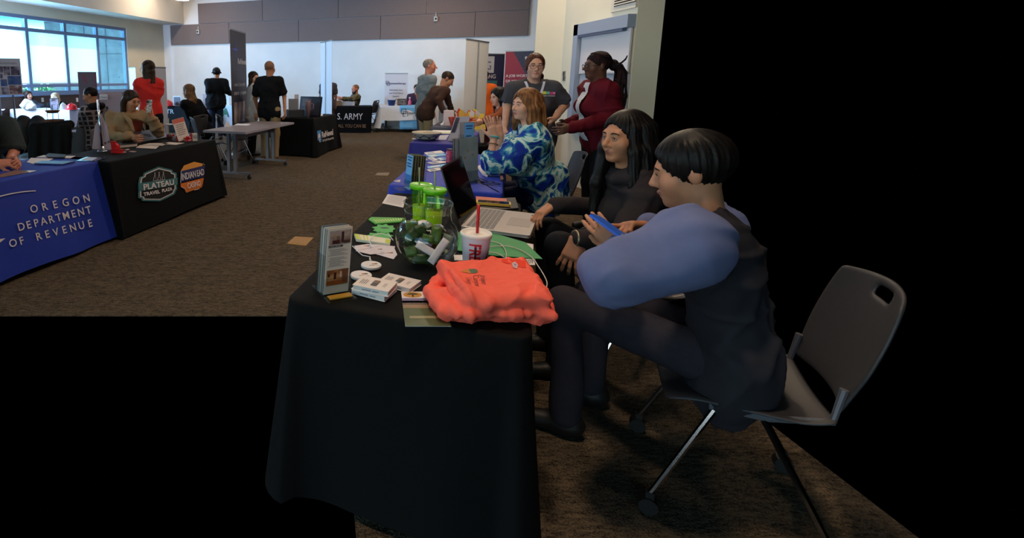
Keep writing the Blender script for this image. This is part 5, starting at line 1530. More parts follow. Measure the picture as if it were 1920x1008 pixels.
tee_w = person('standing woman with glasses, grey t-shirt and rainbow lanyard facing the camera', J, ground((J['al'] + J['ar']) / 2), sk_f, gtee, mat('dark_trousers', (24, 24, 32), 0.8), hv=0.013, hh=0.0055, look=unit((-0.22, -0.97, -0.03)), g=1.28, bust=1.0, belly=0.5, sleeve='short',
    hair=pulled, hair_m=hr_red, lip=lp_f, brow_m=hr_red, glasses=mat('dark_red_glasses_frame', (72, 26, 34), 0.3), fold_amp=0.004, fold_freq=18, jaw=0.98, eye=eye_b, hands=dict(l=dict(d=(-0.6, -0.3, -0.5), curl=0.6), r=dict(curl=0.4)), top_name='t_shirt', arm_w=1.15, nose=1.05)
f_ = Vector(J['tf']); r_ = Vector(J['tr']); nk = Vector(J['neck']); ch = Vector(J['chest']); mb = MB()
lan = [mat('lanyard_white', (214, 206, 220), 0.6), mat('lanyard_blue', (84, 108, 206), 0.6), mat('lanyard_pink', (222, 74, 140), 0.6)]
for sg in (1, -1):
    row = [nk + r_ * sg * (0.088 * (1 - t) + 0.008 * t) + Vector((0, 0, 0.015 - 0.27 * t)) for t in [i / 10 for i in range(11)]]
    L_ = project(tee_w, 't_shirt', [p - r_ * 0.011 for p in row], -f_, 0.005); R_ = project(tee_w, 't_shirt', [p + r_ * 0.011 for p in row], -f_, 0.005)
    for i in range(10): mb.quad(L_[i], R_[i], R_[i + 1], L_[i + 1], lan[0] if i < 6 else lan[1 if sg > 0 else 2])
mb.build('lanyard', None, tee_w, solid=.003)
mb = MB(); c = ch - r_ * 0.105 + Vector((0, 0, 0.075))
for dx, dz, w1, h1, cl in ((-0.07, 0.012, .03, .024, (222, 150, 60)), (-0.035, 0.016, .034, .028, (216, 200, 70)), (0.0, 0.014, .034, .026, (96, 176, 150)), (0.045, 0.010, .05, .03, (206, 60, 120)), (0.055, 0.012, .02, .014, (222, 190, 200)), (0.01, -0.014, .12, .008, (200, 190, 196))):
    p = c - r_ * dx + Vector((0, 0, dz)); q4 = project(tee_w, 't_shirt', [p + r_ * a * w1 / 2 + Vector((0, 0, b_ * h1 / 2)) for a, b_ in ((1, -1), (-1, -1), (-1, 1), (1, 1))], -f_, 0.004 + (0.002 if w1 == .02 else 0))
    mb.quad(*q4, mat('chest_print_%d_%d' % (cl[0], cl[1]), cl, 0.7))
mb.build('chest_print', None, tee_w)

# 6 dark haired woman in brown, seated --------------------------------------------
hd = A(934, 181, 6.75)
J = pose((2.52, 6.9), 78, 1.64, sit=True, lean=16); off = np3(hd) - J['head']
for k, wgt in (('waist', .3), ('chest', .7), ('neck', .95), ('sl', .9), ('sr', .9)): J[k] = J[k] + off * wgt
J['head'] = np3(hd); arm(J, 'l', A(925, 222, 6.55), A(905, 228, 6.5)); arm(J, 'r', A(925, 220, 6.95), A(905, 228, 6.8))
brown_w = person('seated woman with dark shoulder-length hair in a rust brown jacket', J, ground(J['hl']), sk_f, mat('rust_brown_jacket', (132, 68, 40), 0.8, var=0.06), mat('black_trousers', (14, 14, 17), 0.8), hv=0.017, hh=0.0075, look=unit((-0.95, -0.22, -0.18)), bust=0.8, hair=long_hair(0.17, 0.018, 0.075, volume=1.15), hair_m=hr_black, lip=lp_f, top_name='jacket', fold_amp=0.005, fold_freq=18)
# 7 stooping man in brown, 8 older man in grey ----------------------------------------
J = pose((1.82, 8.75), -76, 1.78, lean=38); hd = A(839, 149, 8.6); off = np3(hd) - J['head']
for k, wgt in (('waist', .25), ('chest', .6), ('neck', .95), ('sl', .85), ('sr', .85)): J[k] = J[k] + off * wgt
J['head'] = np3(hd); arm(J, 'r', A(822, 188, 8.35), A(832, 209, 8.3)); arm(J, 'l', A(836, 180, 8.95), A(846, 205, 8.95))
person('stooping man in a dark brown sweater and khaki trousers reaching to the grey table', J, ground((J['al'] + J['ar']) / 2), sk_t, mat('dark_brown_sweater', (64, 42, 34), 0.9, var=0.06), khaki, hv=0.018, hh=0.008, look=unit((0.82, -0.25, -0.62)), look_up=(0.5, 0, 0.8), hair=short_hair(0.006, low=-0.02), hair_m=hr_brown, lip=lp_m, g=0.95, belly=0.0, top_name='sweater', fold_amp=0.005, fold_freq=16, nose=1.1)
J = pose((1.93, 9.5), -72, 1.80, lean=4, sw=0.17); hd = A(806, 124, 9.4); off = np3(hd) - J['head']
for k, wgt in (('waist', .3), ('chest', .6), ('neck', .95), ('sl', .85), ('sr', .85)): J[k] = J[k] + off * wgt
J['head'] = np3(hd)
person('older balding man in a grey shirt standing in profile behind the stooping man', J, ground((J['al'] + J['ar']) / 2), sk_r, mat('grey_shirt_cotton', (124, 130, 136), 0.85, var=0.05), mat('blue_grey_trousers', (70, 78, 100), 0.85), hv=0.019, hh=0.008, look=unit((0.96, -0.25, -0.02)), hair=short_hair(0.004, line=0.03, low=-0.02), hair_m=hr_grey, lip=lp_m, g=1.0, belly=0.3, sleeve='short', nose=1.2, fold_amp=0.005, fold_freq=16)
# 9 small seated woman behind the therapy table
J = pose((2.72, 14.85), 175, 1.62, sit=True); J['head'] = np3(A(781, 166, 14.8)); off = J['head'] - (J['neck'] + np.array([0, 0, .165])); 
for k, wgt in (('chest', .6), ('neck', .95), ('sl', .9), ('sr', .9)): J[k] = J[k] + off * wgt
person('seated woman in a dark patterned top behind the white therapy table', J, ground(J['hl']), sk_f, mat('dark_plum_top', (60, 44, 66), 0.8), jeans, hv=0.024, hh=0.010, look=unit((-0.2, -0.97, -0.1)), hair=short_hair(0.010), hair_m=hr_brown, lip=lp_f, hand_h=0.009)
# 10 soldier
camo = ramp_mat('camouflage_cloth', [(0.0, (64, 54, 42)), (0.42, (104, 94, 72)), (0.5, (78, 78, 54)), (0.58, (134, 122, 96)), (0.66, (60, 56, 44))], 9, 0.9, 3, constant=True)
J = pose((0.98, 14.95), 105, 1.80, sit=True, lean=4); hd = A(666, 167, 14.7); off = np3(hd) - J['head']
for k, wgt in (('waist', .3), ('chest', .6), ('neck', .95), ('sl', .9), ('sr', .9)): J[k] = J[k] + off * wgt
J['head'] = np3(hd); arm(J, 'l', A(660, 186, 14.35), A(642, 184, 14.3)); arm(J, 'r', A(655, 188, 14.9), A(640, 185, 14.6))
person('bearded soldier in camouflage seated behind the army table', J, ground(J['hl']), sk_r, camo, camo, hv=0.022, hh=0.0095, look=unit((-0.85, -0.5, -0.1)), hair=short_hair(0.003, line=0.02), hair_m=hr_stub, beard=hr_brown, lip=lp_m, g=1.15, hand_h=0.009, top_name='uniform_jacket', sleeve_w=1.15)
# 11 person beyond the blue-lit banner
J = pose((0.21, 13.15), 0, 1.60, sw=0.165); 
person('person in a grey top standing behind the blue-lit banner, white shoes showing', J, ground((J['al'] + J['ar']) / 2), sk_t, mat('grey_marl_top', (74, 70, 80), 0.85), mat('brown_trousers', (70, 56, 48), 0.85), hv=0.024, hh=0.010, face=False, sleeve='short', g=1.1, hair=short_hair(0.012, low=-0.06), hair_m=hr_black, shoe_m=mat('white_shoe', (206, 204, 204), 0.5), hand_h=0.009)
# 12 bald man, 13 girl in white
J = pose((-0.93, 9.32), -14, 1.81, lean=1, sw=0.175); hd = A(506, 128, 9.33); off = np3(hd) - J['head']
for k, wgt in (('chest', .5), ('neck', .95), ('sl', .9), ('sr', .9)): J[k] = J[k] + off * wgt
J['head'] = np3(hd); arm(J, 'r', A(533, 180, 9.35), A(534, 206, 9.22)); arm(J, 'l', A(478, 183, 9.45), A(484, 206, 9.6))
person('bald man from behind in a black polo shirt and khaki trousers', J, ground((J['al'] + J['ar']) / 2), sk_t, black_top, khaki, hv=0.017, hh=0.0075, look=unit((0.32, 0.95, 0.0)), g=1.02, sleeve='short', hair=short_hair(0.0025, line=0.02, low=-0.02), hair_m=hr_stub, top_low=-0.08, sleeve_w=1.15, top_name='polo_shirt', shoe_m=mat('brown_leather_shoe', (112, 66, 44), 0.5), fold_amp=0.006, fold_freq=16, top_off=0.018, leg_w=1.22, wide=1.03, lip=lp_m)
J = pose((-1.34, 9.9), -70, 1.66, sw=0.16); hd = A(476, 146, 9.85); off = np3(hd) - J['head']
for k, wgt in (('chest', .5), ('neck', .95), ('sl', .9), ('sr', .9)): J[k] = J[k] + off * wgt
J['head'] = np3(hd)
person('young woman with long brown hair in a white cardigan beside the bald man', J, ground((J['al'] + J['ar']) / 2), sk_f, mat('white_cardigan', (206, 200, 200), 0.85, var=0.03), mat('black_trousers', (14, 14, 17), 0.8), hv=0.017, hh=0.0075, look=unit((0.75, -0.62, -0.05)), hair=long_hair(0.30, 0.014, 0.07), hair_m=hr_brown, lip=lp_f, bust=0.75, top_low=-0.14, top_name='cardigan', fold_amp=0.006, fold_freq=16)
# 14 man in black with a cap
J = pose((-2.57, 12.55), 8, 1.76); hd = A(406, 137, 12.5); off = np3(hd) - J['head']
for k, wgt in (('chest', .5), ('neck', .95), ('sl', .9), ('sr', .9)): J[k] = J[k] + off * wgt
J['head'] = np3(hd); arm(J, 'l', A(391, 168, 12.4), A(394, 178, 12.8)); arm(J, 'r', A(425, 168, 12.5), A(432, 175, 12.8))
cap_root = person('man from behind in a black jacket, dark jeans and a black brimmed hat', J, ground((J['al'] + J['ar']) / 2), sk_m, black_top, mat('dark_blue_jeans', (26, 32, 52), 0.85, var=0.1), hv=0.020, hh=0.0095, look=unit((-0.15, 0.98, -0.05)), hair=short_hair(0.010), hair_m=hr_black, g=1.12, top_name='jacket', sleeve_w=1.3, top_off=0.03, fold_amp=0.008, fold_freq=14)
mb = wmb(cap_root); mb.sphere(Vector(J['head']) + Vector((0, 0, 0.045)), (0.098, 0.112, 0.098), None, 20, 12); mb.lathe([(0.10, 0.0), (0.128, -0.035), (0.124, -0.04), (0.09, -0.01)], None, 24, Vector(J['head']) + Vector((0, 0, 0.035))); mb.build('hat', mat('black_cap_wool', (18, 18, 21), 0.9), cap_root, smooth=True)
# 15 seated woman in black seen from behind
J = pose((-2.18, 9.35), 62, 1.66, sit=True, lean=6); hd = A(353, 171, 9.2); off = np3(hd) - J['head']
for k, wgt in (('waist', .3), ('chest', .6), ('neck', .95), ('sl', .9), ('sr', .9)): J[k] = J[k] + off * wgt
J['head'] = np3(hd)
person('seated woman with dark blonde hair and a loose black top near the black electric booth', J, ground(J['hl']), sk_f, black_top, jeans, hv=0.018, hh=0.008, look=unit((-0.96, 0.05, -0.12)), hair=long_hair(0.24, 0.016, 0.078, behind=0.12), hair_m=hr_blond, lip=lp_f, g=1.15, bust=0.7, sleeve_w=1.2, fold_amp=0.007, fold_freq=14)
# 16 woman in the red top
J = pose((-2.62, 7.9), 25, 1.72, sw=0.145); hd = A(277, 129, 7.9); off = np3(hd) - J['head']
for k, wgt in (('waist', .2), ('chest', .5), ('neck', .95), ('sl', .9), ('sr', .9)): J[k] = J[k] + off * wgt
J['head'] = np3(hd); arm(J, 'l', A(259, 176, 7.95), A(262, 190, 8.2)); arm(J, 'r', A(298, 178, 8.0), A(286, 196, 8.22))
person('standing woman with long dark hair in a bright red top seen from behind', J, ground((J['al'] + J['ar']) / 2), sk_f, mat('bright_red_top', (208, 48, 44), 0.8, var=0.04, scale=30), mat('black_trousers', (14, 14, 17), 0.8), hv=0.016, hh=0.007, look=unit((-0.86, 0.45, -0.12)), hair=long_hair(0.36, 0.012, 0.062, behind=0.04, tip=0.025, volume=0.95), hair_m=hr_brown, lip=lp_f, sleeve='short', g=0.90, bust=0.5, glasses=mat('black_glasses_frame', (18, 17, 19), 0.3), top_low=0.09, pelvis=False, sleeve_w=1.1, fold_amp=0.006, fold_freq=18, top_off=0.018)
# 17 woman in the tan jacket with a phone
hd = A(246, 188, 6.2)
J = pose((-2.50, 6.32), -118, 1.64, sit=True, lean=6, side=4); off = np3(hd) - J['head']
for k, wgt in (('waist', .3), ('chest', .6), ('neck', .95), ('sl', .9), ('sr', .9)): J[k] = J[k] + off * wgt
J['head'] = np3(hd); arm(J, 'l', A(298, 246, 6.2), A(283, 221, 6.0)); arm(J, 'r', A(206, 254, 6.02), A(246, 257, 5.80))
J['sl'] = np3(A(280, 222, 6.32)); J['sr'] = np3(A(209, 222, 6.2))
tanj = mat('tan_canvas_jacket', (148, 122, 92), 0.85, var=0.05, scale=30, bump=0.08)
tan_w = person('seated woman with long dark hair in a tan jacket looking at her phone', J, ground(J['hl']), sk_m, tanj, jeans, hv=0.015, hh=0.0065, look=unit((0.86, -0.42, -0.30)), look_up=(0.12, 0, 1), hair=long_hair(0.34, 0.012, 0.074, fr=0.3, volume=1.0, front_drop=False), hair_m=hr_brown, lip=lp_m, bust=0.9, g=1.1, jaw=1.06, closed=True, hands=dict(l=dict(d=(0.0, -0.35, 0.92), palm=(-0.6, 0.5, 0.1), curl=0.6)), top_name='jacket', fold_amp=0.010, fold_freq=22, sleeve_w=1.2)
S = SDF(); torso_prims(S, J, 1.1, 0.024, 0.05, 0.9); v, q = S.mesh(0.015); cc = v[q].mean(1) - J['chest']
keep = (np.abs(cc @ J['tr'] + 0.01) < 0.055) & (cc @ J['tf'] > 0.05) & (cc[:, 2] < 0.10) & (cc[:, 2] > -0.34)
mesh_obj('undershirt', [(v, q[keep], None, [mat('rust_red_undershirt', (110, 44, 36), 0.8)])], tan_w, np3(tan_w.location))
S = SDF(); nk_, f_2, r_2 = J['neck'], J['tf'], J['tr']; up_ = np.array([0, 0, 1.0])
for sg in (-1, 1):
    S.chain([nk_ - f_2 * .05 + r_2 * sg * .05 + up_ * .02, nk_ + r_2 * sg * .10 + up_ * .005, nk_ + f_2 * .10 + r_2 * sg * .10 - up_ * .07, nk_ + f_2 * .15 + r_2 * sg * .085 - up_ * .19], [.022, .026, .026, .014], k=.015)
v, q = S.mesh(.010); mesh_obj('collar', [(v, q, None, [tanj])], tan_w, np3(tan_w.location))
# 18 man in plaid
plaid = bpy.data.materials.new('plaid_flannel'); plaid.use_nodes = True
_t = plaid.node_tree; _b = _t.nodes['Principled BSDF']; _b.inputs['Roughness'].default_value = 0.9
_tc = _t.nodes.new('ShaderNodeTexCoord')
def _wv(d, s_):
    n = _t.nodes.new('ShaderNodeTexWave'); n.wave_type = 'BANDS'; n.bands_direction = d; n.inputs['Scale'].default_value = s_; n.inputs['Distortion'].default_value = 1.0; n.inputs['Detail'].default_value = 0
    _t.links.new(_tc.outputs['Object'], n.inputs['Vector']); return n.outputs['Fac']
_m = _t.nodes.new('ShaderNodeMath'); _m.operation = 'MAXIMUM'; _t.links.new(_wv('X', 4.2), _m.inputs[0]); _t.links.new(_wv('Z', 4.2), _m.inputs[1])
_r = _t.nodes.new('ShaderNodeValToRGB'); _r.color_ramp.interpolation = 'EASE'
for el, (p_, c_2) in zip(_r.color_ramp.elements, ((0.60, (26, 24, 32)), (0.99, (132, 122, 126)))): el.position = p_; el.color = (*lin(c_2), 1)
_t.links.new(_m.outputs[0], _r.inputs[0]); _t.links.new(_r.outputs[0], _b.inputs['Base Color'])
hd = A(169, 179, 7.9)
J = pose((-3.55, 8.0), 72, 1.78, sit=True, lean=14); off = np3(hd) - J['head']
for k, wgt in (('waist', .3), ('chest', .6), ('neck', .95), ('sl', .9), ('sr', .9)): J[k] = J[k] + off * wgt
J['head'] = np3(hd)
plaid_m = person('seated man with a fade haircut in a dark plaid shirt with a black hood', J, ground(J['hl']), sk_t, plaid, jeans, hv=0.017, hh=0.0075, look=unit((-0.95, -0.15, -0.28)), hair=short_hair(0.006, line=0.0, low=0.0), hair_m=hr_black, lip=lp_m, g=1.15, belly=0.3, fold_amp=0.006, fold_freq=16)
S = SDF()
for a in range(9):
    t0 = -PI * 0.15 + a * PI * 1.3 / 8; t1 = t0 + PI * 1.3 / 8
    pt = lambda t: J['neck'] + J['r'] * 0.13 * math.cos(t) - J['f'] * 0.12 * math.sin(t) + np.array([0, 0, -0.02 + 0.03 * math.sin(t)])
    S.cap(pt(t0), pt(t1), 0.05, k=0.02)
v, q = S.mesh(0.014); v = fold(v, q, 0.006, 26, 4); mesh_obj('hood', [(v, q, None, [black_top])], plaid_m, np3(plaid_m.location))
# 19, 20 two women by the window
J = pose((-7.35, 13.45), -70, 1.64, sit=True); J['head'] = np3(A(53, 179, 13.4)); off = J['head'] - (J['neck'] + np.array([0, 0, .165]))
for k, wgt in (('chest', .6), ('neck', .95), ('sl', .9), ('sr', .9)): J[k] = J[k] + off * wgt
person('seated woman with dark curly hair in a dark cardigan in front of the window', J, ground(J['hl']), sk_f, mat('dark_slate_cardigan', (44, 46, 58), 0.85), jeans, hv=0.022, hh=0.009, look=unit((0.9, -0.4, 0.05)), hair=long_hair(0.17, 0.022, 0.08, volume=1.25), hair_m=hr_brown, lip=lp_f, hand_h=0.009)
J = pose((-6.72, 13.5), -160, 1.62, sit=True, lean=8); J['head'] = np3(A(103, 183, 13.3)); off = J['head'] - (J['neck'] + np.array([0, 0, .165]))
for k, wgt in (('waist', .3), ('chest', .6), ('neck', .95), ('sl', .9), ('sr', .9)): J[k] = J[k] + off * wgt
person('seated woman with pale blonde hair in a black top under the window', J, ground(J['hl']), sk_f, black_top, jeans, hv=0.022, hh=0.009, look=unit((-0.5, -0.75, -0.25)), hair=long_hair(0.20, 0.016, 0.075), hair_m=streak_hair('pale_blonde', (140, 112, 84), (196, 170, 136)), lip=lp_f, hand_h=0.009)
# 21 man with folded hands at the blue table
J = pose((-3.16, 4.62), -104, 1.78, sit=True, lean=12); 
J['sl'] = np3(A(10, 240, 4.70)); 
arm(J, 'l', A(26, 284, 4.62), A(18, 299, 4.30)); arm(J, 'r', A(-62, 292, 4.1), A(-8, 305, 4.16))
person('man in a dark green-grey polo with folded hands at the blue table', J, ground(J['hl']), sk_r, mat('green_grey_polo', (50, 58, 60), 0.85, var=0.06, scale=40), khaki, hv=0.014, hh=0.006, look=unit((0.9, -0.4, 0)), g=1.2, sleeve='short', hair=short_hair(0.008), hair_m=hr_brown, lip=lp_m, sleeve_w=1.35, arm_w=1.2, fold_amp=0.005, fold_freq=18, hands=dict(l=dict(d=(0.90, -0.40, 0.0), palm=(-0.35, -0.75, -0.5), curl=0.75, spread=0.03, side=1), r=dict(d=(0.85, 0.30, -0.05), palm=(-0.2, 0.5, -0.85), curl=0.5, side=-1)), hand_s=1.12, top_name='polo_shirt', top_off=0.022)
# 22 person in orange half hidden by the pale banner, and an orange worker in the far corner
J = pose((3.12, 9.75), 150, 1.62)
person('person in an orange top mostly hidden behind the pale pink banner', J, ground((J['al'] + J['ar']) / 2), sk_f, mat('orange_fleece', (206, 92, 34), 0.85), mat('dark_maroon_trousers', (60, 22, 32), 0.85), hv=0.020, hh=0.009, face=False, hair=short_hair(0.012), hair_m=hr_brown, g=1.2, sleeve_w=1.3)

# ------------------------------------------------------------------ banners and boards
def banner(label, P, Q, z1, face_m, back_m=None, cat='banner', z0=0.04, base_m=None, cassette=True, pole=False):
    "retractable banner whose fabric runs from P (left as seen) to Q; local x along it, -y is the seen side"
    d = Vector((Q[0] - P[0], Q[1] - P[1])); L = d.length; a = math.atan2(d.y, d.x)
    t = thing('banner', label, cat, (P[0], P[1], 0), a)
    MB().box((L / 2, 0, (z0 + z1) / 2), (L, 0.004, z1 - z0), face_m).build('fabric', None, t)
    bm = base_m or mat('banner_aluminium', (150, 150, 156), 0.35, metal=0.6)
    MB().rbox((L / 2, 0, z1 + 0.008), (L + 0.01, 0.022, 0.022), 0.005).build('top_rail', bm, t)
    if cassette:
        MB().rbox((L / 2, 0.02, 0.045), (L + 0.03, 0.16, 0.08), 0.03).build('base', bm, t)
    if pole:
        MB().cyl((L * 0.5, -0.02, 0.08), (L * 0.5, -0.02, z1), 0.008).build('pole', bm, t)
    return t, L
def XY(v): return (v.x, v.y)
lilac = mat('pale_banner_vinyl', (206, 204, 214), 0.6)
# tall dark banner with pictures
z1 = A(433, 55, 9.4).z
t, L = banner('tall dark grey banner with a blue star logo and stacked photographs', XY(A(432.5, 120, 9.4)), XY(A(461.5, 120, 10.35)), z1, mat('dark_banner_vinyl', (62, 58, 70), 0.6))
mb = MB()
c, r_ = (0.30 * L, z1 - 0.34), 0.16
for k in range(4):
    a = k * PI / 2; pts = [(c[0] + 0.03 * math.cos(a - PI / 4), -0.006, c[1] + 0.03 * math.sin(a - PI / 4)), (c[0] + 0.22 * math.cos(a), -0.006, c[1] + 0.22 * math.sin(a)), (c[0] + 0.03 * math.cos(a + PI / 4), -0.006, c[1] + 0.03 * math.sin(a + PI / 4))]
    mb.poly(pts); 
mb.rect(c[0] - 0.03, c[0] + 0.03, c[1] - 0.03, c[1] + 0.03, -0.006)
mb.build('logo', mat('violet_blue_print', (80, 90, 196), 0.6), t)
child_text([('ReNewal', 0.15, wall_text(0.40, -0.006, z1 - 0.60), dict(bold=0.02)), ('make it last with', 0.10, wall_text(0.16, -0.006, z1 - 1.02), dict()), ('smarter purpose', 0.11, wall_text(0.14, -0.006, z1 - 1.18), dict(bold=0.02))], mat('pale_grey_print', (190, 186, 196), 0.6), t)
for i, (a, b, st) in enumerate(((1.30, 1.96, [(0.3, (84, 70, 86)), (0.5, (160, 138, 142)), (0.7, (214, 196, 192))]), (2.0, 2.5, [(0.3, (70, 60, 64)), (0.5, (128, 110, 106)), (0.7, (186, 168, 158))]), (2.54, 2.9, [(0.3, (40, 34, 38)), (0.5, (80, 60, 60)), (0.7, (120, 98, 92))]))):
    m_ = ramp_mat('banner_photograph_%d' % i, st, 5, 0.6, 3, stretch=(1, 1, 0.6)); MB().rect(0.12 * L, 0.86 * L, max(0.12, z1 - b + 0.25), z1 - a - 0.02 + 0.25 - 0.25, -0.006, m_).build('photograph', m_, t)
# blue-lit banner and the pink-lit banner, seen from their blank sides
z1 = A(623, 76, 10.9).z
banner('plain white banner lit blue at the end of the black healthcare table', XY(A(601.5, 120, 11.7)), XY(A(622.5, 120, 10.9)), z1, mat('white_banner_cloth', (226, 226, 232), 0.7), pole=True)
z1 = A(872, 74, 8.3).z
banner('plain white banner lit pinkish, left of the red and navy job banner', XY(A(872, 120, 8.3)), XY(A(914.5, 120, 9.1)), z1, mat('white_banner_cloth', (226, 226, 232), 0.7), pole=True)
# therapy banner
z1 = A(743, 138, 15.2).z
t, L = banner('pale lilac banner with a dark interlocked squares logo behind the white table', XY(A(722, 150, 15.3)), XY(A(764.5, 150, 15.1)), z1, lilac)
mb = MB(); nv = mat('navy_lettering', (44, 48, 96), 0.6)
def sqr(mb, x, z, s_, m_, w_=0.014):
    for a, b in (((x, z), (x + s_, z)), ((x, z + s_), (x + s_, z + s_)), ((x, z), (x, z + s_)), ((x + s_, z), (x + s_, z + s_))): mb.tube([(a[0], -0.008, a[1]), (b[0], -0.008, b[1])], w_ / 2, m_, 4)
sqr(mb, 0.03, z1 - 0.30, 0.08, nv); sqr(mb, 0.06, z1 - 0.34, 0.08, nv); mb.build('logo', nv, t)
child_text([('connectherapy', 0.078, wall_text(0.155, -0.006, z1 - 0.31), dict(bold=0.02)), ('Innovative Care', 0.062, wall_text(L / 2, -0.006, z1 - 0.50), dict(ax='CENTER')), ('and Well-Timed', 0.062, wall_text(L / 2, -0.006, z1 - 0.59), dict(ax='CENTER')), ('Support', 0.062, wall_text(L / 2, -0.006, z1 - 0.68), dict(ax='CENTER')), ('Professionals', 0.062, wall_text(L / 2, -0.006, z1 - 0.77), dict(ax='CENTER'))], nv, t)
# navy hiring banner and red job banner
z1 = A(925, 102, 11.4).z
t, L = banner('navy hiring banner half hidden behind the pinkish blank banner', XY(A(888, 140, 11.3)), XY(A(944.5, 140, 11.5)), z1, mat('navy_banner_vinyl', (52, 54, 86), 0.6))
mb = MB(); mb.rect(0.10, 0.50, z1 - 0.40, z1 - 0.04, -0.006, lilac); mb.build('logo_panel', None, t)
child_text([('G', 0.26, wall_text(0.36, -0.009, z1 - 0.33), dict(ax='CENTER', bold=-0.01, sx=0.8))], nv, t)
child_text([('HIRING', 0.125, wall_text(0.14, -0.008, z1 - 0.52), dict(bold=0.015))], white_pr, t)
mb = MB(); mb.rect(0.28, 0.60, z1 - 0.85, z1 - 0.57, -0.006, mat('teal_panel', (70, 122, 130), 0.6)); mb.rect(0.28, 0.58, z1 - 0.68, z1 - 0.65, -0.008, mat('pale_teal_panel', (150, 190, 190), 0.6)); mb.build('teal_panel', None, t)
z1 = A(972, 93, 10.6).z
zz = A(946, 96, 10.6).z
t, L = banner('red and navy job banner behind the woman with the lanyard', XY(A(946, 140, 10.75)), XY(A(998.5, 140, 10.45)), zz, mat('crimson_banner_vinyl', (140, 44, 66), 0.6))
mb = MB(); mb.poly([(L * 0.27, -0.006, zz), (L, -0.006, zz), (L, -0.006, zz - 0.9), (L * 0.72, -0.006, zz - 0.42)][::-1], mat('slate_navy_print', (48, 54, 76), 0.6)); mb.build('navy_wedge', None, t)
child_text([('BAR', 0.075, wall_text(0.385, -0.009, zz - 0.16), dict(bold=0.02, sx=1.15)), ('A JOB WORTHY', 0.072, wall_text(0.03, -0.009, zz - 0.52), dict(bold=0.015)), ('OF YOUR TIME', 0.072, wall_text(0.03, -0.009, zz - 0.63), dict(bold=0.015)), ('AND', 0.072, wall_text(0.03, -0.009, zz - 0.74), dict(bold=0.015))], white_pr, t)
# grey banner in front of the window, pale banners by the corner
z1 = A(165, 136, 12.4).z
t, L = banner('dark grey banner with reddish streaks standing in front of the window', XY(A(147, 160, 12.3)), XY(A(182, 160, 12.55)), z1, mat('grey_brown_banner', (100, 92, 108), 0.6))
mb = MB(); mb.poly([(0.10, -0.006, z1 - 0.06), (0.16, -0.006, z1 - 0.06), (0.20, -0.006, z1 - 0.26), (0.14, -0.006, z1 - 0.2)][::-1]); mb.rect(L - 0.04, L - 0.012, z1 - 0.5, z1 - 0.02, -0.006); mb.build('streaks', mat('dull_red_print', (136, 70, 86), 0.6), t)
z1 = A(249, 127.5, 14.2).z
banner('pale lilac banner left of the woman in the red top, beside the window', XY(A(243, 150, 14.4)), XY(A(255, 150, 14.0)), z1, lilac)
z1 = A(298, 127, 9.6).z
banner('pale lilac banner right of the woman in the red top', XY(A(286, 150, 9.5)), XY(A(311.5, 150, 9.8)), z1, lilac)
# photo display board in the left window
z1 = A(20, 109, 11.2).z; zb = A(20, 178, 11.2).z
a, b = A(-26, 150, 11.1), A(41, 150, 11.35)
d = Vector((b.x - a.x, b.y - a.y)); L = d.length
t = thing('display_board', 'white display board of photographs leaning by the window at the left edge', 'display board', (a.x, a.y, 0), math.atan2(d.y, d.x))
MB().box((L / 2, 0, (zb + z1) / 2), (L, 0.012, z1 - zb), mat('white_board', (206, 200, 214), 0.7)).build('panel', None, t)
for x_ in (.3, .7): MB().box((L * x_, 0.04, zb / 2 + .05), (0.035, 0.035, zb + .1), steel).build('stand_leg', steel, t)
child_text([('Lineman', 0.085, wall_text(L * 0.62, -0.008, z1 - 0.13), dict(ax='CENTER', sx=1.3))], mat('grey_lettering', (110, 104, 122), 0.6), t)
ph = [ramp_mat('board_photograph_%d' % i, st, 7, 0.6, 3) for i, st in enumerate(([(0.35, (48, 42, 60)), (0.5, (104, 92, 116)), (0.65, (176, 166, 184))], [(0.3, (40, 66, 120)), (0.5, (62, 96, 160)), (0.68, (130, 110, 120))], [(0.35, (78, 60, 74)), (0.5, (140, 100, 104)), (0.65, (206, 200, 210))]))]
H = z1 - zb
for i, (x0, x1, y0, y1, k) in enumerate(((0.40, 0.50, .22, .40, 0), (0.51, 0.69, .22, .46, 0), (0.71, 0.96, .22, .46, 0), (0.40, 0.47, .42, .55, 0), (0.60, 0.97, .48, .72, 1), (0.40, 0.58, .57, .76, 1), (0.62, 0.98, .74, .97, 2), (0.40, 0.60, .79, .98, 0))):
    MB().rect(x0 * L, x1 * L, z1 - y1 * H, z1 - y0 * H, -0.0075, ph[k]).build('photograph', ph[k], t)
# folded board with a small sign
a, b = A(188, 190, 10.2), A(230, 190, 10.4); z1 = A(208, 172, 10.3).z; zb = A(208, 207, 10.3).z
d = Vector((b.x - a.x, b.y - a.y)); L = d.length
t = thing('display_board', 'plain pinkish folded display board behind the woman in the tan jacket', 'display board', (a.x, a.y, 0), math.atan2(d.y, d.x))
pk = mat('pinkish_board', (164, 146, 152), 0.8)
MB().box((L * 0.62, 0, z1 / 2), (L * 0.76, 0.01, z1), pk).build('panel', pk, t)
MB().box((L * 0.12, -0.04, z1 / 2), (L * 0.25, 0.01, z1), pk, R(20)).build('wing', pk, t)
mb = MB(); mb.box((L * 0.14, -0.075, z1 - 0.10), (0.15, 0.006, 0.11), mat('white_card', (216, 212, 220), 0.7)); sg = mb.build('sign_card', None, t)
child_text([('Cons', 0.055, wall_text(L * 0.14, -0.080, z1 - 0.12), dict(ax='CENTER'))], nv, sg)

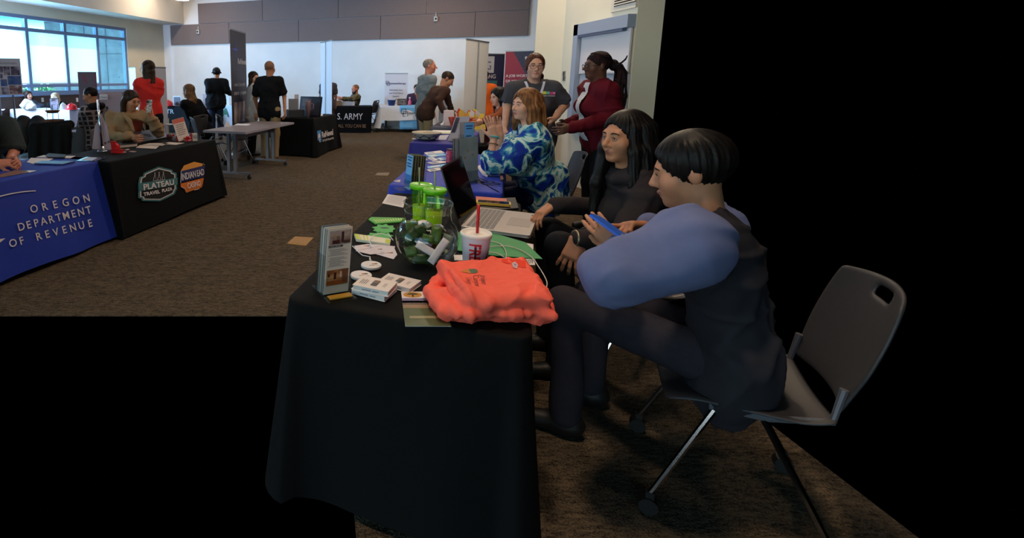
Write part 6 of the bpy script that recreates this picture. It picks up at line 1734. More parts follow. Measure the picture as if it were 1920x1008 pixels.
# ------------------------------------------------------------------ things on the near black table
TZ = 0.742
def T(px, py, z=TZ): return G(px, py, z)
def outline_thing(name, label, cat, corners, z, th, m, group=None, part=None, bevel=0.0):
    "flat thing lying at height z whose corners are seen at the given pixels"
    pts = [T(a, b, z) for a, b in corners]; c = sum(pts, Vector()) / len(pts)
    t = thing(name, label, cat, (c.x, c.y, z), 0, group)
    P_ = [(p.x - c.x, p.y - c.y) for p in pts]
    ar = sum(P_[i][0] * P_[(i + 1) % len(P_)][1] - P_[(i + 1) % len(P_)][0] * P_[i][1] for i in range(len(P_)))
    if ar < 0: P_ = P_[::-1]
    MB().prism(P_, 0.0, th, m).build(part or 'sheet', m, t, bevel=bevel)
    return t, [Vector((p.x - c.x, p.y - c.y, th)) for p in pts]
def bil(q, u, v, dz=0.0006):
    p = q[0].lerp(q[1], u).lerp(q[3].lerp(q[2], u), v); return (p.x, p.y, p.z + dz)
def qquad(mb, q, u0, u1, v0, v1, m=None, dz=0.0006):
    mb.quad(bil(q, u0, v0, dz), bil(q, u0, v1, dz), bil(q, u1, v1, dz), bil(q, u1, v0, dz), m)
paper = mat('white_paper', (226, 218, 218), 0.75); ink = mat('grey_ink', (120, 112, 118), 0.8); dink = mat('dark_ink', (40, 36, 40), 0.7)
acry = bpy.data.materials.new('clear_acrylic'); acry.use_nodes = True
_t = acry.node_tree; _t.nodes.clear()
_tr = _t.nodes.new('ShaderNodeBsdfTransparent'); _tr.inputs[0].default_value = (0.93, 0.95, 0.95, 1)
_gl = _t.nodes.new('ShaderNodeBsdfGlossy'); _gl.inputs['Roughness'].default_value = 0.03
_lw = _t.nodes.new('ShaderNodeLayerWeight'); _mx = _t.nodes.new('ShaderNodeMixShader'); _o = _t.nodes.new('ShaderNodeOutputMaterial')
_lw.inputs['Blend'].default_value = 0.5
_p4 = _t.nodes.new('ShaderNodeMath'); _p4.operation = 'POWER'; _p4.inputs[1].default_value = 4.0; _t.links.new(_lw.outputs['Facing'], _p4.inputs[0])
_p5 = _t.nodes.new('ShaderNodeMath'); _p5.operation = 'MULTIPLY_ADD'; _p5.inputs[1].default_value = 0.6; _p5.inputs[2].default_value = 0.035; _t.links.new(_p4.outputs[0], _p5.inputs[0])
_t.links.new(_p5.outputs[0], _mx.inputs[0]); _t.links.new(_tr.outputs[0], _mx.inputs[1]); _t.links.new(_gl.outputs[0], _mx.inputs[2]); _t.links.new(_mx.outputs[0], _o.inputs[0])

def leaflet_stack(root_name, label, P, Q, H, tilt, n, front, thick=0.0035, holder=True, group=None, depth=0.045, edge=None, pocket=None, hlabel=None, skew=0.0):
    "acrylic holder with its leaflets standing in it; local x from P to Q, -y is the printed side"
    d = Vector((Q.x - P.x, Q.y - P.y)); L = d.length; a = math.atan2(d.y, d.x)
    TM = Matrix.Rotation(-tilt, 4, 'X')
    if skew: TM = Matrix(((1, 0, skew, 0), (0, 1, 0, 0), (0, 0, 1, 0), (0, 0, 0, 1))) @ TM
    if holder:
        t = thing('leaflet_holder', hlabel, 'leaflet holder', (P.x, P.y, TZ), a)
        mb = MB(); mb.M = TM
        mb.box((L / 2, depth + 0.002, H / 2), (L + 0.006, 0.003, H)); mb.box((L / 2, -0.003, H * 0.13), (L + 0.006, 0.0025, H * 0.26))
        for x in (-0.003, L + 0.003): mb.box((x, depth / 2, H * 0.3), (0.0025, depth + 0.005, H * 0.6))
        mb.build('pocket', acry, t)
        mb = MB(); mb.box((L / 2, depth * 0.3, 0.0015), (L + 0.01, depth * 2.2, 0.003)); mb.build('foot', acry, t)
        if pocket is not None:
            mb = MB(); mb.box((L * 0.52, -0.030, 0.006), (L * 0.86, 0.030, 0.004)); mb.build('card_strip', pocket, t)
    out = []
    for i in range(n):
        l = thing('leaflet', label if i == 0 else label.replace('front', 'stacked') if False else None, 'leaflet', (P.x, P.y, TZ + 0.004), a)
        l.location = (P.x, P.y, TZ + 0.004)
        y = 0.002 + i * (depth - 0.006) / max(n, 1)
        mb = MB(); mb.M = TM; mb.box((L / 2, y + thick / 2, H * 0.985 / 2 - 0.004 * (i % 2)), (L * 0.96, thick, H * 0.97)); mb.build('sheet', edge[i % len(edge)] if edge else paper, l)
        out.append(l)
        if i == 0 and front is not None:
            front(l, L, H, y, TM)
    return out
# holder with the bedroom leaflets
P, Q = T(606, 556), T(654, 548)
def bedroom(l, L, H, y, TM):
    y0 = y - 0.0008
    def r(x0, x1, z0, z1, m, name='print', k=0):
        mb = MB(); mb.M = TM; mb.rect(x0 * L, x1 * L, z0 * H, z1 * H, y0 - k * 0.0002, m); return mb
    room1 = ramp_mat('bedroom_photo', [(0.3, (60, 40, 36)), (0.48, (150, 126, 118)), (0.6, (188, 166, 156)), (0.75, (112, 72, 56))], 22, 0.4, 2, stretch=(1, 1, 0.5))
    room2 = ramp_mat('living_photo', [(0.3, (70, 34, 22)), (0.45, (150, 92, 48)), (0.6, (186, 140, 100)), (0.75, (96, 58, 40))], 20, 0.4, 2, stretch=(0.6, 1, 1))
    r(.10, .93, .74, .94, room1).build('photograph', room1, l); r(.08, .93, .13, .36, room2).build('photograph', room2, l)
    mb = MB(); mb.M = TM
    for i, (x0, x1, z0, z1, c) in enumerate(((.12, .55, .86, .93, (176, 152, 146)), (.56, .66, .76, .92, (70, 44, 42)), (.22, .50, .745, .80, (76, 40, 36)), (.66, .90, .745, .79, (84, 58, 46)), (.30, .36, .83, .88, (190, 140, 60)), (.10, .93, .135, .20, (156, 84, 36)), (.60, .66, .24, .33, (206, 180, 170)), (.70, .90, .16, .35, (112, 72, 52)), (.36, .46, .22, .32, (70, 30, 24)), (.14, .20, .26, .31, (50, 30, 24)))):
        mb.rect(x0 * L, x1 * L, z0 * H, z1 * H, y0 - 0.0004 - 0.00005 * i, mat('leaflet_tone_%d' % i, c, 0.4))
    mb.build('photograph', None, l)
    mb = MB(); mb.M = TM
    for i in range(13):
        if i in (5,): continue
        z = .66 - i * .0205; x0 = .10 if i % 4 == 0 else .16
        mb.rect(x0 * L, (.72 + .14 * math.sin(i * 2.1)) * L, (z - .004) * H, (z + .003) * H, y0 - .0003)
    mb.build('text_lines', ink, l)
    o = text_mb([('BEDROOM', 0.0115, TM @ wall_text(.08 * L, y0 - .0003, .695 * H), dict(bold=0.03, ex=0.0001))], dink).build('lettering', dink, l)
edges = [mat('leaflet_edge_%d' % i, c, 0.6) for i, c in enumerate(((216, 204, 190), (88, 104, 124), (196, 190, 176), (110, 110, 104), (206, 200, 192)))]
lv = leaflet_stack('x', 'leaflet', P, Q, 0.240, R(4), 9, bedroom, skew=0.10, edge=edges, pocket=mat('yellow_card', (170, 126, 36), 0.6), hlabel='clear leaflet holder at the front left corner of the near black table', depth=0.075)
lv[0]['label'] = 'front leaflet headed BEDROOM with two room photographs in the clear holder'
for l in lv[1:]: tag(l, 'folded leaflet standing behind the BEDROOM leaflet in the clear holder', group='leaflets behind the bedroom leaflet')

# wireless charger pucks with their cable
wpl = mat('white_glossy_plastic', (226, 220, 222), 0.3); logo_o = mat('orange_logo', (206, 112, 40), 0.6); logo_g = mat('dark_green_logo', (58, 82, 60), 0.6)
for px, py, lab in ((696, 500.5, 'white round charging puck with its cable, by the white envelopes'), (677, 519.5, 'white round charging puck tucked behind the stacked white boxes')):
    c = T(px, py); t = thing('charging_puck', lab, 'charger', c)
    rr = 0.0415
    MB().lathe([(0, 0), (rr - .003, 0), (rr, .003), (rr, .0105), (rr - .002, .0125), (0, .0125)], wpl, 36).build('disc', wpl, t, smooth=False, bevel=0.001)
    mb = MB(); mb.sphere((0.010, 0.004, 0.0125), (0.009, 0.006, 0.0006), logo_o, 14, 6); mb.sphere((0.019, 0.005, 0.0126), (0.008, 0.006, 0.0006), logo_g, 14, 6); mb.build('logo', None, t)
    child_text([('Juniper', 0.007, flat_text(-0.006, -0.011, 0.0127), dict(ex=.0001)), ('Canyon Living', 0.007, flat_text(-0.010, -0.018, 0.0127), dict(ex=.0001))], ink, t)
    if px > 690:
        mb = MB(); mb.M = Matrix.Translation(-c)
        pts = [T(695, 491) + Vector((0, 0, .007)), T(693.5, 485, .750), T(694, 481, .750), T(680, 478.5, .749), T(672, 472, .747), T(665, 465, .747), T(661, 461, .747)]
        mb.tube(pts, [.004, .0035, .002, .002, .002, .002, .002], None, 8); mb.build('cable', wpl, t, smooth=True)
        mb = MB(); mb.M = Matrix.Translation(-c)
        pts = [T(720, 474, .750), T(708, 468, .756), T(697, 461, .76), T(692, 451, .762), T(700, 441, .766), T(714, 438, .766), T(730, 441, .762), T(737, 450, .758)]
        mb.tube(pts, .002, None, 8); mb.build('cable_loop', wpl, t, smooth=True)
# white gadget boxes
def box_px(label, top4, z0, h, group):
    pts = [T(a, b, z0 + h) for a, b in top4]; c = sum(pts, Vector()) / 4
    t = thing('gadget_box', label, 'box', (c.x, c.y, z0), 0, group)
    q = [Vector((p.x - c.x, p.y - c.y, h)) for p in pts]
    MB().prism([(p.x, p.y) for p in q], 0, h, paper).build('carton', mat('white_carton', (228, 216, 212), 0.6), t, bevel=0.0015)
    t.children[0].data.materials[0] = mat('white_carton', (228, 216, 212), 0.6)
    # corners: left, top, right, bottom
    mb = MB(); w1 = mat('box_window_dark', (62, 58, 60), 0.4)
    mb.quad(bil(q, .56, .22), bil(q, .82, .22), bil(q, .82, .78), bil(q, .56, .78), None) if False else None
    pts_ = [bil(q, .50 + .13 * 0 + u, v) for u, v in ((0.0, .62), (0.0, .70), (.02, .74), (.10, .74), (.12, .70), (.12, .62))]
    mb.poly([bil(q, u, v) for u, v in ((.22, .46), (.26, .42), (.74, .42), (.78, .46), (.78, .56), (.74, .60), (.26, .60), (.22, .56))], w1)
    mb.poly([bil(q, u, v, .0009) for u, v in ((.52, .44), (.72, .44), (.75, .47), (.75, .55), (.72, .58), (.52, .58))], mat('box_window_orange', (122, 82, 50), 0.4)); mb.build('window', None, t)
    mb = MB()
    for i in range(4): qquad(mb, q, .25, .70 - .05 * (i % 2), .10 + i * .055, .12 + i * .055)
    for i in range(2): qquad(mb, q, .30, .65, .76 + i * .05, .775 + i * .05)
    mb.build('text_lines', ink, t)
    mb = MB(); p0, p1 = q[0], q[3]
    nrm = Vector(((p1 - p0).y, -(p1 - p0).x, 0)).normalized()
    if nrm.dot(p0 + p1) < 0: nrm = -nrm
    for k, (a0, a1) in enumerate(((.26, .52), (.56, .74))):
        A0, A1 = p0.lerp(p1, a0) + nrm * .0008, p0.lerp(p1, a1) + nrm * .0008
        mb.quad(A0 - Vector((0, 0, h * .66)), A1 - Vector((0, 0, h * .66)), A1 - Vector((0, 0, h * .42)), A0 - Vector((0, 0, h * .42)))
    mb.build('side_text', mat('pale_grey_ink', (156, 148, 158), 0.7), t)
    return t
GBG = 'small white gadget boxes on the near table'
box_px('white gadget box at the bottom of the stack of two', ((659, 540.5), (683, 523), (744, 536.5), (721, 556)), TZ, 0.0185, GBG)
box_px('white gadget box on top of the stack of two', ((661.7, 533.2), (681.5, 516.2), (744.7, 528.0), (727.7, 546.6)), TZ + 0.0195, 0.0185, GBG)
box_px('white gadget box lying alone right of the stack', ((710, 525.5), (729.6, 511.6), (789.5, 525.6), (768.3, 540.6)), TZ, 0.017, GBG)
# flyer under the orange shirt
t, q = outline_thing('flyer', 'glossy flyer with an oval tree logo and a green landscape, half under the orange shirt', 'flyer', ((752, 547), (832, 547), (846, 612), (760, 612)), TZ, 0.0015, paper)
mb = MB(); qquad(mb, q, 0, 1, .22, .36, mat('flyer_sky', (116, 108, 150), 0.4)); qquad(mb, q, 0, 1, .30, .42, mat('flyer_hills', (96, 78, 70), 0.4)); qquad(mb, q, 0, 1, .42, .52, mat('flyer_bank', (150, 122, 92), 0.4), .0007); qquad(mb, q, 0, 1, .52, 1, mat('flyer_grass', (74, 88, 52), 0.4)); qquad(mb, q, .12, 1, .74, .80, mat('flyer_path', (150, 140, 104), 0.4), .0008); mb.build('landscape', None, t)
mb = MB()
def oval(mb, q, cu, cv, ru, rv, m, dz=.001, a0=0, a1=2 * PI): mb.poly([bil(q, cu + ru * math.cos(a0 + (a1 - a0) * i / 20), cv - rv * math.sin(a0 + (a1 - a0) * i / 20), dz) for i in range(21)][::1], m)
oval(mb, q, .26, .11, .215, .085, mat('logo_amber', (200, 140, 50), 0.5)); oval(mb, q, .26, .115, .13, .055, mat('logo_tree_green', (60, 72, 44), 0.5), .0013, 0, PI); qquad(mb, q, .24, .28, .10, .18, mat('logo_trunk', (48, 34, 26), 0.5), .0014); mb.build('logo', None, t)
c0 = bil(q, .5, .06); e1 = Vector(bil(q, 1, .06)) - Vector(c0); ang = math.atan2(e1.y, e1.x)
child_text([(w_, 0.0125, flat_text(*bil(q, .50, .075 + i * .055, .001), ang), dict(ex=.0001)) for i, w_ in enumerate(('Juniper', 'Canyon', 'Living'))], mat('olive_ink', (84, 76, 66), 0.7), t)
# green packs, striped pack, envelopes
gr = mat('bright_green_card', (96, 178, 76), 0.6, var=0.06); gr2 = mat('leaf_green_card', (84, 176, 92), 0.6, var=0.05)
t, q = outline_thing('paper_pack', 'green paper pack with a row of pale stripes, left of the glass bowl', 'paper pack', ((691, 412.5), (696, 408.5), (760, 410), (762, 416), (704, 421)), TZ, 0.006, gr)
mb = MB(); ql = [q[0], q[2], q[3], q[4]]
for i in range(12): qquad(mb, ql, .10 + i * .075, .13 + i * .075, .15, .7)
mb.build('stripes', mat('pale_green_print', (206, 220, 150), 0.6), t)
def blob(label, cx, cy, rx, ry, n, seedv, m, name='die_cut_card'):
    rng = random.Random(seedv); pts = []
    for i in range(n * 2):
        a = 2 * PI * i / (n * 2); k = (1.0 if i % 2 == 0 else 0.78) * rng.uniform(.9, 1.05)
        pts.append((cx + rx * k * math.cos(a), cy + ry * k * math.sin(a)))
    return outline_thing(name, label, 'card', pts, TZ + 0.001, 0.004, m)
t, q = blob('leaf-shaped green card with a dark emblem beside the glass bowl', 720, 430, 23, 9.5, 9, 3, gr2)
mb = MB(); mb.sphere((0.005, 0.012, .0045), (.022, .013, .0006), mat('dark_green_logo', (58, 82, 60), 0.6), 14, 6); mb.build('emblem', None, t)
blob('leaf-shaped green card partly under the white cable', 712, 443, 26, 7.5, 8, 5, gr2)
t, q = outline_thing('snack_bar', 'long white and lime striped snack pack by the leaflet holder', 'snack pack', ((664, 442), (668, 452.5), (731, 461), (733, 452)), TZ, 0.012, mat('cream_wrapper', (226, 218, 196), 0.5))
mb = MB()
for i, w_ in enumerate((.0, .12, .24, .34)): qquad(mb, q, .02, .98, w_, w_ + .05) if False else qquad(mb, [q[0], q[3], q[2], q[1]], w_, w_ + (.10 if i == 0 else .03), .02, .98)
qquad(mb, [q[0], q[3], q[2], q[1]], .86, .99, .2, .98); mb.build('stripes', mat('lime_print', (196, 206, 70), 0.6), t)
env = mat('white_envelope', (216, 206, 216), 0.7)
for cs, lab, z in ((((664, 461), (690, 457.5), (722, 459), (668, 470)), 'white envelope left of the white cable, the uppermost', TZ + .003), (((667, 470.5), (712, 459), (741, 462), (736, 473), (694, 477)), 'white envelope in the middle of the fan', TZ + .0015), (((700, 475), (738, 462), (745, 478), (738, 486)), 'white envelope nearest the bowl', TZ)):
    t, q = outline_thing('envelope', lab, 'envelope', cs, z, 0.0014, env, 'white envelopes left of the bowl')
    mb = MB(); mb.sphere((0.0, 0.004, .0016), (.009, .006, .0004), logo_o, 12, 6); mb.sphere((0.010, 0.004, .0017), (.007, .006, .0004), logo_g, 12, 6); mb.build('logo', None, t)
# printed sheet at the far left corner
t, q = outline_thing('paper_sheet', 'white printed sheet hanging at the far left edge of the near black table', 'paper', ((727, 364), (762, 369), (756, 389), (716.5, 381)), TZ, 0.001, paper)
mb = MB()
for i in range(9): qquad(mb, q, .12, .9, .12 + i * .085, .145 + i * .085)
mb.build('text_lines', mat('pale_grey_ink', (156, 148, 158), 0.7), t)

# glass bowl with slips and packets
glass = bpy.data.materials.new('clear_bowl_glass'); glass.use_nodes = True
_t = glass.node_tree; _t.nodes.clear()
_tr = _t.nodes.new('ShaderNodeBsdfTransparent'); _tr.inputs[0].default_value = (0.95, 0.97, 0.96, 1)
_gl = _t.nodes.new('ShaderNodeBsdfGlossy'); _gl.inputs['Roughness'].default_value = 0.015
_lw = _t.nodes.new('ShaderNodeLayerWeight'); _lw.inputs['Blend'].default_value = 0.5
_p4 = _t.nodes.new('ShaderNodeMath'); _p4.operation = 'POWER'; _p4.inputs[1].default_value = 3.0; _t.links.new(_lw.outputs['Facing'], _p4.inputs[0])
_mx = _t.nodes.new('ShaderNodeMixShader'); _o = _t.nodes.new('ShaderNodeOutputMaterial')
_pw = _t.nodes.new('ShaderNodeMath'); _pw.operation = 'MULTIPLY_ADD'; _pw.inputs[1].default_value = 0.85; _pw.inputs[2].default_value = 0.05
_t.links.new(_p4.outputs[0], _pw.inputs[0]); _t.links.new(_pw.outputs[0], _mx.inputs[0]); _t.links.new(_tr.outputs[0], _mx.inputs[1]); _t.links.new(_gl.outputs[0], _mx.inputs[2]); _t.links.new(_mx.outputs[0], _o.inputs[0])
bc = T(799, 492); bwl = thing('fish_bowl', 'round clear glass bowl with a wide neck, full of green packets and paper slips', 'bowl', bc)
BR, BZ = 0.129, 0.108
prof = [(0.0, 0.004), (0.055, 0.004)]
for i in range(15):
    a = R(-66 + i * (66 + 40) / 14); prof.append((BR * math.cos(a), BZ + BR * 0.93 * math.sin(a) * (1.0 if a < 0 else 0.95)))
prof += [(0.0955, 0.197), (0.0935, 0.215), (0.0945, 0.240), (0.099, 0.252), (0.0995, 0.258)]
MB().lathe(prof, glass, 56).build('glass_vessel', glass, bwl, smooth=True)
MB().tube([(0.0985 * math.cos(2 * PI * i / 40), 0.0985 * math.sin(2 * PI * i / 40), 0.258) for i in range(41)], 0.003, glass, 8).build('rim', glass, bwl, smooth=True)
MB().tube([(0.0945 * math.cos(2 * PI * i / 40), 0.0945 * math.sin(2 * PI * i / 40), 0.222) for i in range(41)], 0.0022, glass, 8).build('neck_ring', glass, bwl, smooth=True)
rng = random.Random(12)
slip_m = [mat('white_slip', (222, 206, 208), 0.7), mat('green_packet', (78, 104, 44), 0.4, var=0.15), mat('dark_green_packet', (44, 70, 36), 0.4, var=0.15), mat('lilac_slip', (150, 140, 172), 0.7), mat('clear_wrapper', (120, 128, 112), 0.2)]
def in_bowl(pos, M3, size, m, name, label, group, wob=1.0):
    t = thing(name, label, 'paper slip' if name == 'paper_slip' else 'packet', (bc.x + pos[0], bc.y + pos[1], bc.z + pos[2])); t.rotation_euler = M3.to_euler()
    if group: t['group'] = group
    mb = MB(); mb.grid(lambda u, v: ((u - .5) * size[0], (v - .5) * size[1], wob * (0.006 * math.sin(u * 5 + size[0] * 90) + 0.004 * math.sin(v * 6))), 6, 3, m); mb.build('sheet' if name == 'paper_slip' else 'pouch', m, t, smooth=True, solid=size[2])
    return t
toc = (Vector((0, 0, CAMZ)) - (bc + Vector((0, 0, .1)))).normalized(); rt2 = Vector((-toc.y, toc.x, 0)).normalized()
if rt2.x < 0: rt2 = -rt2
up2 = rt2.cross(toc) * (1 if rt2.cross(toc).z > 0 else -1)
def facing(rx, uy, dep, ang, tip=0.0):
    "a spot inside the bowl as seen from the aisle, and a turn lying across that view"
    p = Vector((0, 0, BZ)) + rt2 * rx + up2 * uy + toc * dep; c_, s_ = math.cos(R(ang)), math.sin(R(ang))
    x = rt2 * c_ + up2 * s_; y = up2 * c_ - rt2 * s_; z = x.cross(y); Mx = Matrix((x, y, z)).transposed()
    return (p.x, p.y, p.z), Mx @ Matrix.Rotation(tip, 3, 'X')
for rx, uy, dep, ang, sz, k, nm, lab in ((0.046, -0.050, 0.088, 58, (0.112, 0.030, .0014), 0, 'paper_slip', 'long pinkish-white paper slip leaning against the front right of the bowl'),
        (0.000, -0.046, 0.078, -27, (0.088, 0.030, .0014), 0, 'paper_slip', 'pinkish-white paper slip crossing the lower middle of the bowl'),
        (-0.012, -0.026, 0.066, -30, (0.06, 0.03, .0014), 3, 'paper_slip', 'lilac paper slip behind the crossing white slip'),
        (0.034, 0.012, 0.080, 84, (0.065, 0.040, .004), 1, 'packet', 'olive green packet standing upright right of the middle of the bowl'),
        (-0.066, 0.0, 0.072, 40, (0.062, 0.050, .004), 2, 'packet', 'dark green packet against the left wall of the bowl'),
        (-0.010, -0.084, 0.068, 4, (0.072, 0.036, .004), 2, 'packet', 'dark green packet flat at the bottom front of the bowl'),
        (-0.060, -0.058, 0.062, 20, (0.05, 0.04, .004), 1, 'packet', 'olive packet low at the left of the bowl'),
        (0.004, -0.002, 0.085, -12, (0.045, 0.026, .004), 1, 'packet', 'small olive packet in the middle of the bowl above the lilac slip'),
        (0.078, -0.01, 0.055, 75, (0.055, 0.04, .003), 4, 'packet', 'clear wrapped packet against the right wall of the bowl')):
    pos, M3 = facing(rx, uy, dep, ang); in_bowl(pos, M3, sz, slip_m[k], nm, lab, None, 0.0 if nm == 'paper_slip' else 0.6)
for i in range(40):
    for _ in range(80):
        x, y, z = rng.uniform(-.1, .1), rng.uniform(-.1, .1), rng.uniform(.030, .160)
        if x * x + y * y + (z - BZ) ** 2 < (BR - .046) ** 2 and Vector((x, y, z - BZ)).dot(toc) < 0.045: break
    k = rng.choice((1, 2, 2, 4, 4, 1, 0)); k = 4 if z > 0.13 and k in (1, 2) and rng.random() < .7 else k
    nm = 'paper_slip' if k == 0 else 'packet'
    in_bowl((x, y, z), Matrix.Rotation(rng.uniform(0, 6.28), 3, 'Z') @ Matrix.Rotation(rng.uniform(-1.1, 1.1), 3, 'X'), (rng.uniform(.045, .066), rng.uniform(.032, .045), .003 if k else .0014), slip_m[k], nm, 'folded white paper slip buried among the packets in the bowl' if k == 0 else ('clear wrapped packet heaped in the glass bowl' if k == 4 else 'small green packet heaped in the glass bowl'), 'buried paper slips' if k == 0 else ('clear packets in the glass bowl' if k == 4 else 'green packets in the glass bowl'))
# green tumblers with straws
tg = bpy.data.materials.new('green_clear_plastic'); tg.use_nodes = True
_t = tg.node_tree; _t.nodes.clear()
_tr = _t.nodes.new('ShaderNodeBsdfTransparent'); _tr.inputs[0].default_value = (0.74, 0.97, 0.42, 1)
_df = _t.nodes.new('ShaderNodeBsdfDiffuse'); _df.inputs[0].default_value = (*lin((120, 214, 30)), 1)
_gl = _t.nodes.new('ShaderNodeBsdfGlossy'); _gl.inputs['Roughness'].default_value = 0.05; _gl.inputs[0].default_value = (.8, 1, .6, 1)
_m1 = _t.nodes.new('ShaderNodeMixShader'); _m1.inputs[0].default_value = 0.14; _m2 = _t.nodes.new('ShaderNodeMixShader'); _m2.inputs[0].default_value = 0.10; _o = _t.nodes.new('ShaderNodeOutputMaterial')
_t.links.new(_tr.outputs[0], _m1.inputs[1]); _t.links.new(_df.outputs[0], _m1.inputs[2]); _t.links.new(_m1.outputs[0], _m2.inputs[1]); _t.links.new(_gl.outputs[0], _m2.inputs[2]); _t.links.new(_m2.outputs[0], _o.inputs[0])
lid_g = mat('lime_green_lid', (128, 226, 30), 0.25, trans=0.25)
for px, py, Y, lab, sx in ((790, 345, 2.52, 'lime green lidded tumbler, the left one behind the glass bowl', -0.008), (815.5, 353.5, 2.42, 'lime green lidded tumbler, the right one behind the glass bowl', 0.002)):
    p = A(px, py, Y); h = p.z - TZ; t = thing('tumbler', lab, 'tumbler', (p.x, p.y, TZ))
    MB().lathe([(0, .003), (.034, .003), (.037, .01), (.048, h - .02), (.050, h - .004)], tg, 36).build('cup', tg, t, smooth=True)
    MB().lathe([(.0335, .006), (.0355, .012), (.0405, h * .52), (.0, h * .52)], mat('lime_filling', (226, 222, 60), 0.6), 30).build('wrapped_filling', None, t, smooth=True)
    MB().lathe([(.052, h - .022), (.0575, h - .020), (.0585, h - .004), (.056, h + .001), (.050, h - .003), (.0, h - .002)], lid_g, 40).build('lid', lid_g, t, smooth=True)
    MB().tube([(sx, 0.0, h * .5), (sx - .002, .004, h + .02), (sx - .004, .006, h + .085)], .0042, mat('clear_green_straw', (176, 196, 160), 0.3, trans=0.5), 10).build('straw', None, t, smooth=True)

# fries cup
p = A(893, 435.5, 1.90); h = p.z - TZ
t = thing('paper_cup', 'large white paper cup with red lettering, a white lid and a red straw', 'cup', (p.x, p.y, TZ))
MB().lathe([(0, .004), (.040, .004), (.041, 0), (.0415, .002), (.0555, h - .012), (.0565, h - .010)], mat('white_cup_paper', (226, 218, 226), 0.5), 44).build('cup_body', None, t, smooth=True)
MB().lathe([(.0575, h - .014), (.0600, h - .012), (.0605, h - .003), (.057, h + .002), (.053, h - .001), (.048, h - .006), (.012, h - .005), (.010, h - .002), (0, h - .002)], mat('white_cup_lid', (230, 220, 214), 0.35), 44).build('lid', None, t, smooth=True)
MB().tube([(0.004, 0, h - .02), (0.004, .000, h + .11)], .0058, mat('red_straw', (196, 26, 32), 0.35), 12).build('straw', None, t, smooth=True)
base_a = math.atan2(-p.y, -p.x)     # towards the camera
def cup_pt(a, z, off=.0008):
    r_ = .0415 + (.0555 - .0415) * z / (h - .012) + off; return (r_ * math.cos(base_a + a), r_ * math.sin(base_a + a), z)
redp = mat('red_cup_print', (202, 34, 32), 0.5); dkp = mat('dark_cup_print', (62, 26, 30), 0.5)
me_ = text_mb([('FRESH', 1.0, Matrix.Identity(4), dict(ex=0, bold=0.03, res=4))], redp)
xs_ = [v[0] for v in me_.v]; ys_ = [v[1] for v in me_.v]; x1_, y1_ = max(xs_), max(ys_)
bmx = bmesh.new(); tmp = bpy.data.meshes.new('t'); tmp.from_pydata(me_.v, [], me_.f); bmx.from_mesh(tmp); bmesh.ops.triangulate(bmx, faces=bmx.faces); bmesh.ops.subdivide_edges(bmx, edges=[e for e in bmx.edges if e.calc_length() > .12], cuts=2); bmesh.ops.triangulate(bmx, faces=bmx.faces)
vs_ = [cup_pt(-0.42 + 0.84 * (v.co.y / y1_), (h - .03) - (h - .04) * (v.co.x / x1_)) for v in bmx.verts]; bmx.verts.index_update()
MB().add(vs_, [[v.index for v in f.verts][::1] for f in bmx.faces], redp).build('lettering', redp, t); bmx.free(); bpy.data.meshes.remove(tmp)
mb = MB(); mb.grid(lambda u, v: cup_pt(-0.06 + .14 * v, (h - .045) - (h - .075) * u, .0013), 6, 3, dkp); mb.build('dark_script', dkp, t)
mb = MB(); mb.grid(lambda u, v: cup_pt(.45 + .65 * u, .01 + (.02 + .075 * u) * v, .0012), 8, 4, dkp); mb.build('dark_corner_print', dkp, t)

# laptop
hA, hB = T(864, 431), T(897, 394)
fA, fB = T(985, 451.5, TZ + .012), T(1011, 408.5, TZ + .012)
dx = (hB - hA); Lw = dx.length; ux = dx.normalized(); uy = Vector((ux.y, -ux.x, 0))
dep = ((fA - hA).dot(uy) + (fB - hB).dot(uy)) / 2
lp = thing('laptop', 'open silver laptop angled over the green folder, screen reflecting the room', 'laptop', (hA.x, hA.y, TZ + .004), math.atan2(ux.y, ux.x))
silv = mat('laptop_aluminium', (178, 170, 168), 0.35, metal=0.35); kb = mat('laptop_keys', (120, 118, 124), 0.5); scr = mat('dark_glass_screen', (14, 13, 18), 0.06); 
MB().rbox((Lw / 2, -dep / 2, .008), (Lw, dep, .014), .012).build('base', silv, lp, bevel=0.002)
mb = MB()
for r_ in range(6):
    for c in range(14):
        w_ = Lw * .90 / 14; mb.box((Lw * .05 + w_ * (c + .5), -.030 - r_ * dep * .088 * .8, .0158), (w_ * .84, dep * .058, .0016))
mb.build('keyboard', kb, lp)
MB().rbox((Lw * .5, -dep * .78, .0154), (Lw * .36, dep * .34, .0010), .006).build('trackpad', mat('trackpad_grey', (160, 150, 148), 0.4), lp)
mb = MB(); mb.box((Lw * .90, -dep * .93, .0156), (.022, .016, .0008)); mb.build('sticker', mat('blue_sticker', (44, 62, 110), 0.5), lp)
# screen plane from the photographed corners
tl, tr = A(833.5, 326, hA.y + .02), A(875, 306, hB.y + .02)
hL = (A(838, 326, hA.y).z - TZ)
lean = Vector((0, 1, 0))
TM = Matrix.Translation((0, 0.004, .012)) @ Matrix.Rotation(R(-20), 4, 'X')
hs = dep * 0.98
mb = MB(); mb.M = TM; mb.rbox((Lw / 2, 0.003, hs / 2), (Lw, hs, .006), .010, rot=Matrix.Rotation(PI / 2, 3, 'X')); mb.build('lid', mat('laptop_lid_dark', (70, 66, 70), 0.35, metal=0.4), lp, bevel=0.0015)
mb = MB(); mb.M = TM; mb.rect(.006, Lw - .006, .012, hs - .008, -0.0012); mb.build('screen', scr, lp)
mb = MB(); mb.cyl((Lw * .15, .004, .012), (Lw * .85, .004, .012), .006, None, seg=10); mb.build('hinge', mat('laptop_lid_dark', (70, 66, 70), 0.35, metal=0.4), lp)
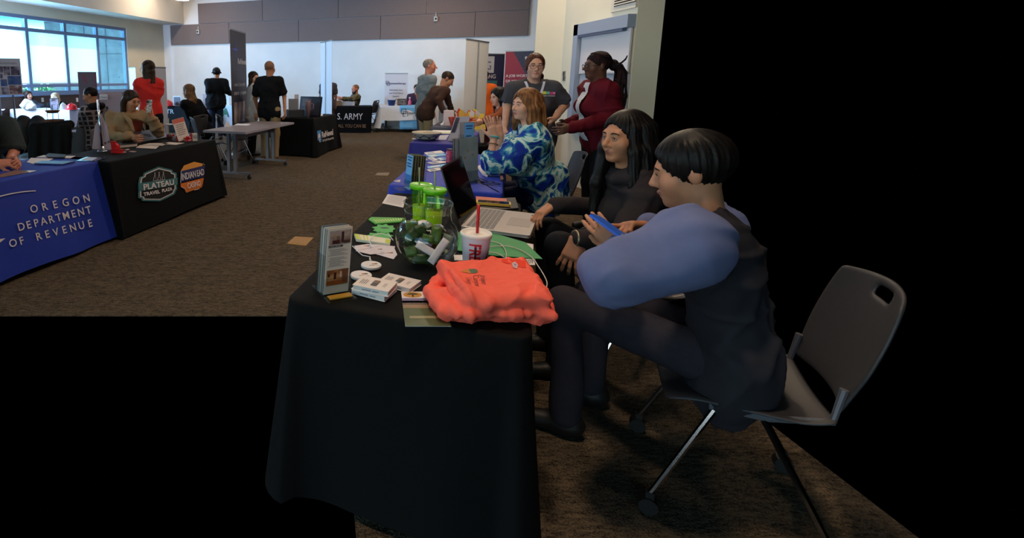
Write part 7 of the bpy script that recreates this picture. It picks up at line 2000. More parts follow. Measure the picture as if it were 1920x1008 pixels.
# green folder, papers, cables, phone on the orange notebook
fold_m = mat('green_card_folder', (52, 146, 86), 0.6, var=0.04, scale=10)
t, q = outline_thing('folder', 'bright green paper folder under the silver laptop', 'folder', ((858, 436), (900, 430), (985, 455), (1017, 486), (930, 480), (858, 470)), TZ + .004, 0.003, fold_m, part='cover')
outline_thing('paper_sheet', 'white page edge showing beyond the green folder beside the laptop', 'paper', ((962, 452), (1000, 458), (1000, 468), (975, 466)), TZ + .001, 0.0012, paper)
t, q = outline_thing('paper_sheet', 'printed page under the green folder near the orange shirt', 'paper', ((925, 484), (1003, 486), (1003, 497), (955, 496)), TZ + .001, 0.0016, paper)
mb = MB(); qquad(mb, q, .05, .35, .1, .9, mat('teal_page_print', (40, 84, 110), 0.6)); 
for i in range(6): qquad(mb, q, .66 + i * .05, .68 + i * .05, .1, .8, dink)
mb.build('print', None, t)
outline_thing('paper_slip', 'small white slip between the bowl and the cup', 'paper', ((851, 478), (868, 478), (868, 488), (852, 488)), TZ + .001, 0.001, paper)
c = T(940, 470); cb = thing('charging_cable', 'white charging cables trailing over the green folder and off the table edge', 'cable', c)
for pts in (((905, 455), (920, 452), (938, 457), (948, 470), (949, 482), (946, 488)), ((905, 466), (925, 462), (950, 461), (975, 468), (997, 482), (1008, 497), (1020, 516), (1026, 532), (1020, 548)), ((903, 472), (930, 474), (946, 482), (960, 486)), ((988, 505), (1000, 516), (1008, 532), (1011, 545))):
    mb = MB(); mb.M = Matrix.Translation(-c)
    P3 = [T(a, b, TZ + .013 if a < 1000 else TZ + .013 - (a - 1000) * .0012) for a, b in pts]
    out = [P3[0]]
    for i in range(len(P3) - 1):
        for k in range(1, 5):
            u = k / 4; p0 = P3[max(i - 1, 0)]; p1, p2 = P3[i], P3[i + 1]; p3 = P3[min(i + 2, len(P3) - 1)]
            out.append(0.5 * ((2 * p1) + (p2 - p0) * u + (2 * p0 - 5 * p1 + 4 * p2 - p3) * u * u + (3 * p1 - p0 - 3 * p2 + p3) * u ** 3))
    mb.tube(out, .0022, None, 8); mb.build('cable', mat('white_cable', (206, 194, 186), 0.4), cb, smooth=True)
outline_thing('notebook', 'black notebook under the phone at the far end of the near table', 'notebook', ((893, 376), (966, 372), (972, 392), (898, 398)), TZ + .001, 0.008, mat('black_notebook_cover', (24, 23, 28), 0.5), part='cover')
outline_thing('booklet', 'salmon pink booklet behind the yellow phone', 'booklet', ((892, 368.5), (950, 373), (950, 383), (893, 381)), TZ + .010, 0.003, mat('salmon_cover', (204, 110, 92), 0.6), part='cover')
ph_ = T(925, 382, TZ + .014); q0, q1 = T(894, 379.5, TZ + .014), T(957, 384, TZ + .014)
t = thing('phone', 'phone in a yellow case lying on the salmon booklet', 'phone', (ph_.x, ph_.y, TZ + .0135), math.atan2((q1 - q0).y, (q1 - q0).x))
Lp = (q1 - q0).length
MB().rbox((0, 0, .006), (Lp, .078, .012), .012).build('case', mat('yellow_phone_case', (222, 178, 70), 0.5), t, bevel=0.002)
MB().rbox((0, 0, .0125), (Lp - .014, .066, .001), .008).build('screen', scr, t)
# the orange shirt
shirt_m = mat('neon_coral_jersey', (255, 104, 84), 0.75, var=0.04, scale=40, bump=0.06)
S = SDF()
def SP(px, py, z): p = T(px, py, z); return np.array([p.x, p.y, p.z])
for v_ in range(7):                                   # lower shirt, loosely bunched
    u = v_ / 6; S.cap(SP(828 + 6 * u, 552 + 34 * u, .768), SP(1012 + 14 * u, 556 + 34 * u, .768), .026, k=.02)
S.chain([SP(840, 522, .778), SP(818, 530, .778), SP(809, 546, .776), SP(818, 566, .774), SP(846, 582, .776)], [.018, .024, .026, .026, .022], k=.012)      # rolled sleeve at the left
S.chain([SP(822, 528, .790), SP(850, 526, .796), SP(872, 540, .798)], [.020, .024, .024], k=.015)
S.chain([SP(826, 552, .792), SP(852, 549, .796), SP(876, 556, .796)], [.015, .018, .018], k=.008)
S.chain([SP(835, 566, .785), SP(858, 574, .786), SP(884, 578, .786)], [.016, .018, .018], k=.008)
for v_ in range(10):                                  # upper folded shirt
    u = v_ / 9; S.cap(SP(836 + 46 * u ** 1.2, 502 + 56 * u, .826), SP(978 + 40 * u, 494 + 68 * u, .824), .024, k=.022)
S.chain([SP(836, 502, .826), SP(846, 518, .824), SP(866, 545, .822), SP(880, 562, .818), SP(912, 570, .816), SP(955, 562, .818), SP(985, 566, .812), SP(1016, 572, .806)], [.027, .025, .023, .024, .023, .022, .022, .022], k=.012)
rng = random.Random(4)
for i in range(10):                                   # ruffles along the front
    x0 = 846 + i * 19; S.cap(SP(x0, 577 + rng.uniform(-4, 4), .790), SP(x0 + rng.uniform(10, 26), 590 + rng.uniform(-4, 4), .782), .014 + rng.uniform(0, .006), k=.013)
for a_, b_, z_ in (((842, 512), (872, 556), .832), ((930, 500), (1000, 545), .866), ((905, 566), (940, 545), .850), ((1000, 530), (970, 566), .846), ((880, 575), (915, 583), .806)): S.cap(SP(*a_, z_ + .008), SP(*b_, z_ + .008), .008, .004, k=.014, sub=True)
v, q = S.mesh(.005); v = relax(v, q, 1); v = fold(v, q, .0022, 30, 21, (1, .6, .2)); v = crease(v, q, .0085, 24, 5, (1, .8, .15)); v = crease(v, q, .003, 60, 9, (1, .8, .2)); v[:, 2] = np.maximum(v[:, 2], TZ + .001)
sc = SP(915, 545, TZ); sh = thing('t_shirt', 'heap of folded neon coral t-shirts at the front of the near black table', 't-shirt', sc)
so_ = mesh_obj('fabric', [(v, q, None, [shirt_m])], sh, sc)
from mathutils.bvhtree import BVHTree
bvh = BVHTree.FromPolygons([tuple(x) for x in v], [tuple(int(i) for i in f) for f in q])
def drape(name, mb, m, off=.0012):
    bm_ = bmesh.new(); tm = bpy.data.meshes.new('t'); tm.from_pydata(mb.v, [], mb.f); bm_.from_mesh(tm); mi = list(mb.m)
    for i, f in enumerate(bm_.faces): f.material_index = mi[i]
    bmesh.ops.triangulate(bm_, faces=bm_.faces)
    for _ in range(2): bmesh.ops.subdivide_edges(bm_, edges=[e for e in bm_.edges if e.calc_length() > .006], cuts=1); bmesh.ops.triangulate(bm_, faces=bm_.faces)
    for vv in bm_.verts:
        h_ = bvh.ray_cast(Vector((vv.co.x, vv.co.y, 2.0)), Vector((0, 0, -1)))
        if h_[0] is not None: vv.co = h_[0] + h_[1] * off if h_[1].z > 0 else h_[0] - h_[1] * off
        vv.co -= Vector(sc)
    bm_.to_mesh(tm); bm_.free()
    ms = mb.mats or [m]
    for x in ms: tm.materials.append(x)
    tm.name = name; o = bpy.data.objects.new(name, tm); COL.objects.link(o); o.parent = sh; return o
mb = MB(); c = T(880, 517, .835); r1 = T(893, 517, .835) - c
e1 = Vector((r1.x, r1.y, 0)).normalized(); e2 = Vector((-e1.y, e1.x, 0)); rr = r1.length
def ov(a0, a1, m_): mb.poly([c + e1 * rr * 1.15 * math.cos(a0 + (a1 - a0) * i / 14) + e2 * rr * .75 * math.sin(a0 + (a1 - a0) * i / 14) for i in range(15)], m_)
ov(PI * .5, PI * 1.5, mat('shirt_logo_amber', (206, 116, 34), 0.7)); ov(-PI * .5, PI * .5, mat('shirt_logo_green', (84, 104, 78), 0.7)); drape('logo', mb, None, .0016)
dirv = T(889, 553, .835) - T(900, 521, .835); al = math.atan2(T(900, 551, .835).y - T(893, 522, .835).y, T(900, 551, .835).x - T(893, 522, .835).x)
tl_ = []
for i, (w_, x_, y_) in enumerate((('Juniper', 899, 523), ('Canyon', 886, 524), ('Living', 873, 527))):
    p_ = T(x_, y_, .835); tl_.append((w_, .027, Matrix.Translation((p_.x, p_.y, 1.0)) @ Matrix.Rotation(al, 4, 'Z'), dict(ex=0)))
drape('lettering', text_mb(tl_, mat('shirt_lettering', (150, 52, 44), 0.7)), mat('shirt_lettering', (150, 52, 44), 0.7), .0012)
mb = MB(); pts = [T(a, b, .83) for a, b in ((940, 494), (985, 494), (986, 509), (968, 508), (940, 499))]; mb.poly(pts, mat('coral_inside', (240, 66, 40), 0.75)); drape('neckline', mb, mat('coral_inside', (240, 66, 40), 0.75), .0012)
mb = MB(); mb.poly([T(a, b, .83) for a, b in ((958, 503), (965, 498), (971, 504), (969, 512), (962, 510))], mat('neck_label', (206, 170, 180), 0.7)); mb.poly([T(a, b, .831) for a, b in ((962, 503), (966, 501.5), (968, 505), (965, 508))], mat('neck_label_mark', (112, 96, 130), 0.7)); drape('neck_label', mb, None, .0024)
# blue phone held at the right edge
c = A(1147, 428, 1.76); t = thing('phone', 'phone in a bright blue case held up at the right edge', 'phone', c)
e1 = Vector(A(1176, 452, 1.74) - A(1116, 408, 1.86)); e1.normalize(); e2 = Vector(A(1134, 408.5, 1.93) - A(1113, 408, 1.83)); e2 = (e2 - e1 * e2.dot(e1)).normalized(); e3 = e1.cross(e2)
Mx = Matrix((e1, e2, e3)).transposed()
MB().rbox((0, 0, 0), (.155, .078, .011), .010, rot=Mx).build('case', mat('bright_blue_phone_case', (42, 96, 206), 0.45), t, bevel=0.002)
MB().rbox(tuple(Mx @ Vector((0, 0, -.0060))), (.146, .070, .0012), .008, rot=Mx).build('screen', scr, t)

# ------------------------------------------------------------------ things on the blue tables on the right
lb_pr = mat('light_blue_leaflet', (108, 178, 232), 0.5); bl_pr = mat('blue_leaflet', (44, 120, 196), 0.5)
def leafs(label, hl, P, Q, H, tilt, n, front, depth, edge, group): 
    l = leaflet_stack('x', label, P, Q, H, tilt, n, front, depth=depth, edge=edge, hlabel=hl)
    tag(l[0], label)
    for k in l[1:]: tag(k, group, group=group)
    return l
def plain_front(base, lines_m, heads, photo=None):
    def f(l, L, H, y, TM):
        y0 = y - .0010
        mb = MB(); mb.M = TM; mb.rect(.05 * L, .95 * L, .02 * H, .96 * H, y0, base); mb.build('print', base, l)
        if photo: 
            mb = MB(); mb.M = TM; mb.rect(.05 * L, .95 * L, .02 * H, .40 * H, y0 - .0003, photo); mb.build('photograph', photo, l)
        mb = MB(); mb.M = TM
        for i, z in enumerate(heads): mb.rect((.16 + .05 * (i % 2)) * L, (.84 - .06 * (i % 3)) * L, z * H, (z + .035) * H, y0 - .0006)
        mb.build('text_lines', lines_m, l)
    return f
nvi = mat('navy_ink', (40, 70, 130), 0.7)
# left front holder on the bright blue table: leaflets seen on edge, front turned to the aisle
ylw = [mat('leaflet_edge_khaki_%d' % i, c, 0.7) for i, c in enumerate(((112, 106, 76), (40, 38, 34), (134, 128, 90), (58, 54, 46)))]
P = T(757.5, 365); a_ = Vector((-0.66, -0.75)).normalized()
pq = A(764.5, 368, 3.38); P0 = A(757, 366, 3.50)
leafs('light blue leaflet facing the aisle from the near corner of the bright blue table', 'leaflet holder at the near left corner of the bright blue table, behind the green tumblers', Vector((P0.x, P0.y, TZ)), Vector((P0.x + .028, P0.y - .10, TZ)), A(757, 289, 3.45).z - TZ, R(4), 10, plain_front(lb_pr, nvi, (.88, .80, .70, .62), bl_pr), .105, ylw, 'dark edged leaflets in the corner holder')
# tall pale holder on the bright blue table, seen from behind the laptop
P0, Q0 = A(862, 338, 3.62), A(896, 336, 3.72)
teal_p = ramp_mat('pale_teal_poster', [(0.3, (120, 136, 142)), (0.55, (138, 152, 156)), (0.75, (160, 164, 162))], 6, 0.5, 2)
def pale(l, L, H, y, TM):
    mb = MB(); mb.M = TM; mb.rect(0, L, .0, H, y - .001, teal_p); mb.build('print', teal_p, l)
    mb = MB(); mb.M = TM
    for x, z in ((.45, .70), (.30, .55), (.72, .60)): mb.poly([((x + .06 * math.cos(t)) * L, y - .0014, (z + .03 * math.sin(t * 1.0)) * H) for t in [2 * PI * i / 8 for i in range(8)]])
    mb.build('small_pictures', mat('dusty_orange_print', (150, 120, 104), 0.6), l)
gry = [mat('magazine_edge_%d' % i, c, 0.6) for i, c in enumerate(((150, 150, 150), (70, 66, 70), (132, 116, 112), (96, 104, 122)))]
leafs('front pale teal brochure in the tall holder right of the laptop screen', 'tall brochure holder on the bright blue table behind the laptop screen', Vector((P0.x, P0.y, TZ)), Vector((Q0.x, Q0.y, TZ)), A(862, 260, 3.62).z - TZ, R(3), 8, pale, .085, gry, 'dark and pale brochures in the tall holder')
# farther light blue holder
P0, Q0 = A(871, 268, 5.15), A(889.5, 268, 5.2)
leafs('light blue leaflet with dark lettering beside the clasped hands', 'leaflet holder with the light blue leaflet at the far end of the bright blue table', Vector((P0.x, P0.y, TZ)), Vector((Q0.x, Q0.y, TZ)), A(872, 229, 5.15).z - TZ, R(3), 9, plain_front(lb_pr, nvi, (.84, .76, .52, .40, .32, .24)), .09, [mat('grey_leaflet_edge', (150, 140, 140), 0.6)], 'pale leaflets in the light blue holder')
# leaflets fanned over the bright blue table
fan = [((795, 286), (826, 282), (834, 286), (800, 290)), ((798, 291), (830, 287), (838, 291), (806, 295)), ((787, 297), (796, 295), (803, 300), (790, 302)), ((800, 296), (812, 294), (822, 300), (812, 302)), ((815, 296), (830, 294), (845, 299), (826, 301)), ((800, 305), (826, 301), (842, 304), (812, 308)), ((786, 309), (795, 308), (796, 312), (788, 313)), ((801, 312), (846, 305.5), (847, 310), (803, 316)), ((800, 318), (822, 314), (838, 317), (806, 322)), ((738, 339), (751, 336.5), (750, 341.5), (742, 341))]
fm = [paper, lb_pr, mat('pale_blue_leaflet', (176, 190, 220), 0.6), paper, bl_pr, paper, paper, lb_pr, paper, mat('pinkish_leaflet', (206, 186, 190), 0.6)]
fl_ = ['at the far end of the fan', 'second from the far end of the fan', 'small and white at the left of the fan', 'small and white in the middle of the fan', 'deep blue, right side of the fan', 'white, just above the long pale blue one', 'tiny white one at the left edge of the fan', 'long and pale blue along the front of the fan', 'white, nearest the green tumblers', 'pinkish, alone at the near left corner']
for i, cs in enumerate(fan):
    t, q = outline_thing('flat_leaflet', 'leaflet on the bright blue table, ' + fl_[i], 'leaflet', cs, TZ + .0012 * (i % 3), .0012, fm[i], 'leaflets fanned on the bright blue table')
    mb = MB(); qquad(mb, q, .12, .5, .2, .8); mb.build('print', mat('leaflet_print_%d' % (i % 3), ((150, 170, 200), (214, 220, 226), (120, 132, 160))[i % 3], 0.6), t)
c = A(843, 300, 4.55); t = thing('jar', 'small jar of pink and red sweets on the bright blue table', 'jar', (c.x, c.y, TZ)); h = A(843, 279, 4.55).z - TZ
MB().lathe([(0, 0), (.032, 0), (.034, .01), (.034, h * .8), (.026, h * .92)], ramp_mat('pink_sweets', [(0.35, (110, 20, 44)), (0.5, (196, 44, 84)), (0.62, (120, 36, 70)), (0.7, (214, 150, 170))], 60, 0.35, 2), 24).build('sweets', None, t, smooth=True)
MB().lathe([(.028, h * .9), (.029, h), (0, h)], mat('dark_jar_lid', (70, 40, 60), 0.4), 24).build('lid', None, t)
# things by the elbow: cable, white charger, small board
c = T(915, 335); t = thing('cable', 'black cables looped on the bright blue table near the blouse', 'cable', c)
for k, pts in enumerate((((893, 332), (903, 340), (918, 343), (935, 343)), ((890, 337), (905, 345), (922, 347), (938, 345)), ((895, 326), (900, 334), (912, 339), (928, 341)))):
    mb = MB(); mb.M = Matrix.Translation(-c); mb.tube([T(a, b, TZ + .006 + .004 * k) for a, b in pts], .0035, None, 8); mb.build('cable', mat('black_cable', (18, 18, 20), 0.4), t, smooth=True)
t, q = outline_thing('charger_brick', 'white charger and crumpled white tag beside the black cables', 'charger', ((894, 314), (902, 311), (912, 325), (914, 333), (904, 328)), TZ + .002, .012, wpl, part='casing')
t, q = outline_thing('small_board', 'small tan edged board standing at the right edge of the bright blue table', 'board', ((935, 321), (939, 319), (944, 338), (939, 340)), TZ, .012, mat('tan_board_edge', (150, 116, 104), 0.7), part='panel')
# ------------------------------------------------------------------ indigo table
c = G(800, 262, TZ); rad = 27.5 / FPX * (c.y + .1)
t = thing('bowl', 'wide bowl with a black and cream looped pattern on the indigo table', 'bowl', c)
cream = mat('cream_glaze', (190, 176, 158), 0.4); dkg = mat('black_glaze', (34, 28, 36), 0.35)
h = A(800, 248, c.y).z - TZ
def bp(z): u = z / h; return rad * (.50 + .50 * u ** 0.75)
MB().lathe([(0, .004), (rad * .48, .0)] + [(bp(h * i / 10), h * i / 10) for i in range(11)] + [(rad * .985, h + .004), (rad * .96, h)] + [(bp(h * i / 10) - .008, h * i / 10 + .006) for i in range(9, 0, -1)] + [(0, .010)], cream, 56).build('vessel', None, t, smooth=True)
mb = MB()
def band(z0f, z1f, n, amp, ph, m):
    for s_ in range(96):
        a0, a1 = 2 * PI * s_ / 96, 2 * PI * (s_ + 1) / 96; row = []
        for a in (a0, a1):
            w_ = amp * abs(math.sin(n * a / 2 + ph)); z0, z1 = h * (z0f + w_), h * (z1f + w_); row.append((a, z0, z1))
        mb.quad(*[((bp(z) + .0022) * math.cos(a), (bp(z) + .0022) * math.sin(a), z) for a, z in ((row[0][0], row[0][1]), (row[1][0], row[1][1]), (row[1][0], row[1][2]), (row[0][0], row[0][2]))], m)
band(.05, .20, 8, .0, 0, dkg); band(.22, .32, 8, .42, 0, dkg); band(.36, .40, 8, .34, PI / 2, dkg)
for i in range(8):
    a = 2 * PI * (i + .5) / 8
    mb.poly([((bp(h * z) + .0024) * math.cos(a + d), (bp(h * z) + .0024) * math.sin(a + d), h * z) for d, z in ((-.30, .93), (.30, .93), (.16, .80), (0, .72), (-.16, .80))], dkg)
    mb.poly([((bp(h * z) + .0024) * math.cos(a + PI / 8 + d), (bp(h * z) + .0024) * math.sin(a + PI / 8 + d), h * z) for d, z in ((-.13, .36), (.13, .36), (.10, .50), (0, .56), (-.10, .50))], dkg)
mb.build('painted_pattern', dkg, t)
for cs, lab, m_, z in ((((812, 244), (846, 244.5), (850, 249), (806, 249)), 'wide white sheet behind the patterned bowl', paper, .003), (((826, 247), (846, 247), (846, 250.5), (826, 250.5)), 'pale green flecked sheet over the wide white sheet', mat('pale_green_sheet', (186, 192, 168), 0.7), .005), (((824, 254), (842, 252.5), (836, 262), (822, 262)), 'grey-white crumpled sheet right of the patterned bowl', mat('greyish_paper', (170, 168, 182), 0.7), .0), (((772, 259.5), (778, 258.5), (780, 261), (774, 261.5)), 'tiny white slip at the left of the patterned bowl', paper, .0), (((795, 287), (800, 285), (812, 286), (800, 289)), 'white folded card at the near edge of the indigo table', paper, .0)):
    if cs[0][1] > 280: continue
    outline_thing('paper_sheet', lab, 'paper', cs, TZ + z, .0014, m_)
# grey stand with a dark panel
P0, Q0 = A(840, 266.5, 6.15), A(862, 266.5, 6.0)
top0, top1 = A(854.5, 220, 6.35), A(881.5, 219, 6.2)
t = thing('display_stand', 'grey slanted display stand with a dark screen on the indigo table', 'display stand', (P0.x, P0.y, TZ))
pts = [Vector((P0.x, P0.y, TZ)), Vector((Q0.x + .06, Q0.y, TZ)), top1, top0]; pts = [p - t.location for p in pts]
gm_ = mat('grey_stand_panel', (140, 132, 142), 0.5)
nn_ = (pts[1] - pts[0]).cross(pts[3] - pts[0]).normalized() * .012
MB().add(pts + [p + nn_ for p in pts], [(0, 1, 2, 3), (7, 6, 5, 4), (0, 4, 5, 1), (1, 5, 6, 2), (2, 6, 7, 3), (3, 7, 4, 0)], gm_).build('panel', gm_, t)
def sp_(u, v): return pts[0].lerp(pts[1], u).lerp(pts[3].lerp(pts[2], u), v) - nn_ * .15
if nn_.dot(Vector((0, 0, CAMZ)) - t.location) > 0: 
    def sp_(u, v): return pts[0].lerp(pts[1], u).lerp(pts[3].lerp(pts[2], u), v) + nn_ * 1.15
MB().quad(sp_(.04, .34), sp_(.30, .34), sp_(.34, .96), sp_(.06, .96)).build('dark_screen', mat('dark_screen_panel', (34, 34, 50), 0.3), t)
mb = MB()
for u, v in ((.72, .45), (.74, .62), (.7, .75), (.8, .55), (.76, .30), (.82, .72)): mb.quad(sp_(u - .05, v - .02), sp_(u + .05, v - .02), sp_(u + .04, v + .03), sp_(u - .03, v + .03))
mb.build('floral_print', mat('dull_plum_print', (96, 50, 70), 0.6), t)
MB().tube([pts[3].lerp(pts[2], .5), pts[0].lerp(pts[1], .5) + Vector((.12, .22, 0.004))], .006).build('prop', gm_, t)
# ------------------------------------------------------------------ far grey table
def boxthing(name, label, cat, px0, px1, py0, py1, Y, depth, m, part, yaw=-10, group=None):
    a, b = A(px0, py1, Y), A(px1, py1, Y); zt = A(px0, py0, Y).z; w_ = (Vector((b.x, b.y)) - Vector((a.x, a.y))).length
    z0 = TZ
    t = thing(name, label, cat, ((a.x + b.x) / 2, Y + depth / 2, z0), R(yaw), group)
    MB().box((0, 0, (zt - z0) / 2), (w_, depth, zt - z0), m).build(part, m, t, bevel=.004); return t, w_, zt - z0
boxthing('white_box', 'upright pinkish-white box on the far grey table before the stooping man', 'box', 832.5, 851, 207, 236, 8.2, .10, mat('pinkish_white_card', (214, 196, 200), 0.7), 'carton')
boxthing('sign_card', 'small white sign card beside the stooping man', 'sign', 826.5, 838.5, 187, 208, 9.1, .02, mat('white_card', (216, 212, 220), 0.7), 'card')
boxthing('white_box', 'low white carton behind the upright box on the far grey table', 'box', 826, 847, 201, 210, 9.0, .2, mat('white_card', (216, 212, 220), 0.7), 'carton')
c = A(829, 238, 8.15); t = thing('figurine', 'small white figurine at the near edge of the far grey table', 'figurine', (c.x, c.y, TZ)); mb = MB(); mb.sphere((0, 0, .025), (.03, .02, .025)); mb.sphere((.02, 0, .055), .018); mb.cyl((0, 0, .03), (.02, 0, .05), .012); mb.build('body', wpl, t, smooth=True)
# gift bag of bright pieces
c = A(868, 236, 8.0); bg = thing('gift_bag', 'red and orange bag stuffed with bright tissue on the far grey table', 'bag', (c.x, c.y, TZ))
rdb = ramp_mat('red_orange_bag', [(0.4, (150, 24, 34)), (0.55, (206, 76, 40)), (0.7, (220, 140, 60))], 7, 0.6, 2)
mb = MB(); mb.add([(-.17, -.09, 0), (.20, -.09, 0), (.20, .09, 0), (-.17, .09, 0), (-.21, -.11, .15), (.26, -.11, .15), (.26, .11, .15), (-.21, .11, .15)], [(0, 1, 2, 3), (0, 1, 5, 4), (1, 2, 6, 5), (2, 3, 7, 6), (3, 0, 4, 7)], rdb); mb.build('sack', rdb, bg, solid=.006)
rng = random.Random(3); tm_ = [mat('tissue_%d' % i, c_, 0.7) for i, c_ in enumerate(((226, 206, 202), (226, 170, 60), (206, 60, 44), (196, 178, 150), (230, 206, 70)))]
for i in range(15):
    mb = MB(); x, y = rng.uniform(-.19, .24), rng.uniform(-.08, .08); hh_ = rng.uniform(.16, .27); a = rng.uniform(-.05, .05)
    mb.add([(x - .03, y, .10), (x + .03, y - .01, .10), (x + .04 + a, y - .02, hh_), (x + a - .01, y, hh_ + .03), (x - .03 + a, y + .01, hh_ - .02)], [(0, 1, 2, 3, 4)], tm_[i % 5]); mb.build('tissue', tm_[i % 5], bg, solid=.003)
c0, c1, c2 = A(890, 236, 7.6), A(905, 236, 7.6), A(901, 213, 7.65); t = thing('tent_card', 'yellow tent card beside the clasped hands', 'card', (c0.x, c0.y, TZ)); z0 = TZ
pts = [Vector((c0.x, c0.y, z0)), Vector((c1.x + .05, c1.y, z0)), Vector((c2.x + .05, c2.y, c2.z)), Vector((c2.x, c2.y, c2.z))]; 
MB().add([p - t.location for p in pts] + [p - t.location + Vector((0, .012, 0)) for p in pts], [(0, 1, 2, 3), (7, 6, 5, 4), (0, 4, 5, 1), (1, 5, 6, 2), (2, 6, 7, 3), (3, 7, 4, 0)], mat('yellow_card_bright', (222, 184, 66), 0.6)).build('card', None, t)

# ------------------------------------------------------------------ black logo table (left of centre)
rtop = Vector((0, 0, TZ))
p0, p1 = A(560, 216, 10.35), A(600, 216, 10.05); w_ = (p1 - p0).length; hz = A(562, 180, 10.35).z - TZ
t = thing('display_board', 'black framed board leaning on the black healthcare table', 'display board', (p0.x, p0.y, TZ), math.atan2((p1 - p0).y, (p1 - p0).x))
TMb = Matrix.Rotation(R(-10), 4, 'X')
mb = MB(); mb.M = TMb; mb.box((w_ / 2, .01, hz / 2), (w_, .02, hz)); mb.build('frame', mat('black_frame', (20, 20, 24), 0.4), t)
mb = MB(); mb.M = TMb; mb.rect(.03, w_ - .03, .03, hz - .03, -.001, mat('dark_panel', (48, 44, 52), 0.5)); mb.build('panel', None, t)
mb = MB(); mb.M = TMb
for i in range(4): mb.rect(w_ * .12, w_ * (.55 - .05 * i), hz * (.82 - .09 * i), hz * (.86 - .09 * i), -.003)
mb.build('lettering', mat('dim_lettering', (116, 104, 104), 0.6), t)
c = A(578, 216, 9.95); t = thing('tumbler', 'tall dusty pink tumbler with a handle on the black healthcare table', 'tumbler', (c.x, c.y, TZ)); h = A(578, 189, 9.95).z - TZ; tm = mat('dusty_pink_tumbler', (134, 104, 108), 0.4)
MB().lathe([(0, 0), (.036, 0), (.04, h * .4), (.052, h * .45), (.054, h * .97), (.05, h), (0, h)], tm, 24).build('cup', tm, t, smooth=True)
MB().tube([(.05, 0, h * .85), (.10, -.01, h * .82), (.105, -.01, h * .55), (.05, 0, h * .5)], .010, None, 8).build('handle', tm, t, smooth=True)
silv2 = mat('silver_grey_panel', (150, 150, 158), 0.4, metal=0.3)
boxthing('laptop_sleeve', 'silver-grey panel propped behind the bald man on the black healthcare table', 'panel', 541, 559, 185, 207, 10.2, .02, silv2, 'panel', 4)
boxthing('white_card', 'small white card sticking up behind the silver-grey panel', 'card', 552, 560, 177, 188, 10.5, .006, mat('white_card', (216, 212, 220), 0.7), 'card', 4)
boxthing('equipment_case', 'low dark grey case on the black healthcare table', 'case', 538, 568, 206, 216, 9.95, .25, mat('dark_grey_case', (50, 50, 58), 0.5), 'body', 15)
outline_thing('paper_stack', 'white papers at the far corner of the black healthcare table', 'paper', ((580, 217.5), (590, 213.5), (606, 214.5), (604, 218)), TZ, .012, paper)
# bare grey table
outline_thing('paper_sheet', 'white sheet lying on the bare grey table', 'paper', ((439, 234.5), (445, 231.5), (471, 232.5), (465, 235.3)), TZ, .0014, paper)
c = A(427, 238, 8.0); t = thing('tent_card', 'small white tent card on the bare grey table', 'card', (c.x, c.y, TZ), R(20))
MB().add([(-.05, -.03, 0), (.05, -.03, 0), (.05, .03, 0), (-.05, .03, 0), (-.02, 0, .09), (.01, 0, .09)], [(0, 1, 5, 4), (2, 3, 4, 5), (1, 2, 5), (3, 0, 4)], paper).build('card', paper, t)
# army table
boxthing('sign_card', 'white folded sign on the army table before the soldier', 'sign', 640, 665, 190, 197.5, 14.35, .08, mat('white_card', (216, 212, 220), 0.7), 'card', 4)
boxthing('cardboard_tray', 'tan cardboard tray on the army table beside the standing person', 'tray', 624, 640, 189, 197, 14.3, .2, mat('tan_cardboard', (132, 108, 84), 0.8), 'tray', 4)
# therapy table
c = A(734, 201, CT.y + .15); h = A(734, 187, CT.y + .15).z - TZ
t = thing('bucket', 'dark blue bucket with a white card on the white back table', 'bucket', (c.x, c.y, TZ)); bkm = mat('blue_bucket', (30, 70, 140), 0.5)
MB().lathe([(0, 0), (.085, 0), (.115, h), (.122, h), (.122, h - .015), (.113, h - .015)], bkm, 28).build('pail', bkm, t, smooth=True)
MB().box((.01, .03, h + .015), (.20, .008, .07)).build('card', mat('white_card', (216, 212, 220), 0.7), t)
t, w_, h_ = boxthing('photo_frame', 'standing frame with a patterned picture on the white back table', 'frame', 745, 763, 185, 200, CT.y + .15, .02, mat('brown_frame', (92, 72, 60), 0.5), 'frame', 3)
mb = MB(); pm = ramp_mat('patterned_picture', [(0.4, (60, 50, 48)), (0.5, (150, 140, 132)), (0.6, (84, 96, 130))], 14, 0.5, 2); mb.rect(-w_ * .42, w_ * .42, h_ * .1, h_ * .9, -.012, pm); mb.build('picture', pm, t)
c = A(768, 200, CT.y + .15); t = thing('bottle', 'pink bottle on the white back table', 'bottle', (c.x, c.y, TZ)); h = A(768, 184, CT.y + .15).z - TZ; pkm = mat('pink_bottle', (206, 92, 124), 0.4)
MB().lathe([(0, 0), (.045, 0), (.05, .02), (.05, h * .55), (.022, h * .75), (.022, h)], pkm, 20).build('vessel', pkm, t, smooth=True); MB().cyl((0, 0, h), (0, 0, h + .03), .026).build('cap', mat('white_plastic', (225, 225, 222), 0.4), t)
outline_thing('paper_sheet', 'white sheet at the right end of the white back table', 'paper', ((776, 198.2), (784, 197.8), (786, 198.8), (778, 199.3)), TZ + .008, .002, paper)

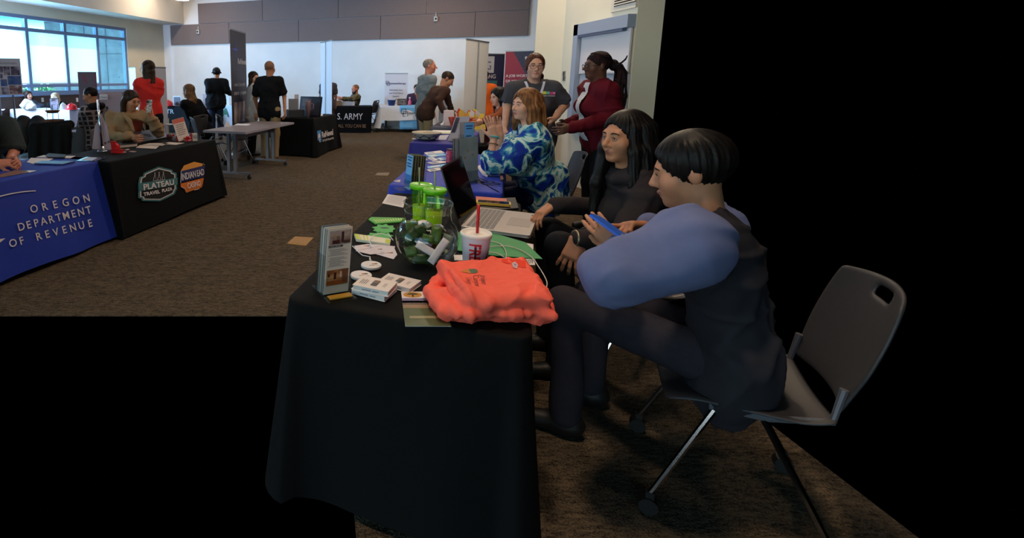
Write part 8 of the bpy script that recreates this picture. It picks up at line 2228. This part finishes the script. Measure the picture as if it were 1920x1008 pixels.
# ------------------------------------------------------------------ black emblem table (left)
# sign pole with a chrome foot
c = T(192, 284); t = thing('sign_stand', 'chrome sign stand holding a white paper on the black emblem table', 'sign stand', c, R(20)); chb = mat('bright_chrome', (206, 208, 216), 0.12, metal=1.0)
MB().lathe([(0, 0), (.055, 0), (.055, .008), (.03, .02), (.022, .055), (.018, .06)], chb, 24).build('foot', chb, t, smooth=True)
h = A(188, 187, c.y).z - TZ
MB().tube([(0, 0, .05), (-.004, 0, h * .5), (-.012, 0, h)], [.013, .011, .009], None, 10).build('pole', chb, t, smooth=True)
mb = MB(); mb.add([(-.10, .02, .03), (.09, .02, .01), (.06, .03, .26), (.012, .03, .40), (-.06, .03, .26)], [(0, 1, 2, 3, 4)], mat('lilac_sign_paper', (176, 166, 184), 0.6)); mb.build('sign_paper', None, t, solid=.003)
mb = MB(); mb.sphere((.035, .013, .09), (.010, .004, .012)); mb.sphere((.068, .014, .10), (.010, .004, .012)); mb.build('dots', mat('brown_dot', (96, 66, 80), 0.6), t)
# red dispenser
c = T(217, 286); t = thing('tape_dispenser', 'shiny red tape dispenser near the chrome sign stand', 'dispenser', c, R(-15)); rdg = mat('glossy_red_plastic', (206, 34, 38), 0.2)
mb = MB(); mb.cyl((0, -.02, .06), (0, .02, .06), .038, None, seg=20); mb.build('wheel', rdg, t); mb = MB(); mb.rbox((.02, 0, .018), (.13, .05, .036), .012); mb.build('base', rdg, t, bevel=.006)
mb = MB(); mb.rbox((-.02, 0, .10), (.05, .04, .035), .01); mb.build('head', rdg, t, bevel=.006)
t, q = outline_thing('book', 'thick dark book with white page edges on the black emblem table', 'book', ((225, 277), (233, 268), (258, 267), (257, 274)), TZ, .026, mat('page_block', (196, 182, 174), 0.8), part='pages')
mb = MB(); mb.poly([(p.x, p.y, p.z + .001) for p in q]); mb.build('cover', mat('dark_book_cover', (36, 32, 38), 0.5), t, solid=.004)
for cs, lab in ((((255, 277), (262, 272), (300, 272), (292, 279)), 'white sheets before the dark laptop, the nearest'), (((262, 272.5), (280, 268.5), (318, 268), (304, 273)), 'white sheets before the dark laptop, in the middle'), (((300, 270), (316, 266.5), (346, 268), (330, 271.5)), 'white sheets by the red sign holder')):
    outline_thing('paper_sheet', lab, 'paper', cs, TZ, .002, mat('warm_paper', (206, 190, 180), 0.75))
for cs, lab in ((((241, 284.5), (246, 283), (256, 284), (252, 286)), 'lower'), (((233, 281), (240, 279), (244, 280.5), (238, 282.5)), 'left'), (((228, 285), (236, 284), (237, 286), (230, 287)), 'leftmost')):
    outline_thing('pin_badge', 'small pinkish badge on the black emblem table, the %s of three' % lab, 'badge', cs, TZ, .004, mat('pinkish_badge', (150, 118, 110), 0.5))
# laptop with a dark mark on its grey lid
p0, p1 = T(256, 271), T(322, 258); d_ = (p1 - p0); w_ = d_.length
t = thing('laptop', 'grey laptop seen from behind with a dark mark on its lid', 'laptop', (p0.x, p0.y, TZ), math.atan2(d_.y, d_.x))
lidm = mat('grey_laptop_lid', (86, 78, 80), 0.35, metal=0.3)
MB().rbox((w_ / 2, .13, .009), (w_, .25, .016), .012).build('base', mat('dark_laptop_base', (28, 27, 31), 0.4), t)
mb = MB(); TL = Matrix.Translation((0, .0, .018)) @ Matrix.Rotation(R(-66), 4, 'X'); mb.M = TL; mb.rbox((w_ / 2, 0, .115), (w_, .23, .007), .012, rot=Matrix.Rotation(PI / 2, 3, 'X')); mb.build('lid', lidm, t)
mb = MB(); mb.M = TL; mb.poly([(w_ / 2 + .06 * math.cos(a) * (1 + .25 * math.sin(3 * a)), -.0042, .11 + .045 * math.sin(a)) for a in [2 * PI * i / 16 for i in range(16)]]); mb.build('lid_mark', mat('dark_mark', (30, 28, 32), 0.6), t)
# phone she holds, clear cup, red sign holder group
c = A(280, 199, 5.93); t = thing('phone', 'phone in a patterned pale case held by the woman in tan', 'phone', c, R(-28)); pcase = ramp_mat('speckled_case', [(0.45, (206, 190, 184)), (0.55, (120, 92, 86))], 60, 0.4, 1)
Mx = Matrix.Rotation(R(-12), 3, 'X'); MB().rbox((0, 0, 0), (.074, .15, .010), .010, rot=Mx @ Matrix.Rotation(PI / 2, 3, 'X')).build('case', pcase, t)
mb = MB(); mb.rbox((-.016, -.0085, .05), (.03, .032, .004), .006, rot=Mx @ Matrix.Rotation(PI / 2, 3, 'X')); mb.build('camera_bump', mat('dark_lens', (26, 25, 30), 0.2), t)
c = T(318, 261); t = thing('iced_drink_cup', 'clear plastic cup with a pale green straw on the black emblem table', 'cup', c); h = A(318, 233, c.y).z - TZ
MB().lathe([(0, .003), (.036, .003), (.040, .02), (.050, h * .95), (.052, h)], acry, 28).build('cup', acry, t, smooth=True); MB().lathe([(0, .006), (.034, .008), (.038, h * .35), (0, h * .36)], mat('berry_drink', (120, 60, 66), 0.3), 24).build('drink', None, t, smooth=True)
MB().lathe([(.053, h - .004), (.053, h + .004), (0, h + .006)], mat('clear_cup_lid', (176, 180, 190), 0.25), 28).build('lid', None, t); MB().tube([(-.012, 0, .03), (0, 0, h + .075)], .0048, None, 8).build('straw', mat('pale_green_straw', (186, 196, 120), 0.4), t)
p0, p1 = T(333, 266), T(357, 262); d_ = p1 - p0; w_ = d_.length; h = A(333, 224, p0.y).z - TZ
t = thing('sign_holder', 'slanted sign holder with a red-headed white notice on the black emblem table', 'sign holder', (p0.x, p0.y, TZ), math.atan2(d_.y, d_.x) - .1)
TS = Matrix.Rotation(R(-14), 4, 'X') @ Matrix.Shear('XZ', 4, (-.10, 0)) if False else Matrix.Rotation(R(-14), 4, 'X') @ Matrix.Rotation(R(-7), 4, 'Y')
mb = MB(); mb.M = TS; mb.box((w_ / 2, .004, h / 2), (w_ * .82, .006, h)); mb.build('panel', mat('notice_white', (206, 190, 184), 0.6), t)
mb = MB(); mb.M = TS; mb.rect(w_ * .10, w_ * .90, h * .80, h * .99, -.0002); mb.build('heading', mat('red_notice_heading', (196, 92, 76), 0.6), t)
mb = MB(); mb.M = TS
for i in range(6): mb.rect(w_ * .2, w_ * (.8 - .06 * (i % 3)), h * (.70 - .09 * i), h * (.73 - .09 * i), -.0004)
mb.build('text_lines', ink, t)
rdp = ramp_mat('red_white_pack', [(0.45, (196, 30, 34)), (0.6, (206, 44, 44)), (0.66, (216, 180, 176))], 30, 0.35, 1)
for px, py, w2, h2, lab in ((336, 264, .07, .07, 'left'), (352, 264, .07, .045, 'middle'), (361, 262, .04, .075, 'right')):
    c = T(px, py); t = thing('red_pack', 'red glossy giveaway pack at the foot of the sign holder, %s of three' % lab, 'pack', c, R(25)); MB().rbox((0, 0, h2 / 2), (w2, .05, h2), .012, rdp if lab == 'middle' else rdg).build('body', None, t, bevel=.006)
    mb = MB(); mb.rbox((0, 0, h2 + .006), (w2 * .5, .03, .012), .008); mb.build('cap', rdg, t)
t, w_, h_ = boxthing('white_pack', 'small white pack with a red stripe at the aisle end of the black emblem table', 'pack', 360.5, 369, 250, 264, 6.15, .04, mat('cream_pack', (206, 190, 172), 0.6), 'carton', 20)
mb = MB(); mb.rect(-w_ * .45, w_ * .45, h_ * .4, h_ * .5, -.0215); mb.rect(-w_ * .45, w_ * .45, h_ * .62, h_ * .7, -.0215); mb.build('print', ink, t)
c = T(322, 262); t = thing('lip_balm', 'tiny silver and red tube beside the clear cup', 'tube', (c.x + .03, c.y - .03, TZ)); MB().cyl((0, 0, 0), (0, 0, .05), .012).build('tube', silv2, t); MB().cyl((0, 0, .05), (0, 0, .075), .012).build('cap', rdg, t)
# ------------------------------------------------------------------ blue revenue table
for cs, lab, m_, z, th in ((((50, 304), (58, 296), (100, 297.5), (88, 303), (62, 307)), 'white sheet under the folded hands on the royal blue table', paper, 0, .002), (((68, 294.5), (82, 291), (102, 293), (96, 296)), 'white sheet at the far edge of the royal blue table', paper, 0, .002), (((110, 296), (118, 292), (142, 292.5), (132, 296.5)), 'white sheet behind the dark tablet', paper, .001, .002)):
    outline_thing('paper_sheet', lab, 'paper', cs, TZ + z, th, m_)
t, q = outline_thing('tablet', 'dark blue-grey tablet lying on the royal blue table', 'tablet', ((64, 308), (78, 303.5), (141, 304), (118, 309.5)), TZ + .001, .012, mat('blue_grey_tablet', (52, 60, 112), 0.3), part='body')
t, q = outline_thing('clipboard', 'black folder with a pale strip behind the tablet', 'folder', ((86, 292.5), (92, 289), (124, 291.5), (121, 296.5), (90, 296)), TZ + .004, .012, mat('black_folder', (16, 16, 20), 0.5), part='cover')
t, q = outline_thing('glossy_card', 'glossy card reflecting the window on the royal blue table', 'card', ((143, 301.5), (163, 294), (200, 296), (178, 302.5)), TZ, .003, mat('glossy_dark_card', (60, 64, 92), 0.08), part='card')
outline_thing('paper_sheet', 'white printed half of the glossy card', 'paper', ((152, 300), (163, 294.5), (183, 295.5), (172, 301)), TZ + .0032, .001, mat('bluish_paper', (186, 196, 216), 0.5))
t, q = outline_thing('card', 'tan and white glossy card at the left of the royal blue table', 'card', ((-10, 330), (26, 319.5), (69, 319.5), (50, 324), (-6, 334)), TZ, .002, mat('tan_card', (128, 96, 88), 0.3), part='card')
outline_thing('paper_sheet', 'bright white corner sheet on the tan card', 'paper', ((50, 319.5), (69, 320), (54, 323.5)), TZ + .0022, .001, paper)
# ------------------------------------------------------------------ white table by the window
def on_wt(px, py, Y): return A(px, py, Y)
c = A(52, 205, 12.6); S = SDF(); S.ell((0, 0, .10), (.17, .10, .13), None, .03); S.ell((.10, -.02, .06), (.12, .09, .08), None, .04); S.ell((-.03, 0, .20), (.05, .04, .06), None, .05)
v, q = S.mesh(.016); v = fold(v, q, .016, 34, 6); v[:, 2] = np.maximum(v[:, 2], 0)
t = thing('plastic_bag', 'crumpled white plastic bag on the white table by the window', 'bag', (c.x, c.y, TZ)); mesh_obj('bag', [(v, q, None, [mat('white_plastic_film', (214, 204, 200), 0.35)])], t)
t, w_, h_ = boxthing('photo_frame', 'slanted frame with a pale picture on the white window table', 'frame', 95, 110, 184, 205, 12.55, .02, mat('dark_slim_frame', (52, 50, 70), 0.4), 'frame', 22)
pm = ramp_mat('pale_picture', [(0.35, (96, 84, 84)), (0.5, (176, 176, 196)), (0.65, (206, 206, 220))], 6, 0.5, 2); MB().rect(-w_ * .45, w_ * .45, h_ * .05, h_ * .95, -.012, pm).build('picture', pm, t)
def helmet(label, px, py, Y, m, r_):
    c = A(px, py, Y); t = thing('hard_hat', label, 'hard hat', (c.x, c.y, TZ))
    MB().lathe([(r_ * 1.02, .012), (r_, .03), (r_ * .96, .06), (r_ * .82, .10), (r_ * .5, .135), (0, .148)], m, 28).build('shell', m, t, smooth=True)
    mb = MB(); mb.lathe([(r_ * .98, .02), (r_ * 1.22, .008), (r_ * 1.22, .003), (r_ * .98, .008)], m, 28); mb.build('brim', m, t, smooth=True)
    MB().tube([(0, -r_ * .9, .085), (0, -r_ * .45, .142), (0, 0, .156), (0, r_ * .45, .142), (0, r_ * .9, .085)], .012, None, 8).build('ridge', m, t, smooth=True)
    return t
helmet('shiny red hard hat on the white table by the window', 134.5, 203.5, 12.55, mat('glossy_red_plastic', (206, 34, 38), 0.2), .13)
helmet('small white hard hat left of the red one', 119, 203.5, 12.75, mat('white_plastic', (225, 225, 222), 0.4), .085)
c = A(101, 240, 7.7); tz_ = A(101, 212, 7.7).z
t = thing('basket_stand', 'two tier wicker basket stand with wire legs in front of the white window table', 'basket', (c.x, c.y, c.z)); wk = ramp_mat('wicker', [(0.4, (84, 50, 36)), (0.6, (140, 92, 62))], 40, 0.8, 2)
zz_ = A(101, 226, 7.7).z - c.z; z2 = A(101, 208, 7.7).z - c.z
MB().lathe([(0, z2 - .03), (.07, z2 - .03), (.10, z2), (.105, z2 + .012), (.095, z2), (0, z2 - .02)], wk, 24).build('upper_basket', wk, t, smooth=True)
MB().lathe([(0, zz_ - .04), (.10, zz_ - .04), (.15, zz_), (.155, zz_ + .014), (.14, zz_), (0, zz_ - .02)], wk, 24).build('lower_basket', wk, t, smooth=True)
for a in range(4): MB().tube([(.075 * math.cos(a * PI / 2 + .4), .075 * math.sin(a * PI / 2 + .4), z2 + .10), (.075 * math.cos(a * PI / 2 + .4), .075 * math.sin(a * PI / 2 + .4), zz_ - .03)], .004, None, 6).build('wire_leg', mat('dark_wire', (60, 44, 38), 0.4, metal=.5), t)
st_h = c.z
MB().rbox((0, 0, -.02 - .0), (.5, .4, .03), .03).build('shelf', black_cl, t); MB().cyl((0, 0, -c.z + .01), (0, 0, -.03), .03).build('post', steel, t); MB().lathe([(0, -c.z), (.18, -c.z), (.18, -c.z + .02), (0, -c.z + .03)], None, 20).build('foot', steel, t)
# teal cloth table at the far left edge
c = A(4, 210, 9.6)
cl = cloth('tablecloth', 'dull teal tablecloth at the far left edge of the photograph', (c.x - .25, c.y), ROTD - PI / 2, 0.9, 0.6, mat('dull_teal_cloth', (44, 84, 92), 0.8), hem=.03, flare=.03, amp=.008, freq=9, seed=31, rc=.02)
t, q = outline_thing('paper_sheet', 'white sheet on the dull teal tablecloth', 'paper', ((-6, 206), (2, 203.5), (10, 204.5), (6, 207)), TZ, .002, paper)
c = A(25, 232, 8.6); t = thing('bag', 'tall navy bag with an orange band beside the black bags', 'bag', (c.x, c.y, 0)); mb = MB(); mb.rbox((0, 0, .42), (.14, .12, .83), .04); mb.build('body', mat('navy_bag', (24, 26, 46), 0.7), t, bevel=.02); mb = MB(); mb.rbox((0, 0, c.z), (.145, .125, .06), .04); mb.build('band', mat('orange_fleece', (206, 92, 34), 0.85), t, bevel=.01)
# black electric booth
t, w_, h_ = boxthing('photo_frame', 'framed dark picture on the black electric table', 'frame', 324, 341, 180, 192, 14.35, .02, mat('white_frame', (196, 190, 196), 0.5), 'frame', -15)
MB().rect(-w_ * .42, w_ * .42, h_ * .08, h_ * .9, -.012, mat('dark_picture', (70, 62, 72), 0.4)).build('picture', None, t)
helmet('orange hard hat on the black electric table behind the pale banner', 315, 194, 14.5, mat('orange_plastic', (214, 96, 36), 0.35), .15)
helmet('red hard hat low on the black electric table', 317, 204, 14.2, mat('glossy_red_plastic', (206, 34, 38), 0.2), .09)
t, w_, h_ = boxthing('sign_card', 'pinkish framed sign on the white table with coloured letters', 'sign', 380, 393, 176, 193, 14.8, .02, mat('pink_sign', (176, 146, 152), 0.6), 'card', -15)
boxthing('sign_card', 'slim white sign card beside the man in the black cap', 'sign', 424.5, 430.5, 178, 193, 14.7, .02, mat('white_card', (216, 212, 220), 0.7), 'card', -15)
